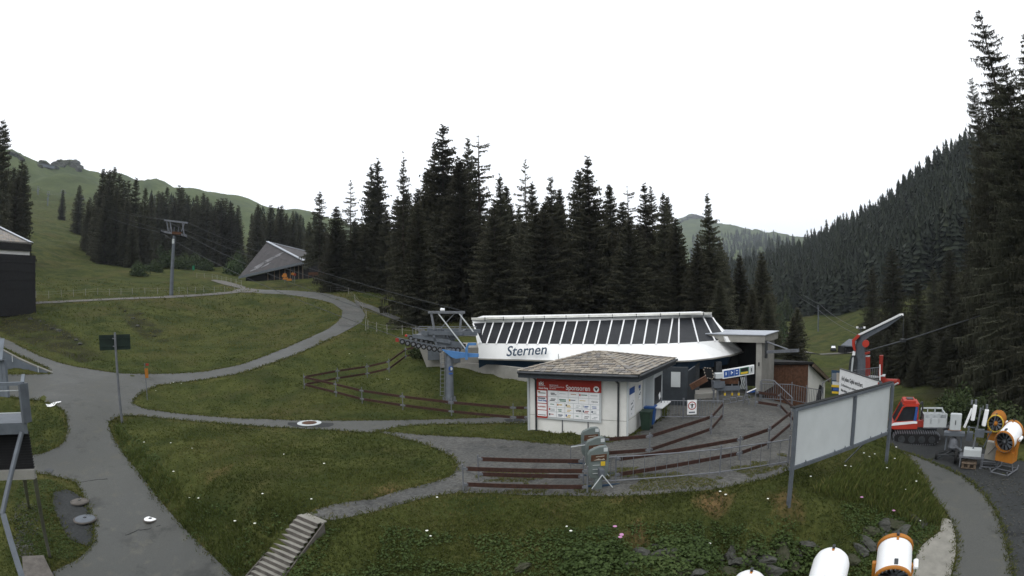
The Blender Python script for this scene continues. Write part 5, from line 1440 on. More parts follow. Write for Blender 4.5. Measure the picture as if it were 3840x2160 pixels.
for f, t, m, w_, h_ in ((.09,.3,'white',.02,.35),(.26,.25,'white',.015,.4),(.29,.4,'white',.03,.12),(.42,.3,'white',.06,.06),(.42,.6,'white',.05,.06),(.58,.18,'black',.22,.35),(.57,.6,'yellow',.24,.22),(.9,.3,'darksteel',.03,.4)):
    MB().prism(lgs(f, f + w_, t, t + h_, -.255), (0, .01, 0)).build('pictogram_mark', m, lg)
MB().box(lgp(2693, 1440), (.75, .5, .42), R(-5)).build('control_box', 'greysteel', lg); MB().box(lgp(2696, 1408), (.55, .5, .30), R(-5)).build('top_box', 'greypanel', lg)
MB().beam(lgp(2690, 1457), lgp(2775, 1455), .12, .28).build('gate_beam', 'greysteel', lg)
MB().beam(lgp(2702, 1430), lgp(2770, 1428), .06, .36).build('red_panel', 'rust', lg)
for u in (2718, 2745, 2770):
    MB().beam(lgp(u, 1430), lgp(u, 1500), .05, .05).build('divider', 'galv', lg); MB().box(lgp(u, 1478), (.1, .1, .16)).build('yellow_tag', 'yellow', lg)
for i, (u, v) in enumerate(((2722, 1505), (2745, 1500), (2770, 1495), (2798, 1490))):
    a0, a1, a2, a3 = lgp(u - 6, v - 8, -.1), lgp(u + 14, v - 8, -.1), lgp(u + 18, v + 6, -.1), lgp(u - 4, v + 9, -.1)
    MB().path([a0, a1, a2, a3], .025, 6).build('gate_loop', 'galv', lg)
msg = empty('mirror_panel', lgp(2672, 1460), 'dark square mirror panel with black and yellow hazard edge beside the boarding gate', 'mirror')
qd = [(2637, 1378), (2670, 1382), (2677, 1422), (2648, 1416)]
MB().prism([lgp(u, v, -.3) for u, v in qd], (0, .06, 0)).build('panel', 'shade_and_black', msg)
for i in range(4):
    a_, c_ = qd[i], qd[(i + 1) % 4]
    for j in range(7):
        f0, f1 = j / 7, (j + 1) / 7
        MB().beam(lgp(lerp(a_[0], c_[0], f0), lerp(a_[1], c_[1], f0), -.34), lgp(lerp(a_[0], c_[0], f1), lerp(a_[1], c_[1], f1), -.34), .05, .05).build('hazard_stripe', 'shingle_a' if j % 2 else 'black', msg)
MB().beam(lgp(2668, 1420, -.2), lgp(2672, 1465, -.2), .06, .06).build('arm', 'galv', msg)
bb_ = empty('blue_barrier', lgp(2818, 1478), 'blue barrier board with silver top between gate and portal', 'barrier')
MB().prism([lgp(u, v, -.3) for u, v in ((2802, 1470), (2835, 1456), (2835, 1470), (2806, 1474))], (0, .08, 0)).build('board', 'signblue', bb_)
MB().beam(lgp(2801, 1471, -.35), lgp(2836, 1456, -.35), .06, .06).build('top_bar', 'white', bb_)
# parked chair seats hanging under the station
for i in range(4):
    o = empty('lift_chair', lgp(2772 + i * 6, 1450, 1.0), 'pale bent chair frame, %s from the left, hanging behind the pictogram sign' % ORD[i], 'lift chair', 'chairs parked under the station')
    MB().path([lgp(2778 + i * 6, 1415, 1.0), lgp(2782 + i * 6, 1435, 1.0), lgp(2774 + i * 6, 1460, 1.0)], .03, 6).build('frame', 'greypanel', o)
    MB().beam(lgp(2774 + i * 6, 1460, 1.0), lgp(2784 + i * 6, 1462, 1.2), .3, .06).build('seat', 'darksteel', o)
# ------------------------------------------------------------------ large billboard seen from behind
b0, b1 = wz(2948, 1870), wz(3320, 1715)
b0.z = hz(b0.x, b0.y); b1.z = hz(b1.x, b1.y)
bd = (Vector((b1.x, b1.y, 0)) - Vector((b0.x, b0.y, 0))).normalized(); bn = Vector((bd.y, -bd.x, 0)); bn = bn if bn.y < 0 else -bn
BZ0, BZ1 = 1.12, 3.22
bil = empty('billboard', b0, 'large two-panel billboard seen from its blank grey back, on steel posts above the bank', 'billboard')
def bq(s, z, o=0): return Vector((b0.x, b0.y, 0)) + bd * s + bn * o + Vector((0, 0, z))
BLn = (Vector((b1.x, b1.y, 0)) - Vector((b0.x, b0.y, 0))).length
for s, zg in ((.05, b0.z - .4), (BLn - .05, b1.z - .5)): MB().beam(bq(s, zg, .10), bq(s, BZ1, .10), .12, .12, bd).build('post', 'greysteel', bil)
MB().beam(bq(BLn * .56, BZ0 - .0, .07), bq(BLn * .56, BZ1, .07), .14, .08, bd).build('middle_post', 'greysteel', bil)
MB().prism([bq(.12, BZ0 + .05, .0), bq(BLn * .56 - .07, BZ0 + .05, .0), bq(BLn * .56 - .07, BZ1 - .06, .0), bq(.12, BZ1 - .06, .0)], bn * .02).build('back_panel', 'greypanel', bil)
MB().prism([bq(BLn * .56 + .07, BZ0 + .05, .0), bq(BLn - .12, BZ0 + .05, .0), bq(BLn - .12, BZ1 - .06, .0), bq(BLn * .56 + .07, BZ1 - .06, .0)], bn * .02).build('back_panel', 'greypanel', bil)
for z in (BZ0, BZ1): MB().beam(bq(-.02, z, .05), bq(BLn + .02, z, .05), .12, .12).build('frame_rail', 'greysteel', bil)
MB().beam(bq(-.04, BZ1 + .075, .0), bq(BLn + .04, BZ1 + .075, .0), .22, .025).build('cap_strip', 'shade_and_black', bil)
for s in (.8, 2.6, 3.3, 5.2, 6.1):
    MB().prism([bq(s - .06, BZ0 + .06, .1), bq(s + .06, BZ0 + .06, .1), bq(s, BZ0 + .18, .1)], bn * .02).build('gusset', 'greysteel', bil)
MB().prism([bq(BLn * .33, BZ1 + .09, 0), bq(BLn * .33 + .3, BZ1 + .09, 0), bq(BLn * .33 + .15, BZ1 + .42, 0)], bn * .03).build('sheet_tip', 'shade_and_black', bil) if False else None
b = MB()
for s in (BLn * .74,): b.tube(bq(s, 0, -1.0), bq(s, BZ0, 0), .03)
b.build('rear_strut', 'galv', bil)

# advertising banner behind it
n0, n1 = wz(3152, 1383, 2.25), wz(3300, 1430, 2.25)
nd = Vector((n1.x - n0.x, n1.y - n0.y, 0)).normalized(); nl = math.hypot(n1.x - n0.x, n1.y - n0.y); nn_ = Vector((nd.y, -nd.x, 0)); nn_ = nn_ if nn_.dot(Vector((-n0.x, -n0.y, 0))) > 0 else -nn_
ban = empty('advert_banner', Vector((n0.x, n0.y, 0)), 'white advertising banner with the line Auf jedem Gipfel versichert behind the billboard', 'banner')
def nq(s, z, o=0): return Vector((n0.x, n0.y, 0)) + nd * s + nn_ * o + Vector((0, 0, z))
MB().prism([nq(0, .1), nq(nl, .1), nq(nl, 2.25), nq(0, 2.25)], nn_ * .05).build('sheet', 'white', ban)
MB().beam(nq(0, 2.27, .02), nq(nl + .1, 2.27, .02), .1, .05).build('top_rail', 'darksteel', ban)
MB().beam(nq(nl + .12, 0, .02), nq(nl + .12, 2.25, .02), .16, .1).build('end_post', 'greysteel', ban)
MB().prism([nq(nl - .14, .1, .052), nq(nl, .1, .052), nq(nl, 2.2, .052), nq(nl - .14, 2.2, .052)], nn_ * .004).build('red_edge', 'red', ban)
text('lettering', 'Auf jedem Gipfel versichert.', .36, 'darksteel', ban, nq(nl * .06, 1.62, .055), nd, Vector((0, 0, 1)), .003, .78 * nl / 5.6, bold=.006)
text('lettering', 'Die Skiversicherung mit weltweiter Versicherungsdeckung.', .21, 'darksteel', ban, nq(nl * .06, 1.27, .055), nd, Vector((0, 0, 1)), .003, .78 * nl / 5.6)
text('lettering', 'Mehr erfahren.', .21, 'darksteel', ban, nq(nl * .06, .95, .055), nd, Vector((0, 0, 1)), .003, .78 * nl / 5.6, bold=.006)
MB().prism([nq(nl * .68, .12, .055), nq(nl * .80, .12, .055), nq(nl * .74, .62, .055)], nn_ * .005).build('peak_mark', 'shade_and_black', ban)
pst = empty('event_poster', wd(3126, 1470, 37), 'dark blue and yellow event poster left of the white banner', 'poster')
def pq(x, y, o=0): return wd(lerp(3118, 3150, x), lerp(1388, 1476, y) + x * 2, 37.2 - o)
for (x0, y0, x1, y1, m, o) in ((0,0,1,1,'navy',0),(.05,.12,.62,.42,'bluegrey',.03),(.1,.48,.95,.62,'greypanel',.03),(.6,.1,.95,.5,'shingle_a',.05),(.0,.62,.9,.72,'yellow',.05),(.05,.90,.95,.99,'yellow',.03),(.2,.75,.8,.86,'signblue',.03)):
    MB().prism([pq(x0, y0, o), pq(x1, y0, o), pq(x1, y1, o), pq(x0, y1, o)], (.01, .02, 0)).build('print' if o else 'board', m, pst)

# ------------------------------------------------------------------ snow conveyor / drag lift drive
dp0, dp1 = wd(3180, 1400, 38), wd(3330, 1400, 35.5)
def dq(u, v, o=0.0):
    q = wplane(u, v, dp0, dp1); return q + Vector((.65, .75, 0)) * o
dl = empty('drag_lift', Vector((dq(3225, 1400).x, dq(3225, 1400).y, 0)), 'drag lift drive with red bent arm and long silver boom behind the white banner', 'drag lift')
def poly(nm, pix, th, m, o=0, p=None): return MB().prism([dq(u, v, o) for u, v in pix], Vector((.65, .75, 0)) * th).build(nm, m, p or dl)
poly('housing', ((3181,1440),(3182,1385),(3186,1350),(3193,1333),(3207,1330),(3214,1345),(3212,1395),(3212,1440)), .7, 'darksteel')
poly('housing_stripe', ((3190,1440),(3191,1385),(3195,1345),(3200,1336),(3202,1345),(3197,1390),(3197,1440)), .02, 'greypanel', -.03)
poly('drive_body', ((3205,1400),(3207,1300),(3213,1270),(3228,1260),(3240,1275),(3243,1330),(3250,1345),(3248,1440),(3206,1440)), .5, 'greysteel', .1)
poly('red_arm', ((3196,1294),(3196,1274),(3216,1254),(3226,1256),(3224,1262),(3206,1279),(3206,1295),(3210,1312),(3202,1312)), .4, 'brightred', -.15)
poly('red_link', ((3200,1296),(3208,1298),(3210,1318),(3203,1318)), .3, 'red', -.1)
poly('silver_joint', ((3198,1318),(3208,1315),(3207,1332),(3196,1332)), .3, 'white', -.1)
poly('boom', ((3225,1258),(3379,1180),(3383,1182),(3383,1188),(3330,1225),(3262,1262),(3230,1285)), .28, 'greysteel', 0)
MB().beam(dq(3225, 1256, .1), dq(3381, 1180, .1), .34, .12).build('boom_highlight', 'white', dl)  # white strip paints the highlight along the silver boom's top
MB().path([dq(3381, 1181), dq(3388, 1190), dq(3388, 1210), dq(3386, 1270)], .02, 5).build('boom_cable', 'cable', dl)
MB().lathe(dq(3247, 1288, -.2), (.6, .7, 0), [(0, .02), (.02, .22), (.3, .22), (.32, .02)], 16).build('red_motor', 'brightred', dl)
poly('red_cover', ((3243,1322),(3262,1318),(3262,1326),(3244,1330)), .3, 'red', -.1)
poly('red_column', ((3246,1337),(3262,1337),(3262,1430),(3245,1430)), .35, 'red'); poly('column_cap', ((3246,1335),(3262,1335),(3262,1338),(3246,1338)), .37, 'greypanel', -.01)
poly('orange_column', ((3297,1335),(3311,1335),(3307,1412),(3294,1412)), .3, 'red', .2)
poly('red_housing', ((3301,1412),(3319,1411),(3320,1462),(3303,1466)), .6, 'red', 0); poly('housing_top', ((3300,1409),(3319,1409),(3319,1412),(3300,1412)), .62, 'greypanel', -.02)
MB().tube(dq(3320, 1432, .2), dq(3368, 1434, .2), .17, n=14).build('red_roller', 'red', dl)
MB().beam(dq(3260, 1411), dq(3293, 1414), .2, .10).build('buffer_bar', 'greypanel', dl)
MB().path([dq(3368, 1436), dq(3350, 1446), dq(3335, 1452)], .05, 6).build('chain', 'greypanel', dl)
MB().tube(dq(3226, 1226, .3), dq(3226, 1420, .3), .04, n=6).build('mast', 'darksteel', dl); MB().tube(dq(3212, 1233, .3), dq(3241, 1231, .3), .03, n=6).build('mast_arm', 'galv', dl)
for u in (3213, 3240): MB().tube(dq(u, 1233, .3), dq(u, 1226, .3), .06, .08, 8).build('floodlight', 'white', dl)
dr = empty('platform_railing', dq(3256, 1420), 'galvanised railing with upright bars in front of the red column', 'railing')
MB().beam(dq(3205, 1386, -.3), dq(3301, 1374, -.3), .05, .05).build('rail', 'galv', dr)
for i in range(14): u = 3212 + i * 6.8; MB().beam(dq(u, 1385.5 - i * .85, -.3), dq(u, 1425, -.3), .02, .02).build('bar', 'galv', dr)
MB().beam(dq(3301, 1364, -.3), dq(3301, 1425, -.3), .05, .05).build('post', 'white', dr)
cb1 = empty('haul_rope', dq(3244, 1318), 'thick grey haul rope rising from the drag lift into the trees', 'rope')
MB().path([dq(3244, 1318), wd(3440, 1262, 40), wd(3560, 1222, 44), wd(3680, 1183, 50)], .045, 6).build('rope', 'cable', cb1)
MB().box(wd(3385, 1277, 39), (.3, .3, .2)).build('rope_grip', 'darksteel', cb1)

# ------------------------------------------------------------------ brown shed right of the portal
sh = empty('brown_shed', Vector((wd(2950, 1420, 45).x, wd(2950, 1420, 45).y, -1.5)), 'rust brown boarded shed with white gable side below the stair railing', 'shed')
s0, s1, s2 = wd(2868, 1366, 43), wd(3032, 1367, 43), wd(3095, 1428, 46)
SW = Vector((0, 0, -3.2))
nbo = 16
for i in range(nbo):
    a, c = lerp(s0, s1, i / nbo), lerp(s0, s1, (i + .96) / nbo)
    MB().prism([a, c, c + SW, a + SW], (0, .08, 0)).build('wall_board', 'rust', sh)
bk2 = Vector((s2.x - s1.x, s2.y - s1.y, 0))
MB().prism([s1 + Vector((.05, .05, 0)), s2, s2 + Vector((0, 0, -2.2)), s1 + Vector((.05, .05, -3.2))], (-.2, .3, 0)).build('gable_wall', 'stucco', sh)
MB().prism([s0 + Vector((-.1, -.3, .05)), s1 + Vector((.25, -.3, .05)), s2 + Vector((.3, -.1, .08)), s2 + Vector((-5, 4, .08)), s0 + Vector((-.1, 3, .05))], (0, 0, .16)).build('roof', 'darkboard', sh)
MB().beam(s1 + Vector((.25, -.25, -.02)), s2 + Vector((.35, -.1, -.0)), .12, .26).build('verge_board', 'wood', sh)
MB().beam(lerp(s1, s2, .55) + Vector((0, -.1, -1.5)), lerp(s1, s2, .75) + Vector((0, -.1, -1.5)), .1, 1.4).build('door', 'darkboard', sh)
lum = empty('timber_pile', wz(3080, 1503, .1), 'small pile of pale planks and poles behind the billboard edge', 'timber')
for i in range(6):
    p = wz(3055 + i * 5, 1508 - i, .15 + .05 * i); MB().beam(p, p + Vector((2.1, .35 + .2 * (i % 3), .05 * (i % 2))), .12, .06).build('plank', 'palewood', lum)

# ------------------------------------------------------------------ chalet with the big roof
c_l, c_r, c_a, c_b = wd(897, 1036, 132), wd(1142, 980, 122), wd(1002, 907, 137), wd(1150, 943, 138)
ch = empty('mountain_chalet', G(1030, 1046), 'dark wooden chalet under a huge sloping grey roof on the left hill', 'building')
MB().prism([c_l, c_r, c_a], (0, 0, -.35)).build('roof', 'roofgrey', ch)
MB().prism([c_a, c_r, c_b], (0, 0, -.35)).build('side_roof', 'roofgrey', ch)
MB().beam(c_a + Vector((0, 0, .1)), c_r + Vector((0, -.1, .1)), .7, .2).build('hip_flashing', 'metalroof', ch)
MB().beam(c_l + Vector((0, -.15, -.3)), c_r + Vector((0, -.15, -.3)), .3, .5).build('eave_board', 'greysteel', ch)
MB().beam(c_a + Vector((0, 0, .1)), c_b + Vector((0, 0, .1)), .4, .15).build('ridge_cap', 'metalroof', ch)
fa = [lerp(c_l, c_r, t) + Vector((.3, 1.2, -.4)) for t in (.05, .35, .7, 1.0)]
bse = [Vector((p.x, p.y, hz(p.x, p.y) - .5)) for p in fa]
for i in range(3): MB().prism([fa[i], fa[i + 1], bse[i + 1], bse[i]], (0, .3, 0)).build('wall', 'darkboard', ch)
MB().prism([fa[3], fa[3] + Vector((3, 12, 0)), bse[3] + Vector((3, 12, 0)), bse[3]], (.3, 0, 0)).build('wall', 'darkboard', ch)
for t in (.42, .52, .6, .68, .76, .82, .88, .94):
    p = lerp(c_l, c_r, t) + Vector((.2, .9, -.4)); MB().beam(p, Vector((p.x, p.y, hz(p.x, p.y) - .3)), .18, .18).build('post', 'wood', ch)
n_ = (c_r - c_l).cross(c_a - c_l).normalized(); n_ = n_ if n_.z > 0 else -n_
for (a, c, w, l, ang) in ((.25,.22,.5,2.2,.5),(.33,.30,.6,3.0,.55),(.42,.38,.5,2.4,.5),(.22,.12,.4,2.0,.5),(.36,.16,.3,1.6,.6)):
    q = c_l + (c_r - c_l) * a + (c_a - c_l) * c + n_ * .04
    al = ((c_r - c_l).normalized() + (c_a - c_l).normalized() * ang).normalized(); cr = n_.cross(al)
    pts_ = [q + al * l * math.cos(k) / 1.3 * (1 + .25 * math.sin(3 * k)) + cr * w * math.sin(k) * (1 + .3 * math.cos(5 * k)) for k in np.linspace(0, 6.28, 13)[:-1]]
    MB().prism(pts_, n_ * .03).build('lichen_patch', 'lichen', ch)
for i, (u, v, m, w_) in enumerate([(1068,1030,'orange',1.4),(1098,1027,'orange',1.2),(1105,1030,'red',1.0)]):
    p = wd(u, v, 119.5); o = empty('sun_shade', p, 'folded %s cloth shade, %s from the left, on the chalet terrace' % ('orange' if m == 'orange' else 'red', ORD[i]), 'shade')
    MB().box(p, (w_ * .55, .3, .5)).build('cloth', m, o, bevel=.08); MB().tube(p + Vector((0, 0, -1.6)), p + Vector((0, 0, .5)), .05).build('pole', 'galv', o)
for i, u in enumerate((1165, 1185, 1205)):
    p = wd(u, 1032, 119); o = empty('terrace_bench', p, 'dull red bench on the chalet terrace, %s from the left' % ORD[i], 'bench', 'benches on the terrace')
    MB().box(p, (1.2, .5, .08)).build('seat', 'rust', o); MB().box(p + Vector((0, .25, .35)), (1.2, .08, .5)).build('backrest', 'rust', o)
    for s in (-1, 1): MB().box(p + Vector((s * .5, 0, -.3)), (.08, .4, .6)).build('leg', 'rust', o)

# ------------------------------------------------------------------ dark house at the left edge
hx = 78.0
def hq(u, v, dd=0): return wd(u, v, hx + dd)
e0, e1 = hq(133, 958), hq(135, 1132); w0_ = hq(-260, 930, -8)
base = Vector((e1.x, e1.y, hz(e1.x, e1.y)))
dhs = empty('dark_house', base, 'house clad in black stained boards with a shingle roof at the left edge', 'building')
lv = Vector((w0_.x - e0.x, w0_.y - e0.y, 0)).normalized(); zt_, zb_ = e0.z, min(e1.z, base.z) - .2
Ln = 11.0; hb = Vector((-.80, .60, 0)).normalized()
nb_ = 7
for i in range(nb_):
    z0, z1 = lerp(zb_, zt_, i / nb_), lerp(zb_, zt_, (i + 1) / nb_) - .03
    pA = Vector((e0.x, e0.y, 0)); pB = pA + lv * Ln
    MB().prism([pA + Vector((0, -.02 * (i % 2), z0)), pB + Vector((0, 0, z0)), pB + Vector((0, .06, z1)), pA + Vector((0, .06, z1))], hb * .15).build('wall_board', 'darkboard', dhs)
MB().prism([pA + hb * .2 + Vector((0, 0, zb_)), pB + hb * .2 + Vector((0, 0, zb_)), pB + hb * 8 + Vector((0, 0, zb_)), pA + hb * 8 + Vector((0, 0, zb_))], (0, 0, zt_ - zb_)).build('wall', 'darkboard', dhs)
r0, r1 = hq(112, 941), hq(118, 913); fr = lv * -1
pc = Vector((r0.x, r0.y, 0)); zf0, zf1 = hq(112, 957).z, hq(112, 941).z
MB().prism([pc + Vector((0, 0, zf0)) + hb * .3, pc + lv * 10 + Vector((0, 0, zf0)) + hb * .3, pc + lv * 10 + hb * 7 + Vector((0, 0, zf0)), pc + hb * 7 + Vector((0, 0, zf0))], (0, 0, zf1 - zf0 + .1)).build('frieze', 'stucco', dhs)
pe = Vector((r1.x, r1.y, 0)); ze0, ze1 = hq(116, 941).z, hq(118, 913).z
MB().prism([pe + Vector((0, 0, ze0)), pe + lv * 10 + Vector((0, 0, ze0)), pe + lv * 10 + Vector((0, 0, ze1)), pe + Vector((0, 0, ze1))], hb * .6).build('eave_board', 'darkboard', dhs)
apx = hq(-60, 825, 5)
pl0, pr0 = pe + lv * 10 + Vector((0, 0, ze1)), pe + Vector((0, 0, ze1))
MB().prism([pl0, pr0, apx, apx + lv * 3], (0, 0, -.1)).build('roof', 'shingle_c', dhs)
random.seed(9)
n3 = 0
al_ = (pr0 - pl0).normalized(); nr_ = al_.cross(apx - pr0).normalized(); nr_ = nr_ if nr_.z > 0 else -nr_; uv_ = nr_.cross(al_); uv_ = uv_ if uv_.z > 0 else -uv_
for r_ in range(9):
    for c_ in range(26):
        x = -c_ * .42 - .1 - (r_ % 2) * .2; s = .1 + r_ * .42
        p = pr0 + al_ * x + uv_ * s
        hip = (apx - pr0); k_ = s / max(hip.dot(uv_), .01); lim = hip.dot(al_) * k_
        if x > lim - .35: continue
        if x < -7.5: continue
        vs = [p + al_ * a + uv_ * b_ + nr_ * c for c in (.02, .07) for a, b_ in ((0, 0), (.39, 0), (.39, .46), (0, .46))]
        MB().add(vs, [(3, 2, 1, 0), (4, 5, 6, 7), (0, 1, 5, 4), (1, 2, 6, 5), (2, 3, 7, 6), (3, 0, 4, 7)]).build('shingle', random.choice(['shingle_b', 'shingle_c', 'shingle_c']), dhs); n3 += 1
for i in range(14):
    a, c = lerp(pr0, apx, i / 14), lerp(pr0, apx, (i + .94) / 14); MB().beam(a + Vector((0, 0, .14)), c + Vector((0, 0, .14)), 1.0, .05).build('verge_plate', 'metalroof', dhs)

# ------------------------------------------------------------------ blue grey walls, balcony at the left edge
bw = empty('ramp_wall', G(100, 1402), 'blue grey wedge shaped retaining wall at the road fork on the left', 'wall')
g0, g1 = G(192, 1400), G(60, 1403); g2 = G(-80, 1404)
d1_ = math.hypot(g0.x, g0.y)
gq = [wplane(u, v, g0, g2) for u, v in ((192, 1401), (110, 1368), (60, 1345), (0, 1312), (-80, 1290), (-80, 1405), (60, 1403))]
MB().prism(gq, (0, .4, 0)).build('wall_face', 'bluegrey', bw)
MB().path([q + Vector((0, .15, .04)) for q in gq[:5]], .10, 6).build('coping', 'concrete', bw)
for u, v in ((48, 1345), (145, 1384)):
    q = wplane(u, v, g0, g2); MB().box(q + Vector((0, -.05, 0)), (.06, .05, .45)).build('slot_lamp', 'greypanel', bw)
stb = empty('clad_house', G(-10, 1500), 'pale board clad house corner behind the balcony at the left edge', 'building')
q = [wd(u, v, 31) for u, v in ((-140, 1270), (2, 1300), (27, 1345), (33, 1490), (-140, 1520))]
dw_ = wd(33, 1490, 31)
pp = [wd(u, v, 31) for u, v in ((30, 1350), (30, 1490))]
xA = Vector((pp[1].x, pp[1].y, 0)); dirw = Vector((-.94, -.1, 0)).normalized()
zT1, zB1 = pp[0].z, pp[1].z
for i in range(10): MB().prism([xA + dirw * (i * .3) + Vector((0, 0, zB1)), xA + dirw * (i * .3 + .28) + Vector((0, 0, zB1)), xA + dirw * (i * .3 + .28) + Vector((0, 0, zT1)), xA + dirw * (i * .3) + Vector((0, 0, zT1))], (0, .15, 0)).build('wall_board', 'bluegrey', stb)
MB().prism([xA + Vector((.05, -.2, zT1)), xA + dirw * 4 + Vector((0, -.2, zT1)), xA + dirw * 4 + Vector((-1.4, .8, zT1 + .6)), xA + Vector((-1.0, .9, zT1 + .9))], (0, 0, .06)).build('roof', 'bluegrey', stb)

bal = empty('balcony', Vector((wd(60, 1780, 17).x, wd(60, 1780, 17).y, -2)), 'grey steel balcony with railing and pale wooden props at the left edge', 'balcony')
BDd = 15.5
def lq(u, v, dd=0): return wd(u, v, BDd + dd)
deck = lq(100, 1585)
zdk = deck.z
edge_r = Vector((deck.x, deck.y, 0))
back_ = Vector((-.74, .67, 0)); left_ = Vector((-.80, -.60, 0)).normalized()
MB().prism([edge_r + Vector((0, 0, zdk - .28)), edge_r + left_ * 4 + Vector((0, 0, zdk - .28)), edge_r + left_ * 4 + Vector((0, 0, zdk)), edge_r + Vector((0, 0, zdk))], back_ * .12).build('edge_beam', 'greysteel', bal)
MB().prism([edge_r + back_ * .12 + Vector((0, 0, zdk - .12)), edge_r + left_ * 4 + back_ * .12 + Vector((0, 0, zdk - .12)), edge_r + left_ * 4 + back_ * 1.6 + Vector((0, 0, zdk - .12)), edge_r + back_ * 1.6 + Vector((0, 0, zdk - .12))], (0, 0, .1)).build('deck', 'greysteel', bal)
rail_z = lq(97, 1418, 1.0).z
for i, s in enumerate((0, .35)):
    p = edge_r + back_ * (1.5 * s + .05)
MB().beam(edge_r + Vector((0, .02, zdk)), edge_r + Vector((0, .02, rail_z)), .30, .08).build('railing_post', 'greysteel', bal)
MB().beam(edge_r + Vector((0, 0, rail_z)), edge_r + left_ * 4 + Vector((0, 0, rail_z)), .10, .08).build('handrail', 'bluegrey', bal)
MB().beam(edge_r + Vector((0, 0, rail_z)), edge_r + back_ * 1.6 + Vector((0, 0, rail_z)), .10, .08).build('handrail', 'bluegrey', bal)
for z in (.25, .8): MB().tube(edge_r + Vector((0, 0, zdk + z)), edge_r + left_ * 4 + Vector((0, 0, zdk + z)), .012, n=5).build('wire', 'greypanel', bal)
# slatted wall under the deck
lowz = lq(98, 1775).z; pz = edge_r + back_ * .35
k_ = 14
for i in range(k_):
    z0, z1 = lerp(lowz, zdk - .3, i / k_), lerp(lowz, zdk - .3, (i + .8) / k_)
    MB().prism([pz + Vector((.0, 0, z0)), pz + left_ * 4 + Vector((0, 0, z0)), pz + left_ * 4 + Vector((0, .05, z1)), pz + Vector((0, .05, z1))], back_ * .04).build('slat', 'darkboard', bal)
MB().prism([pz + back_ * .1 + Vector((0, 0, lowz)), pz + back_ * .1 + left_ * 4 + Vector((0, 0, lowz)), pz + back_ * .1 + left_ * 4 + Vector((0, 0, zdk - .3)), pz + back_ * .1 + Vector((0, 0, zdk - .3))], back_ * .05).build('backing', 'shade_and_black', bal)
MB().beam(pz + Vector((.05, -.05, lowz - .12)), pz + left_ * 4 + Vector((0, -.05, lowz - .12)), .14, .24).build('sill_beam', 'concrete', bal)
g = G(176, 2045); top_ = pz + Vector((-.03, 0, lowz - .2)); MB().beam(top_, Vector((g.x * .97, g.y * .97, g.z - .2)), .12, .12).build('prop', 'concrete', bal)
top2 = pz + left_ * .35 + back_ * .5 + Vector((0, 0, lowz - .2)); g = G(108, 1900); MB().beam(top2, g, .12, .12).build('prop', 'concrete', bal)
MB().tube(edge_r + Vector((-.15, -.1, zdk - .25)), lq(8, 1930, -1.0), .07, n=8).build('diagonal_strut', 'greysteel', bal)
MB().beam(lq(12, 1930, -2), lq(95, 2200, -3), .14, .10).build('lower_rail', 'greysteel', bal)
ce = empty('concrete_kerb', wt(150, 2150, 22), 'pale concrete kerb slab at the bottom left corner', 'kerb')
gg = hits([(85, 2095), (165, 2090), (235, 2230), (100, 2260)])
MB().prism([p + Vector((0, 0, -.1)) for p in gg], (0, 0, .2)).build('slab', 'riser', ce)
rub = MB()
for i in range(420):
    u, v = random.uniform(55, 130), random.uniform(1890, 2100)
    p = G(u, v) if i % 3 == 0 else p + Vector((random.uniform(-.25, .25), random.uniform(-.25, .25), 0))
    s = random.uniform(.03, .08); rub.box((p.x, p.y, hz(p.x, p.y) + s * .2), (s, s * .8, s * .6), random.random() * 3, random.random())
o = rub.build('rubble', 'rock'); tag(o, 'loose grey rubble under the balcony', 'rubble', kind='stuff')

# ------------------------------------------------------------------ signs and covers on the left road
g = G(458, 1585); hd = math.hypot(g.x, g.y)
bs = empty('sign_post', g, 'tall leaning-free steel post with a dark green board seen from behind', 'sign'); bs['label'] = 'tall steel post carrying a dark green board at the road fork'
MB().tube(g + Vector((0, 0, -.3)), Vector((g.x, g.y, wd(430, 1247, hd).z)), .085, .075, 12).build('pole', 'galv', bs)
q = [wd(u, v, hd + .15) for u, v in ((373, 1253), (487, 1257), (486, 1314), (375, 1311))]
xm = (q[1] - q[0]).normalized(); ctr = (q[0] + q[2]) / 2; w2_, h2_ = (q[1] - q[0]).length / 2, (q[0].z - q[3].z) / 2
xm.z = 0; xm.normalize()
MB().prism([ctr + xm * a * w2_ + Vector((0, 0, b_ * h2_)) for a, b_ in ((-1, -1), (1, -1), (1, 1), (-1, 1))], (.02, .04, 0)).build('board', 'darkgreen', bs)
for z in (-.5, .5): MB().beam(ctr - xm * w2_ + Vector((0, -.03, z * h2_)), ctr + xm * w2_ + Vector((0, -.03, z * h2_)), .03, .05).build('cross_rail', 'darkgreen', bs)
for z in (-.5, .5): MB().box(ctr + Vector((0, -.06, z * h2_)), (.24, .1, .06)).build('clamp', 'galv', bs)
g = G(553, 1500); hd = math.hypot(g.x, g.y)
ts = empty('trail_sign', g, 'thin post with an orange timetable board beside the junction', 'sign')
MB().tube(g, Vector((g.x, g.y, wd(547, 1362, hd).z)), .03, n=8).build('pole', 'galv', ts)
a_, c_ = wd(543, 1382, hd - .08), wd(557, 1417, hd - .08)
MB().prism([a_, Vector((c_.x, c_.y, a_.z)), c_, Vector((a_.x, a_.y, c_.z))], (0, -.03, 0)).build('board', 'orange', ts)
a_, c_ = wd(547, 1363, hd - .08), wd(558, 1371, hd - .08)
MB().prism([a_, Vector((c_.x, c_.y, a_.z)), c_, Vector((a_.x, a_.y, c_.z))], (0, -.03, 0)).build('top_plate', 'red', ts)
g = G(1077, 1072); hd = math.hypot(g.x, g.y)
ts = empty('hiking_sign', g, 'small post with yellow hiking signs on the mound below the chalet', 'sign')
tz = wd(1077, 1028, hd).z; MB().tube(g, Vector((g.x, g.y, tz)), .05, n=8).build('pole', 'darksteel', ts)
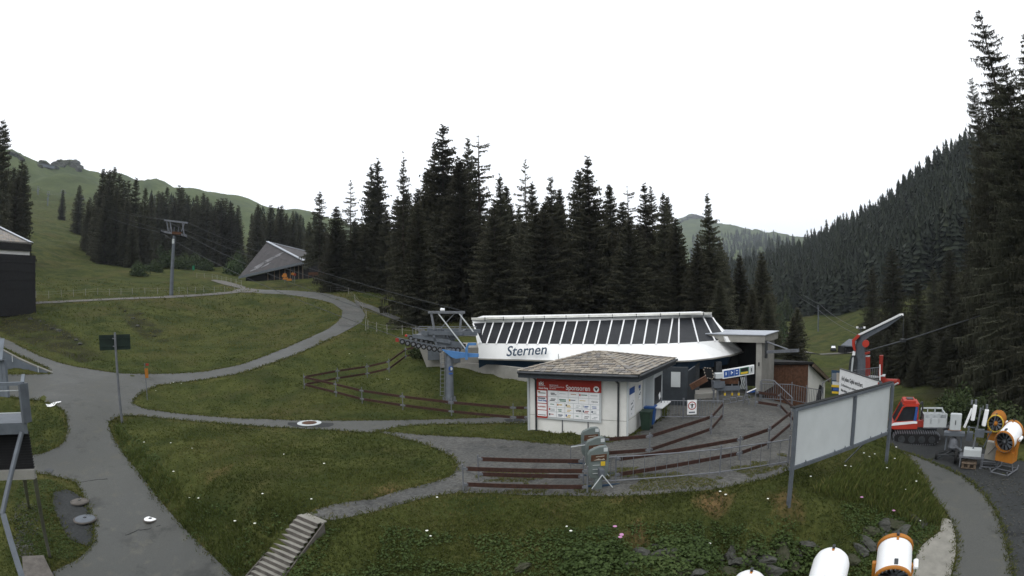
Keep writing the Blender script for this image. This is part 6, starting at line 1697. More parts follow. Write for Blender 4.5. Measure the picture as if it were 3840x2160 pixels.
for (dx, dz) in ((-.55, -.35), (-.35, -.85), (.45, -1.1)): MB().box(Vector((g.x + dx, g.y - .05, tz + dz)), (1.1, .05, .38)).build('arrow_board', 'orange', ts)
g = G(726, 1034); ts = empty('marker_post', g, 'small green marker on a post below the spruce clump', 'marker')
MB().tube(g, g + Vector((0, 0, 1.6)), .05).build('post', 'wood', ts); MB().tube(g + Vector((0, 0, 1.2)), g + Vector((0, 0, 2.2)), .28, n=10).build('marker', 'green', ts)

def cover(u, v, r, m, label, dome=.02, lift=.05):
    p = G(u, v); o = empty('manhole_cover', p, label, 'manhole cover')
    MB().lathe(p + Vector((0, 0, lift - .06)), (0, 0, 1), [(0, r * 1.12), (.05, r * 1.12), (.06, r * 1.02)], 28).build('ring', 'riser', o)
    MB().lathe(p + Vector((0, 0, lift - .03)), (0, 0, 1), [(0, r), (.035, r * .97), (.04 + dome, r * .3), (.04 + dome, 0)], 28).build('lid', m, o)
    MB().box(p + Vector((0, 0, lift + .02 + dome)), (.12, .12, .03)).build('lifting_eye', 'darksteel', o)
cover(300, 1886, .42, 'riser', 'round brown cover, the upper of two on the gravel patch', .03, .10)
cover(320, 1952, .50, 'greysteel', 'round grey cover, the lower of two on the gravel patch', .03, .10)
cover(565, 1951, .30, 'white', 'white round manhole cover in the middle of the road', .0, .075)
p = G(1160, 1588); pud = empty('drain_cover', p, 'elongated drain cover with pale rim in the narrow path', 'drain')
MB().lathe(p + Vector((0, 0, -.02)), (0, 0, 1), [(0, .72), (.06, .72), (.065, .45)], 26).build('rim', 'greypanel', pud); MB().lathe(p + Vector((0, 0, -.0)), (0, 0, 1), [(.02, .45), (.055, .44), (.055, 0)], 26).build('lid', 'rust', pud)
sp = MB(); W = hits([(172,1518),(185,1520),(200,1512),(228,1507),(230,1510),(212,1515),(204,1524),(190,1528),(178,1528)])
sp.prism([w + Vector((0, 0, .045)) for w in W], (0, 0, .006)); o = sp.build('paint_spill', 'white', None, org=W[0]); tag(o, 'white irregular paint spill on the asphalt beside the left verge', 'paint spill')
sp = MB(); W = hits([(165,1765),(185,1758),(202,1765),(192,1778),(175,1774)]); sp.prism([w + Vector((0, 0, .04)) for w in W], (0, 0, .006)); o = sp.build('drain_grate', 'darksteel', None, org=W[0]); tag(o, 'dark drain grate in the side drive on the left', 'drain')

for nm, pix, m, h_ in (('road_patch', [(1274,1196),(1336,1198),(1331,1223),(1270,1223)], 'gravel', .045), ('road_patch', [(1290,1150),(1345,1160),(1352,1172),(1300,1166)], 'gravel', .045),
                   ('road_patch', [(2010,1572),(1890,1574),(1900,1584),(1985,1584)], 'darkgravel', .034), ('road_patch', [(1080,1586),(1250,1588),(1230,1604),(1100,1602)], 'darkgravel', .03)):
    W = hits(densify(pix, 12)); mb = MB(); mb.add([w + Vector((0, 0, h_)) for w in W], [tuple(range(len(W)))]); o = mb.build(nm, m); tag(o, kind='structure')
def crack(pix):
    pp_ = [(lerp(a[0], c[0], k / 4), lerp(a[1], c[1], k / 4)) for a, c in zip(pix[:-1], pix[1:]) for k in range(4)]; W = hits(pp_); W = [w + Vector((random.uniform(-.04, .04), random.uniform(-.04, .04), .031)) for w in W]; mb = MB()
    for a, c in zip(W[:-1], W[1:]):
        if (c - a).length < 3: mb.beam(a, c, random.uniform(.015, .035), .008)
    tag(mb.build('road_crack', 'shade_and_black'), kind='structure')
for px_ in ([(300,1812),(330,1806),(370,1800),(400,1798),(402,1799)], [(470,2010),(520,1990),(560,1985),(600,1972),(602,1973)], [(1275,1176),(1300,1174),(1330,1180),(1365,1178),(1366,1178)]): crack(px_)
# ------------------------------------------------------------------ stairs
sd0, sd1 = wz(1120, 1938, -.02), wz(925, 2168, -1.55)
st = empty('stairs', Vector((sd1.x, sd1.y, -1.7)), 'narrow concrete stairs climbing the grass bank from the road', 'stairs')
tl, bl_ = wz(1132, 1935, -.07), wz(928, 2168, -1.67)
tr_, br_ = wz(1206, 1966, -.07), wz(1024, 2214, -1.67)
N = 14
for i in range(N):
    f0, f1 = i / N, (i + 1) / N
    if i == 6: pass
    za = lerp(-.02, -1.61, i / (N - 1)); zb2 = za
    a, c = lerp(tl, bl_, f0), lerp(tr_, br_, f0); a2, c2 = lerp(tl, bl_, f1), lerp(tr_, br_, f1)
    for q in (a, c, a2, c2): q.z = za
    MB().prism([a, c, c2, a2], (0, 0, .03)).build('tread', 'paleconcrete', st)
    a3, c3 = a2.copy(), c2.copy(); a3.z = c3.z = za + .028
    MB().prism([a3, c3, c3 + Vector((0, 0, -.16)), a3 + Vector((0, 0, -.16))], (a2 - a).normalized() * .03).build('riser', 'riser', st)
for s, (p, q) in enumerate(((tl, bl_), (tr_, br_))):
    off = Vector((-.05, 0, 0)) if s == 0 else Vector((.05, 0, 0))
    MB().prism([p + off + Vector((0, 0, .05)), q + off + Vector((0, 0, .05)), q + off + Vector((0, 0, -.4)), p + off + Vector((0, 0, -.4))], off.normalized() * .05).build('stringer', 'riser', st)
MB().prism([tl + Vector((0, 0, .0)), tr_ + Vector((0, 0, .0)), tr_ + Vector((.12, .22, .0)), tl + Vector((.12, .25, .0))], (0, 0, .035)).build('top_landing', 'paleconcrete', st)
# stones
def rock_mesh(seed):
    g = np.random.default_rng(seed); bm = bmesh.new(); bmesh.ops.create_icosphere(bm, subdivisions=3, radius=1)
    pl = g.normal(size=(16, 3)); pl /= np.linalg.norm(pl, axis=1, keepdims=True); lim = .48 + .32 * g.random(16)
    for v in bm.verts:
        p = np.array(v.co)
        for n_, l_ in zip(pl, lim):
            k = p @ n_
            if k > l_: p = p - n_ * (k - l_) * 1.0
        p = p + g.normal(size=3) * .045
        v.co = p * np.array([1, .8, .62])
    me = bpy.data.meshes.new('rock'); bm.to_mesh(me); bm.free(); me.materials.append(M['rock' if seed % 3 else 'moss']); return me
ROCKS = [rock_mesh(s) for s in range(7)]
RK = [(1960,2125,.42,'pale pointed boulder, leftmost of the rocks along the bottom edge'),(2390,2070,.40,''),(2440,2085,.36,''),(2480,2052,.3,''),(2560,2150,.4,''),(2620,2150,.45,''),(2790,2110,.5,''),(2850,2100,.45,''),(2880,2140,.5,''),(2820,2070,.4,''),(2930,2060,.5,''),(2960,2120,.5,''),(2990,2075,.3,''),(3040,2040,.4,''),(3220,2060,.45,''),(3260,1990,.55,''),(3310,1965,.5,''),(3350,1960,.6,''),(3370,1995,.5,''),(3320,2020,.5,''),(3240,2030,.4,''),(3420,2030,.35,''),(3400,1930,.45,''),(3450,1960,.4,''),(3290,2050,.45,''),(3380,2050,.4,''),(3190,2100,.4,''),(2350,2120,.35,''),(2700,2120,.4,''),(2740,2150,.45,'')]
RK += [(2480+i*47+random.uniform(-15,15), 2075+random.uniform(-14,14)+(i%3)*22, random.uniform(.3,.5), '') for i in range(7)]
RK.sort()
for i, (u, v, s, l) in enumerate(RK):
    me = ROCKS[i % 7]; p = G(u, v)
    o = link('boulder', me, None, None); o.location = p + Vector((0, 0, s * (.05 if v > 2040 else -.08))); o.scale = (s * random.uniform(1.1, 1.9), s * .9, s * random.uniform(.7, 1.0)); o.rotation_euler = (random.uniform(-.3, .3), random.uniform(-.3, .3), random.random() * 6.28)
    tag(o, l or 'grey mossy boulder in the bank above the snow guns, %s from the left' % ORD[i], 'rock', 'boulders in the rocky bank')
SK = [(70,1178),(115,1198),(150,1205),(175,1222),(200,1235),(222,1242),(240,1258),(262,1265),(285,1278),(300,1292),(470,1168),(500,1195),(515,1225),(540,1200),(580,1262)]
for i, (u, v) in enumerate(SK):
    p = G(u, v); s = random.uniform(.28, .55); o = link('stone', ROCKS[i % 7], None, None); o.location = p + Vector((0, 0, .05)); o.scale = (s, s, s * .8); o.rotation_euler = (0, 0, random.random() * 6)
    tag(o, 'grey stone, %s from the left, in the eroded slope above the left road' % ORD[i], 'rock', 'stones in the eroded slope')

# ------------------------------------------------------------------ lift towers and ropes
g = G(641, 1108); hd = math.hypot(g.x, g.y)
def tq(u, v, o=0): return wd(u, v, hd + o)
lt = empty('lift_tower', g, 'main grey lift tower with twin sheave heads on the left meadow', 'lift tower', 'lift towers')
tp = tq(653, 884)
MB().tube(g + Vector((0, 0, -1)), tp, .34, .24, 16).build('mast', 'greysteel', lt, smooth=True)
MB().box(tq(653, 905) + Vector((0, -.28, 0)), (.42, .06, .7)).build('number_plate', 'greypanel', lt)
MB().beam(tq(606, 868), tq(700, 884), .3, .3).build('crossarm', 'galv', lt)
MB().beam(tq(615, 826), tq(705, 836), .2, .25).build('gantry_beam', 'galv', lt)
for a in (((625,828),(631,866)),((637,828),(644,870)),((684,835),(690,878)),((692,836),(680,868))): MB().beam(tq(*a[0]), tq(*a[1]), .14, .14).build('gantry_leg', 'galv', lt)
MB().beam(tq(645, 873, -.3), tq(680, 876, -.3), .3, .42).build('platform_panel', 'rust', lt)
for cx0, cy0 in ((614, 868), (690, 884)):
    MB().beam(tq(cx0 - 12, cy0 - 3, -1.2), tq(cx0 + 12, cy0 + 5, 1.2), .12, .18).build('sheave_beam', 'galv', lt)
    for j in range(6):
        c = tq(cx0 - 12 + j * 4.6, cy0 - 1 + j * 1.5, -1.1 + j * .44); MB().lathe(c, (.85, .5, 0), [(-.06, .05), (-.06, .26), (.06, .26), (.06, .05)], 12).build('sheave_wheel', 'black', lt)
for u in (636, 652, 668): MB().tube(tq(u, 870), tq(u + 2, 852), .05, n=5).build('bracket', 'galv', lt)
def small_tower(u0, v0, u1, v1, label, arm=14, grp='lift towers'):
    g = G(u0, v0); d_ = math.hypot(g.x, g.y); t = wd(u1, v1, d_)
    o = empty('lift_tower', g, label, 'lift tower', grp); k = d_ / 2136
    MB().tube(g + Vector((0, 0, -1)), t, 2.4 * k, 1.8 * k, 10).build('mast', 'greysteel', o)
    MB().beam(wd(u1 - arm, v1 + 2, d_), wd(u1 + arm, v1 + 4, d_), 1.6 * k, 2.2 * k).build('crossarm', 'galv', o)
    MB().beam(wd(u1 - arm * .7, v1 - 8, d_), wd(u1 + arm * .7, v1 - 7, d_), 1.2 * k, 1.4 * k).build('gantry_beam', 'galv', o)
    for s in (-.6, .6): MB().beam(wd(u1 + arm * s, v1 - 8, d_), wd(u1 + arm * s, v1 + 3, d_), 1.0 * k, 1.0 * k).build('gantry_leg', 'galv', o)
    q = wd(lerp(u0, u1, .55), lerp(v0, v1, .55), d_); MB().box(q + Vector((0, -3 * k, 0)), (5 * k, 1 * k, 8 * k)).build('number_plate', 'bluegrey', o)
    return wd(u1 - arm, v1, d_), wd(u1 + arm, v1, d_)
Tw = [small_tower(297, 860, 305, 742, 'lift tower in front of the second lone spruce on the slope', 16), small_tower(226, 822, 237, 720, 'lift tower in front of the left lone spruce on the slope', 12),
      small_tower(178, 772, 182, 726, 'small lift tower high on the left meadow slope', 7), small_tower(142, 730, 144, 706, 'tiny lift tower above the meadow near the ridge', 5)]
def rope(pts, label, r=.02, sag=.01, nm='lift_rope'):
    o = empty(nm, pts[0], label, 'rope', 'lift ropes')
    P = []
    for p, q in zip(pts[:-1], pts[1:]):
        L = (q - p).length
        for i in range(8):
            t = i / 8; P.append(lerp(p, q, t) + Vector((0, 0, -4 * sag * L * t * (1 - t))))
    P.append(pts[-1]); MB().path(P, r, 5).build('rope', 'cable', o)
rope([Tw[2][0], Tw[1][0], Tw[0][0], tq(603, 872), mp_(1495, 1262, -.3)], 'left haul rope running down the slope to the sheave train of the station', .02)
rope([Tw[2][1], Tw[1][1], Tw[0][1], tq(700, 880), mp_(1560, 1240, 2.2)], 'right haul rope running down the slope to the far sheave train', .02)
rope([Tw[0][0] + Vector((0, 0, 1.5)), tq(616, 824), mp_(1610, 1168, .2)], 'upper signal cable from the tower gantry, left strand', .016)
rope([Tw[0][1] + Vector((0, 0, 1.5)), tq(704, 834), mp_(1740, 1168, .2)], 'upper signal cable from the tower gantry, right strand', .016)
V1 = small_tower(2936, 1082, 2936, 1043, 'far lift tower above the wooded valley clearing', 9, 'valley towers'); V2 = small_tower(3068, 1243, 3068, 1153, 'slender lift tower on the valley meadow beside the forest edge', 3, 'valley towers')
rope([V1[0], V2[0] + Vector((-.5, 0, 0)), wd(3230, 1262, 120)], 'valley rope, lower strand', .05); rope([V1[1], V2[1] + Vector((.5, 0, 1.0)), wd(3235, 1240, 120)], 'valley rope, upper strand above the meadow', .05)
# summit things
p = G(715, 706); p = wd(715, 704, 1015); o = empty('summit_mast', Vector((p.x, p.y, hz(p.x, p.y))), 'dark round summit station on the left ridge line', 'tower')
zz = hz(p.x, p.y); MB().tube((p.x, p.y, zz - 2), (p.x, p.y, zz + 4), 1.0).build('mast', 'darksteel', o); MB().lathe((p.x, p.y, zz + 3.5), (0, 0, 1), [(0, 1.5), (1.2, 3.2), (3, 3.2), (4, .5)], 12).build('head', 'darksteel', o)
p = G(165, 624); o = empty('ridge_building', p, 'long pale building below the pointed ridge top far left', 'building')
dr_ = Vector((p.y, -p.x, 0)).normalized(); MB().beam(p - dr_ * 13 + Vector((0, 0, 2)), p + dr_ * 15 + Vector((0, 0, -1)), 5, 3.2).build('wall', 'bluegrey', o); MB().beam(p - dr_ * 14 + Vector((0, 0, 4)), p + dr_ * 16 + Vector((0, 0, 1)), 6, .8).build('roof', 'darksteel', o)
rk = empty('ridge_rocks', G(250, 625), 'dark craggy rock outcrop crowning the left ridge', 'rock')
for (u, v, s) in ((206,622,8),(216,612,11),(228,606,13),(242,605,14),(256,607,13),(270,610,12),(284,620,11),(293,632,8),(160,606,10),(166,608,7),(150,616,7),(175,618,7),(44,570,9),(60,576,8),(76,588,8)):
    p = G(u, v + 8); 
    if math.hypot(p.x, p.y) > 1500: continue
    o = link('crag', ROCKS[int(s) % 7], None, rk); o.location = p - rk.location; o.scale = (s * 1.2, s * 1.2, s)
rk2 = empty('peak_rocks', G(2620, 822), 'pale cliff band on the distant rounded peak', 'rock')
for (u, v, s) in ((2570,825,22),(2590,816,26),(2608,814,28),(2628,818,24),(2646,828,20),(2555,833,16)):
    p = G(u, v)
    if math.hypot(p.x, p.y) > 3500: continue
    o = link('crag', ROCKS[(u // 3) % 7 if ROCKS[(u // 3) % 7].materials[0].name.startswith('grey') else 1], None, rk2); o.location = p - rk2.location; o.scale = (s, s, s * .8)

# pasture fences: thin white posts with wire
def pasture(pts, label, n, ht=1.0):
    W = hits(densify(pts, 400)[:-1] if False else pts); o = empty('pasture_fence', W[0], label, 'fence', 'pasture fences')
    tot = [0]
    for a, c in zip(W[:-1], W[1:]): tot.append(tot[-1] + (c - a).length)
    ps = []
    for i in range(n):
        s = tot[-1] * i / (n - 1); k = min(len(W) - 2, max(0, np.searchsorted(tot, s, 'right') - 1)); t = (s - tot[k]) / max(1e-6, tot[k + 1] - tot[k])
        q = lerp(W[k], W[k + 1], t); q.z = hz(q.x, q.y); ps.append(q)
        MB().box(q + Vector((0, 0, ht / 2)), (.05, .05, ht + .1)).build('post', 'concrete', o)
    for a, c in zip(ps[:-1], ps[1:]):
        for z in (.55, .9): MB().tube(a + Vector((0, 0, z * ht)), c + Vector((0, 0, z * ht)), .008, n=4).build('wire', 'concrete', o)
pasture([(135,1118),(300,1110),(500,1105),(640,1103),(760,1096),(880,1088)], 'thin white pasture fence along the path on the left meadow', 19)
pasture([(738,1042),(800,1046),(860,1060),(905,1070)], 'short white pasture fence beside the path below the chalet', 9)
pasture([(1240,1096),(1300,1098),(1375,1180),(1372,1240)], 'pasture fence bordering the bend of the upper road', 6)
pasture([(1380,1235),(1440,1252),(1514,1256),(1560,1262)], 'pasture fence posts between the road bend and the lift machinery', 5)

# valley hut and parked car
p = G(3215, 1318); o = empty('valley_hut', p, 'dark timber hut with grey pitched roof in the valley meadow', 'hut')
vd = math.hypot(p.x, p.y)
def vq(u, v, d_=0): return wd(u, v, vd + d_)
ea, eb, ra, rb_ = vq(3154, 1294), vq(3262, 1302), vq(3184, 1271, 4), vq(3260, 1272, 4)
MB().prism([ea, eb, rb_, ra], (0, 0, -.25)).build('roof', 'greysteel', o)
wa, wb_ = vq(3166, 1300, .8), vq(3262, 1305, .8)
MB().prism([wa, wb_, Vector((wb_.x, wb_.y, hz(wb_.x, wb_.y) - .3)), Vector((wa.x, wa.y, hz(wa.x, wa.y) - .3))], (0, 3, 0)).build('wall', 'darkboard', o)
for u in (3172, 3185, 3200, 3222): a = vq(u, 1305, .6); MB().beam(a, Vector((a.x, a.y, a.z - 1.3)), .5, .2).build('window', 'shade_and_black', o)
p = G(3125, 1315); o = empty('parked_car', p, 'small dark car with pale windscreen parked on the valley meadow', 'car', rz=math.atan2(-p.y, -p.x))
b = MB(); b.box((0, 0, .62), (3.6, 1.7, .7)); link('body', b.mesh('body', bevel=.12), M['darksteel'], o)
b = MB(); b.add([(-1.5, -.78, .95), (1.0, -.78, .95), (1.0, .78, .95), (-1.5, .78, .95), (-1.2, -.62, 1.5), (.35, -.62, 1.5), (.35, .62, 1.5), (-1.2, .62, 1.5)], [(3, 2, 1, 0), (4, 5, 6, 7), (0, 1, 5, 4), (1, 2, 6, 5), (2, 3, 7, 6), (3, 0, 4, 7)]); link('cabin', b.mesh('cabin'), M['darksteel'], o); o.scale = (.85,) * 3; b = MB(); b.add([(1.03, -.7, .97), (1.03, .7, .97), (.42, .56, 1.47), (.42, -.56, 1.47)], [(0, 1, 2, 3)]); link('windscreen', b.mesh('windscreen'), M['white'], o)
for sx in (-1.1, 1.15):
    for sy in (-.8, .8): b = MB(); b.tube((sx, sy - .1, .32), (sx, sy + .1, .32), .32, n=14); link('wheel', b.mesh('wheel'), M['black'], o)

# ------------------------------------------------------------------ snow groomer
g = G(3425, 1661); az_ = math.atan2(g.x, g.y); g = Vector((math.sin(az_), math.cos(az_), 0)) * (math.hypot(g.x, g.y) + .9); g.z = hz(g.x, g.y)
sc_ = empty('snow_groomer', g, 'compact red tracked snow groomer with grey load bed', 'snow groomer', rz=math.atan2(math.sin(az_), -math.cos(az_)) + R(8))
def lp(nm, mb, m, par=sc_, bevel=0, smooth=False): return link(nm, mb.mesh(nm, bevel=bevel, smooth=smooth), M[m], par)
for s in (-1, 1):
    b = MB(); pr = [(1.15, .62), (1.35, .45), (1.3, .18), (1.0, .02), (-1.0, .02), (-1.32, .2), (-1.35, .45), (-1.15, .62)]
    y = s * .95
    b.prism([(x, y - .32, z) for x, z in pr], (0, .64, 0)); tk = lp('track', b, 'black')
    n = 26; per = []
    for k in range(len(pr)):
        a, c = pr[k], pr[(k + 1) % len(pr)]; L = math.hypot(c[0] - a[0], c[1] - a[1]); m_ = max(1, int(L / .13))
        for j in range(m_): per.append((lerp(a[0], c[0], (j + .5) / m_), lerp(a[1], c[1], (j + .5) / m_)))
    for (x, z) in per: b = MB(); b.box((x * 1.03, y, z * 1.03 + (.0)), (.045, .68, .07)); link('cleat', b.mesh('cleat'), M['galv'], tk)
    for x in (-.9, -.3, .3, .9): b = MB(); b.tube((x, y + s * .28, .3), (x, y + s * .36, .3), .2, n=14); link('road_wheel', b.mesh('road_wheel'), M['darksteel'], tk)
b = MB(); b.box((0, 0, .62), (2.5, 1.3, .35)); lp('chassis', b, 'darksteel')
b = MB(); b.prism([(x, -.78, z) for x, z in ((1.55, .78), (1.62, .98), (1.35, 1.12), (.2, 1.22), (-.05, 1.2), (-.05, .75), (1.4, .72))], (0, 1.56, 0)); lp('nose_body', b, 'brightred', bevel=.03)
b = MB(); b.prism([(x, .785, z) for x, z in ((1.58, .93), (.2, 1.08), (-.0, 1.08), (-.0, 1.2), (.2, 1.22), (1.35, 1.12), (1.6, 1.0))], (0, .02, 0)); lp('white_stripe', b, 'white')
cabp = [(1.35, 1.12), (.92, 1.98), (.75, 2.06), (.02, 2.06), (-.02, 1.2)]
b = MB(); b.prism([(x, -.70, z) for x, z in cabp], (0, 1.40, 0)); lp('cab_glass', b, 'glass')
b = MB()
for y in (-.72, .72):
    for (a, c) in zip(cabp, cabp[1:] + cabp[:1]): b.beam((a[0], y, a[1]), (c[0], y, c[1]), .08, .09, (0, 1, 0))
lp('cab_frame', b, 'brightred')
b = MB(); b.beam((.14, .74, 1.2), (.08, .74, 2.0), .16, .05, (0, 1, 0)); lp('blue_pillar', b, 'signblue')
b = MB(); b.box((.42, 0, 2.12), (1.0, 1.4, .10)); b.box((.5, 0, 2.24), (.75, 1.2, .14)); lp('roof', b, 'brightred', bevel=.03)
b = MB(); b.box((.45, 0, 2.33), (.4, .5, .06)); lp('roof_hatch', b, 'darksteel')
b = MB(); b.path([(-.12, .5, 2.1), (-.25, .5, 2.25), (-.3, .5, 1.9), (-.25, .4, 1.2)], .05, 8); lp('exhaust', b, 'darksteel')
b = MB(); b.box((-.25, .55, 1.05), (.38, .45, .35)); lp('side_box', b, 'red')
x0, x1, z0, z1 = -1.75, -.42, .85, 1.62
bed = MB(); bed.box(((x0 + x1) / 2, 0, z0), (x1 - x0, 1.6, .08)); bd_ = lp('load_bed', bed, 'galv')
for y in (-.8, .8):
    b = MB(); b.box(((x0 + x1) / 2, y, z0 + .28), (x1 - x0, .05, .5)); link('side_board', b.mesh('side_board'), M['greypanel'], bd_)
    b = MB(); b.box(((x0 + x1) / 2, y, z1), (x1 - x0, .05, .09)); [b.box((x, y, z0 + .5), (.06, .05, .55)) for x in (x0, (x0 * .65 + x1 * .35), (x0 * .3 + x1 * .7), x1)]; link('side_rail', b.mesh('side_rail'), M['greypanel'], bd_)
for x in (x0, x1): b = MB(); b.box((x, 0, z0 + .35), (.05, 1.6, .7)); link('end_board', b.mesh('end_board'), M['greypanel'], bd_)
b = MB(); b.beam((-1.8, .3, .8), (-2.3, .4, 1.3), .1, .1); b.beam((-2.3, .4, 1.3), (-2.5, .3, .7), .1, .1); b.box((-2.0, 0, .6), (.3, .9, .3)); lp('rear_lift', b, 'darksteel')
b = MB(); b.prism([(-1.9, .3, .55), (-2.2, .3, .95), (-2.75, .3, .7), (-2.7, .3, .35), (-2.2, .3, .5)], (0, .5, 0)); lp('rear_attachment', b, 'orange', bevel=.03)
b = MB(); b.lathe((-2.45, .5, 1.15), (0, 0, 1), [(0, .1), (.05, .2), (.35, .16), (.4, .05)], 12); lp('yellow_pot', b, 'yellow')
b = MB(); b.beam((1.5, .5, .5), (2.0, .5, .25), .08, .08); b.beam((1.5, -.5, .5), (2.0, -.5, .25), .08, .08); b.box((2.02, 0, .25), (.08, 1.6, .12)); b.beam((1.7, .9, .45), (1.6, .9, .05), .07, .07); lp('front_lift', b, 'greypanel')
text('lettering', 'Sternen', .16, 'red', None, (0, 0, 0), (1, 0, 0), (0, 0, 1)) if False else None

# ------------------------------------------------------------------ fan snow guns
def gun(p, axis_az, tilt, label, drum='white', back='ring', nose=False, zc=1.45, scale=1.0):
    """drum axis (mouth side) points to azimuth axis_az, tilt: upward angle of the mouth"""
    o = empty('snow_gun', p, label, 'snow gun', 'fan snow guns')
    o.scale = (scale,) * 3
    ax = Vector((math.sin(axis_az) * math.cos(tilt), math.cos(axis_az) * math.cos(tilt), math.sin(tilt)))
    c = Vector((0, 0, zc)); r = .46
    m0, m1 = c - ax * .55, c + ax * .50
    ring = 'orange'
    prof = [(0, r * .86), (.04, r * .95), (.12, r), (1.0, r), (1.05, r * 1.02)] if back == 'ring' else [(-.36, 0), (-.34, r * .35), (-.28, r * .68), (-.16, r * .90), (0, r), (1.0, r), (1.05, r * 1.02)]
    def L(nm, b, m, sm=True, par=o): return link(nm, b.mesh(nm, smooth=sm), M[m], par)
    b = MB(); b.lathe(m0, ax, prof, 32); dr = L('drum', b, drum)
    b = MB(); b.lathe(m1 - ax * .04, ax, [(-.02, r * 1.01), (0, r * 1.05), (.05, r * 1.05), (.08, r * .99), (.08, r * .92), (-.05, r * .90)], 32); L('mouth_ring', b, 'orange' if drum == 'white' else 'yellow')
    if back == 'ring': b = MB(); b.lathe(m0, ax, [(-.06, r * .80), (-.05, r * 1.0), (-.02, r * 1.06), (.07, r * 1.06), (.09, r * 1.005)], 32); L('rear_ring', b, 'orange')
    b = MB(); b.lathe(m1 - ax * .12, ax, [(0, 0), (0, r * .92)], 32); L('mouth_dark_disc', b, 'shade_and_black', False)  # black disc: the dark inside of the drum, done by colour
    b = MB(); b.lathe(m1 - ax * .10, ax, [(0, .13), (.12, .12), (.2, .07), (.22, 0)], 16); L('hub', b, 'orange' if nose else 'darksteel')
    s1 = ax.cross(Vector((0, 0, 1))).normalized(); s2 = s1.cross(ax)
    for k in range(10):
        a = k * .628; d = s1 * math.cos(a) + s2 * math.sin(a); e = s1 * -math.sin(a) + s2 * math.cos(a)
        q = m1 - ax * .09; b = MB(); b.add([q + d * .12 - e * .02, q + d * .38 - e * .05, q + d * .38 + e * .06 + ax * .05, q + d * .12 + e * .03 + ax * .03], [(0, 1, 2, 3)]); L('fan_blade', b, 'greysteel', False)
    for k in range(24):
        a = k * .2618; d = s1 * math.cos(a) + s2 * math.sin(a); q = m1 + ax * .055 + d * r * .93; b = MB(); b.box(q, (.03, .03, .03)); link('nozzle', b.mesh('nozzle'), M['galv'], dr)
    q = m0 + s2 * r * (1.02 if back == 'ring' else .93) + ax * (.02 if back == 'ring' else -.16); b = MB(); b.beam(q, q + ax * .16, .06, .04, s2); L('latch', b, 'orange', False)
    b = MB(); b.beam(q + s2 * .03 - ax * .05, q + s2 * .05 + ax * .05, .07, .06, s2); L('latch_hook', b, 'darksteel', False)
    q = m1 + s2 * r * 1.03 - ax * .25; b = MB(); b.beam(q, q + ax * .16, .10, .03, s2); L('front_latch', b, 'darksteel', False)
    b = MB(); q = c - s1 * (r + .12); b.lathe(q - ax * .15, ax, [(0, .02), (.02, .07), (.28, .07), (.3, .02)], 12); L('side_lamp', b, 'white')
    for s in (-1, 1):
        b = MB(); q = c + s1 * s * (r + .05); b.beam(q, Vector((q.x * .8, q.y * .8, zc - .75)), .10, .16, ax); L('yoke_arm', b, ring, False)
    b = MB(); b.box((0, 0, zc - .78), (.85, .55, .42), -axis_az); b.box((0, 0, zc - .5), (.6, .4, .2), -axis_az); L('yoke_base', b, ring, False)
    b = MB(); z = .10
    for s in (-1, 1):
        q = s1 * s * .42; f = Vector((ax.x, ax.y, 0)).normalized()
        b.path([q - f * .6 + Vector((0, 0, z + .15)), q - f * .5 + Vector((0, 0, z)), q + f * .6 + Vector((0, 0, z)), q + f * .68 + Vector((0, 0, z + .15))], .03, 6); b.tube(q + Vector((0, 0, z)), q * .7 + Vector((0, 0, zc - .95)), .03, n=6)
    for s in (-.6, 0, .6): b.tube(s1 * -.42 + f * s + Vector((0, 0, z)), s1 * .42 + f * s + Vector((0, 0, z)), .025, n=6)
    L('skid', b, 'galv', False)
    return o
def toward(p, off): return math.atan2(-p.x, -p.y) + R(off)
g = G(3765, 1772); gun(g, toward(g, 22), R(-14), 'white snow gun with orange mouth ring, rightmost on the gravel lot', zc=1.5, scale=1.15)
g = G(3722, 1715); gun(g, toward(g, 8), R(-2), 'yellow drum snow gun with orange nose behind the white one', drum='orange', back='ring', nose=True, zc=1.95, scale=.95)
for (u, v, dd, off, tl_, lab, bkk) in ((3352, 2112, 14.6, -6, -24, 'white snow gun with two orange rings, rightmost at the bottom edge', 'ring'), (3100, 2180, 13.4, 4, -22, 'white round-backed snow gun, middle of three at the bottom edge', 'dome'), (2792, 2262, 13.2, 8, -22, 'white round-backed snow gun, leftmost of three at the bottom edge', 'dome')):
    c = wd(u, v, dd); gz = -2.3; zc = c.z - gz
    gun(Vector((c.x, c.y, gz)), toward(c, off), R(tl_), lab, back=bkk, zc=zc / 1.06, scale=1.06)

# other snow-making gear on the lot
def placed(u, v, name, label, cat, grp=None, rz=None):
    p = G(u, v); a = math.atan2(p.x, p.y); return empty(name, p, label, cat, grp, -a if rz is None else rz)
def LL(o, nm, b, m, bevel=0): return link(nm, b.mesh(nm, bevel=bevel), M[m], o)
o = placed(3568, 1722, 'lance_trailer', 'wheeled snow lance stand with grey cabinet and white tilted head', 'snow lance')
b = MB(); b.box((0, 0, 1.95), (.62, .35, .82)); LL(o, 'cabinet', b, 'greypanel', .03)
b = MB(); b.box((0, -.19, 1.95), (.04, .02, .22)); LL(o, 'cabinet_lock', b, 'darksteel')
b = MB(); b.box((0, 0, 1.35), (1.15, .5, .16)); [b.beam((x, 0, 1.3), (x * 1.1, 0, .45), .08, .08) for x in (-.4, .4)]; LL(o, 'frame', b, 'greysteel')
b = MB(); b.lathe((0, 0, .55), (0, 0, 1), [(0, .25), (.1, .3), (.5, .22), (.6, .1)], 14); LL(o, 'pump', b, 'galv')
b = MB(); [b.beam((0, 0, .45), (x, y, .1), .08, .08) for x, y in ((-.8, -.4), (.8, -.4), (-.8, .5), (.8, .5))]; b.beam((-.8, -.4, .3), (.8, -.4, .3), .07, .07); LL(o, 'undercarriage', b, 'darksteel')
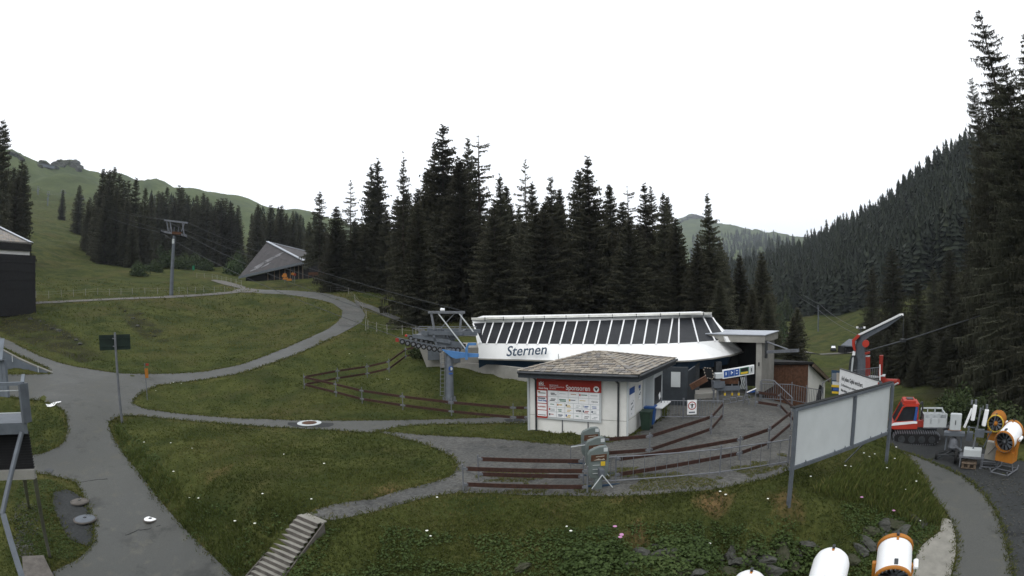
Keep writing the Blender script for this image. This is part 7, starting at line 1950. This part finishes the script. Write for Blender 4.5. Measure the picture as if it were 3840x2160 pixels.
for x in (-.85, .85): b = MB(); b.tube((x - .07, -.2, .22), (x + .07, -.2, .22), .23, n=16); LL(o, 'wheel', b, 'black')
b = MB(); b.beam((.5, .3, 1.6), (.85, .5, 2.55), .10, .10); LL(o, 'head_arm', b, 'white')
b = MB(); b.beam((.92, .45, 1.95), (1.0, .5, 2.75), .34, .22); LL(o, 'head', b, 'white', .03)
b = MB(); b.tube((.8, .5, 2.75), (.8, .5, 2.98), .06); b.tube((1.02, .5, 2.75), (1.02, .5, 3.0), .07); LL(o, 'sensor', b, 'galv')
b = MB(); b.box((.9, .4, 1.6), (.5, .05, .05)); b.box((1.1, .4, 1.3), (.7, .05, .05)); b.box((.85, .4, 1.15), (.35, .3, .45)); LL(o, 'rail', b, 'greysteel')
o = placed(3640, 1748, 'lance_stand', 'snow lance stand with tall mast and white head above a grey box', 'snow lance')
b = MB(); b.beam((0, 0, .8), (.18, 0, 2.9), .09, .09); LL(o, 'mast', b, 'galv')
b = MB(); b.beam((.42, -.05, 2.05), (.52, -.05, 2.85), .26, .22); LL(o, 'head', b, 'white', .03)
b = MB(); b.tube((.5, 0, 2.85), (.5, 0, 3.08), .07); b.tube((.3, 0, 2.8), (.3, 0, 3.0), .03); LL(o, 'sensor', b, 'galv')
b = MB(); b.box((0, 0, .72), (.95, .6, .34)); LL(o, 'base_box', b, 'greypanel', .02)
b = MB(); b.box((0, 0, .52), (1.35, .7, .08)); [b.beam((x, y, .5), (x, y, .0), .06, .06) for x in (-.6, .6) for y in (-.3, .3)]; b.box((.6, -.3, .02), (.3, .2, .04)); LL(o, 'frame', b, 'galv')
b = MB(); b.box((-.35, .2, 1.72), (.1, .2, .4)); b.box((.25, .1, 1.65), (.5, .3, .36)); b.beam((.3, .1, 1.75), (.9, .15, 1.7), .08, .08); b.beam((.85, .2, 1.7), (.55, .3, .9), .06, .06); b.beam((.85, .2, 1.7), (1.05, .25, 2.6), .03, .03); LL(o, 'valve_gear', b, 'greysteel')
b = MB(); b.beam((-.6, .2, .7), (-1.1, .25, .95), .08, .08); LL(o, 'drawbar', b, 'galv')
for x in (-.85,): b = MB(); b.tube((x - .07, .3, .4), (x + .07, .3, .4), .4, n=18); LL(o, 'wheel', b, 'black')
o = placed(3632, 1752, 'pallet', 'small brown wooden pallet under the lance stand', 'pallet')
for z in (.05, .28): 
    for y in (-.3, 0, .3): b = MB(); b.box((0, y, z), (.8, .16, .03)); LL(o, 'plank', b, 'wood')
for x in (-.32, 0, .32): b = MB(); b.box((x, 0, .16), (.12, .7, .2)); LL(o, 'block', b, 'wood')
o = placed(3705, 1752, 'control_cabinet', 'beige control cabinet on a steel skid left of the white snow gun', 'cabinet')
b = MB(); b.box((.05, 0, .85), (.62, .4, .85), ry=R(6)); LL(o, 'cabinet', b, 'paleconcrete', .02)
b = MB(); b.beam((-.1, -.22, .7), (.25, -.22, 1.1), .03, .02); LL(o, 'print_line', b, 'darksteel')
b = MB(); [b.box((0, y, z), (.85, .04, .05)) for y in (-.25, .25) for z in (.08, .35)]; [b.box((x, y, .2), (.04, .04, .35)) for x in (-.4, .4) for y in (-.25, .25)]; LL(o, 'skid', b, 'galv')
# small stones and litter on the gravel lot
st_ = MB()
for i in range(500):
    u, v = random.uniform(3650, 3840), random.uniform(1740, 2150)
    if i % 4 == 0 or i == 0: p = G(u, v)
    else: p = p + Vector((random.uniform(-.5, .5), random.uniform(-.5, .5), 0))
    if pip(np.array([p.x]), np.array([p.y]), SHEETS['lane'])[0]: continue
    s = random.uniform(.03, .09); st_.box((p.x, p.y, hz(p.x, p.y) + s * .3), (s, s * .8, s * .6), random.random() * 3, random.random())
o = st_.build('loose_stones', 'rock'); tag(o, 'loose stones and clods on the dark gravel at the right edge', 'gravel', kind='stuff')
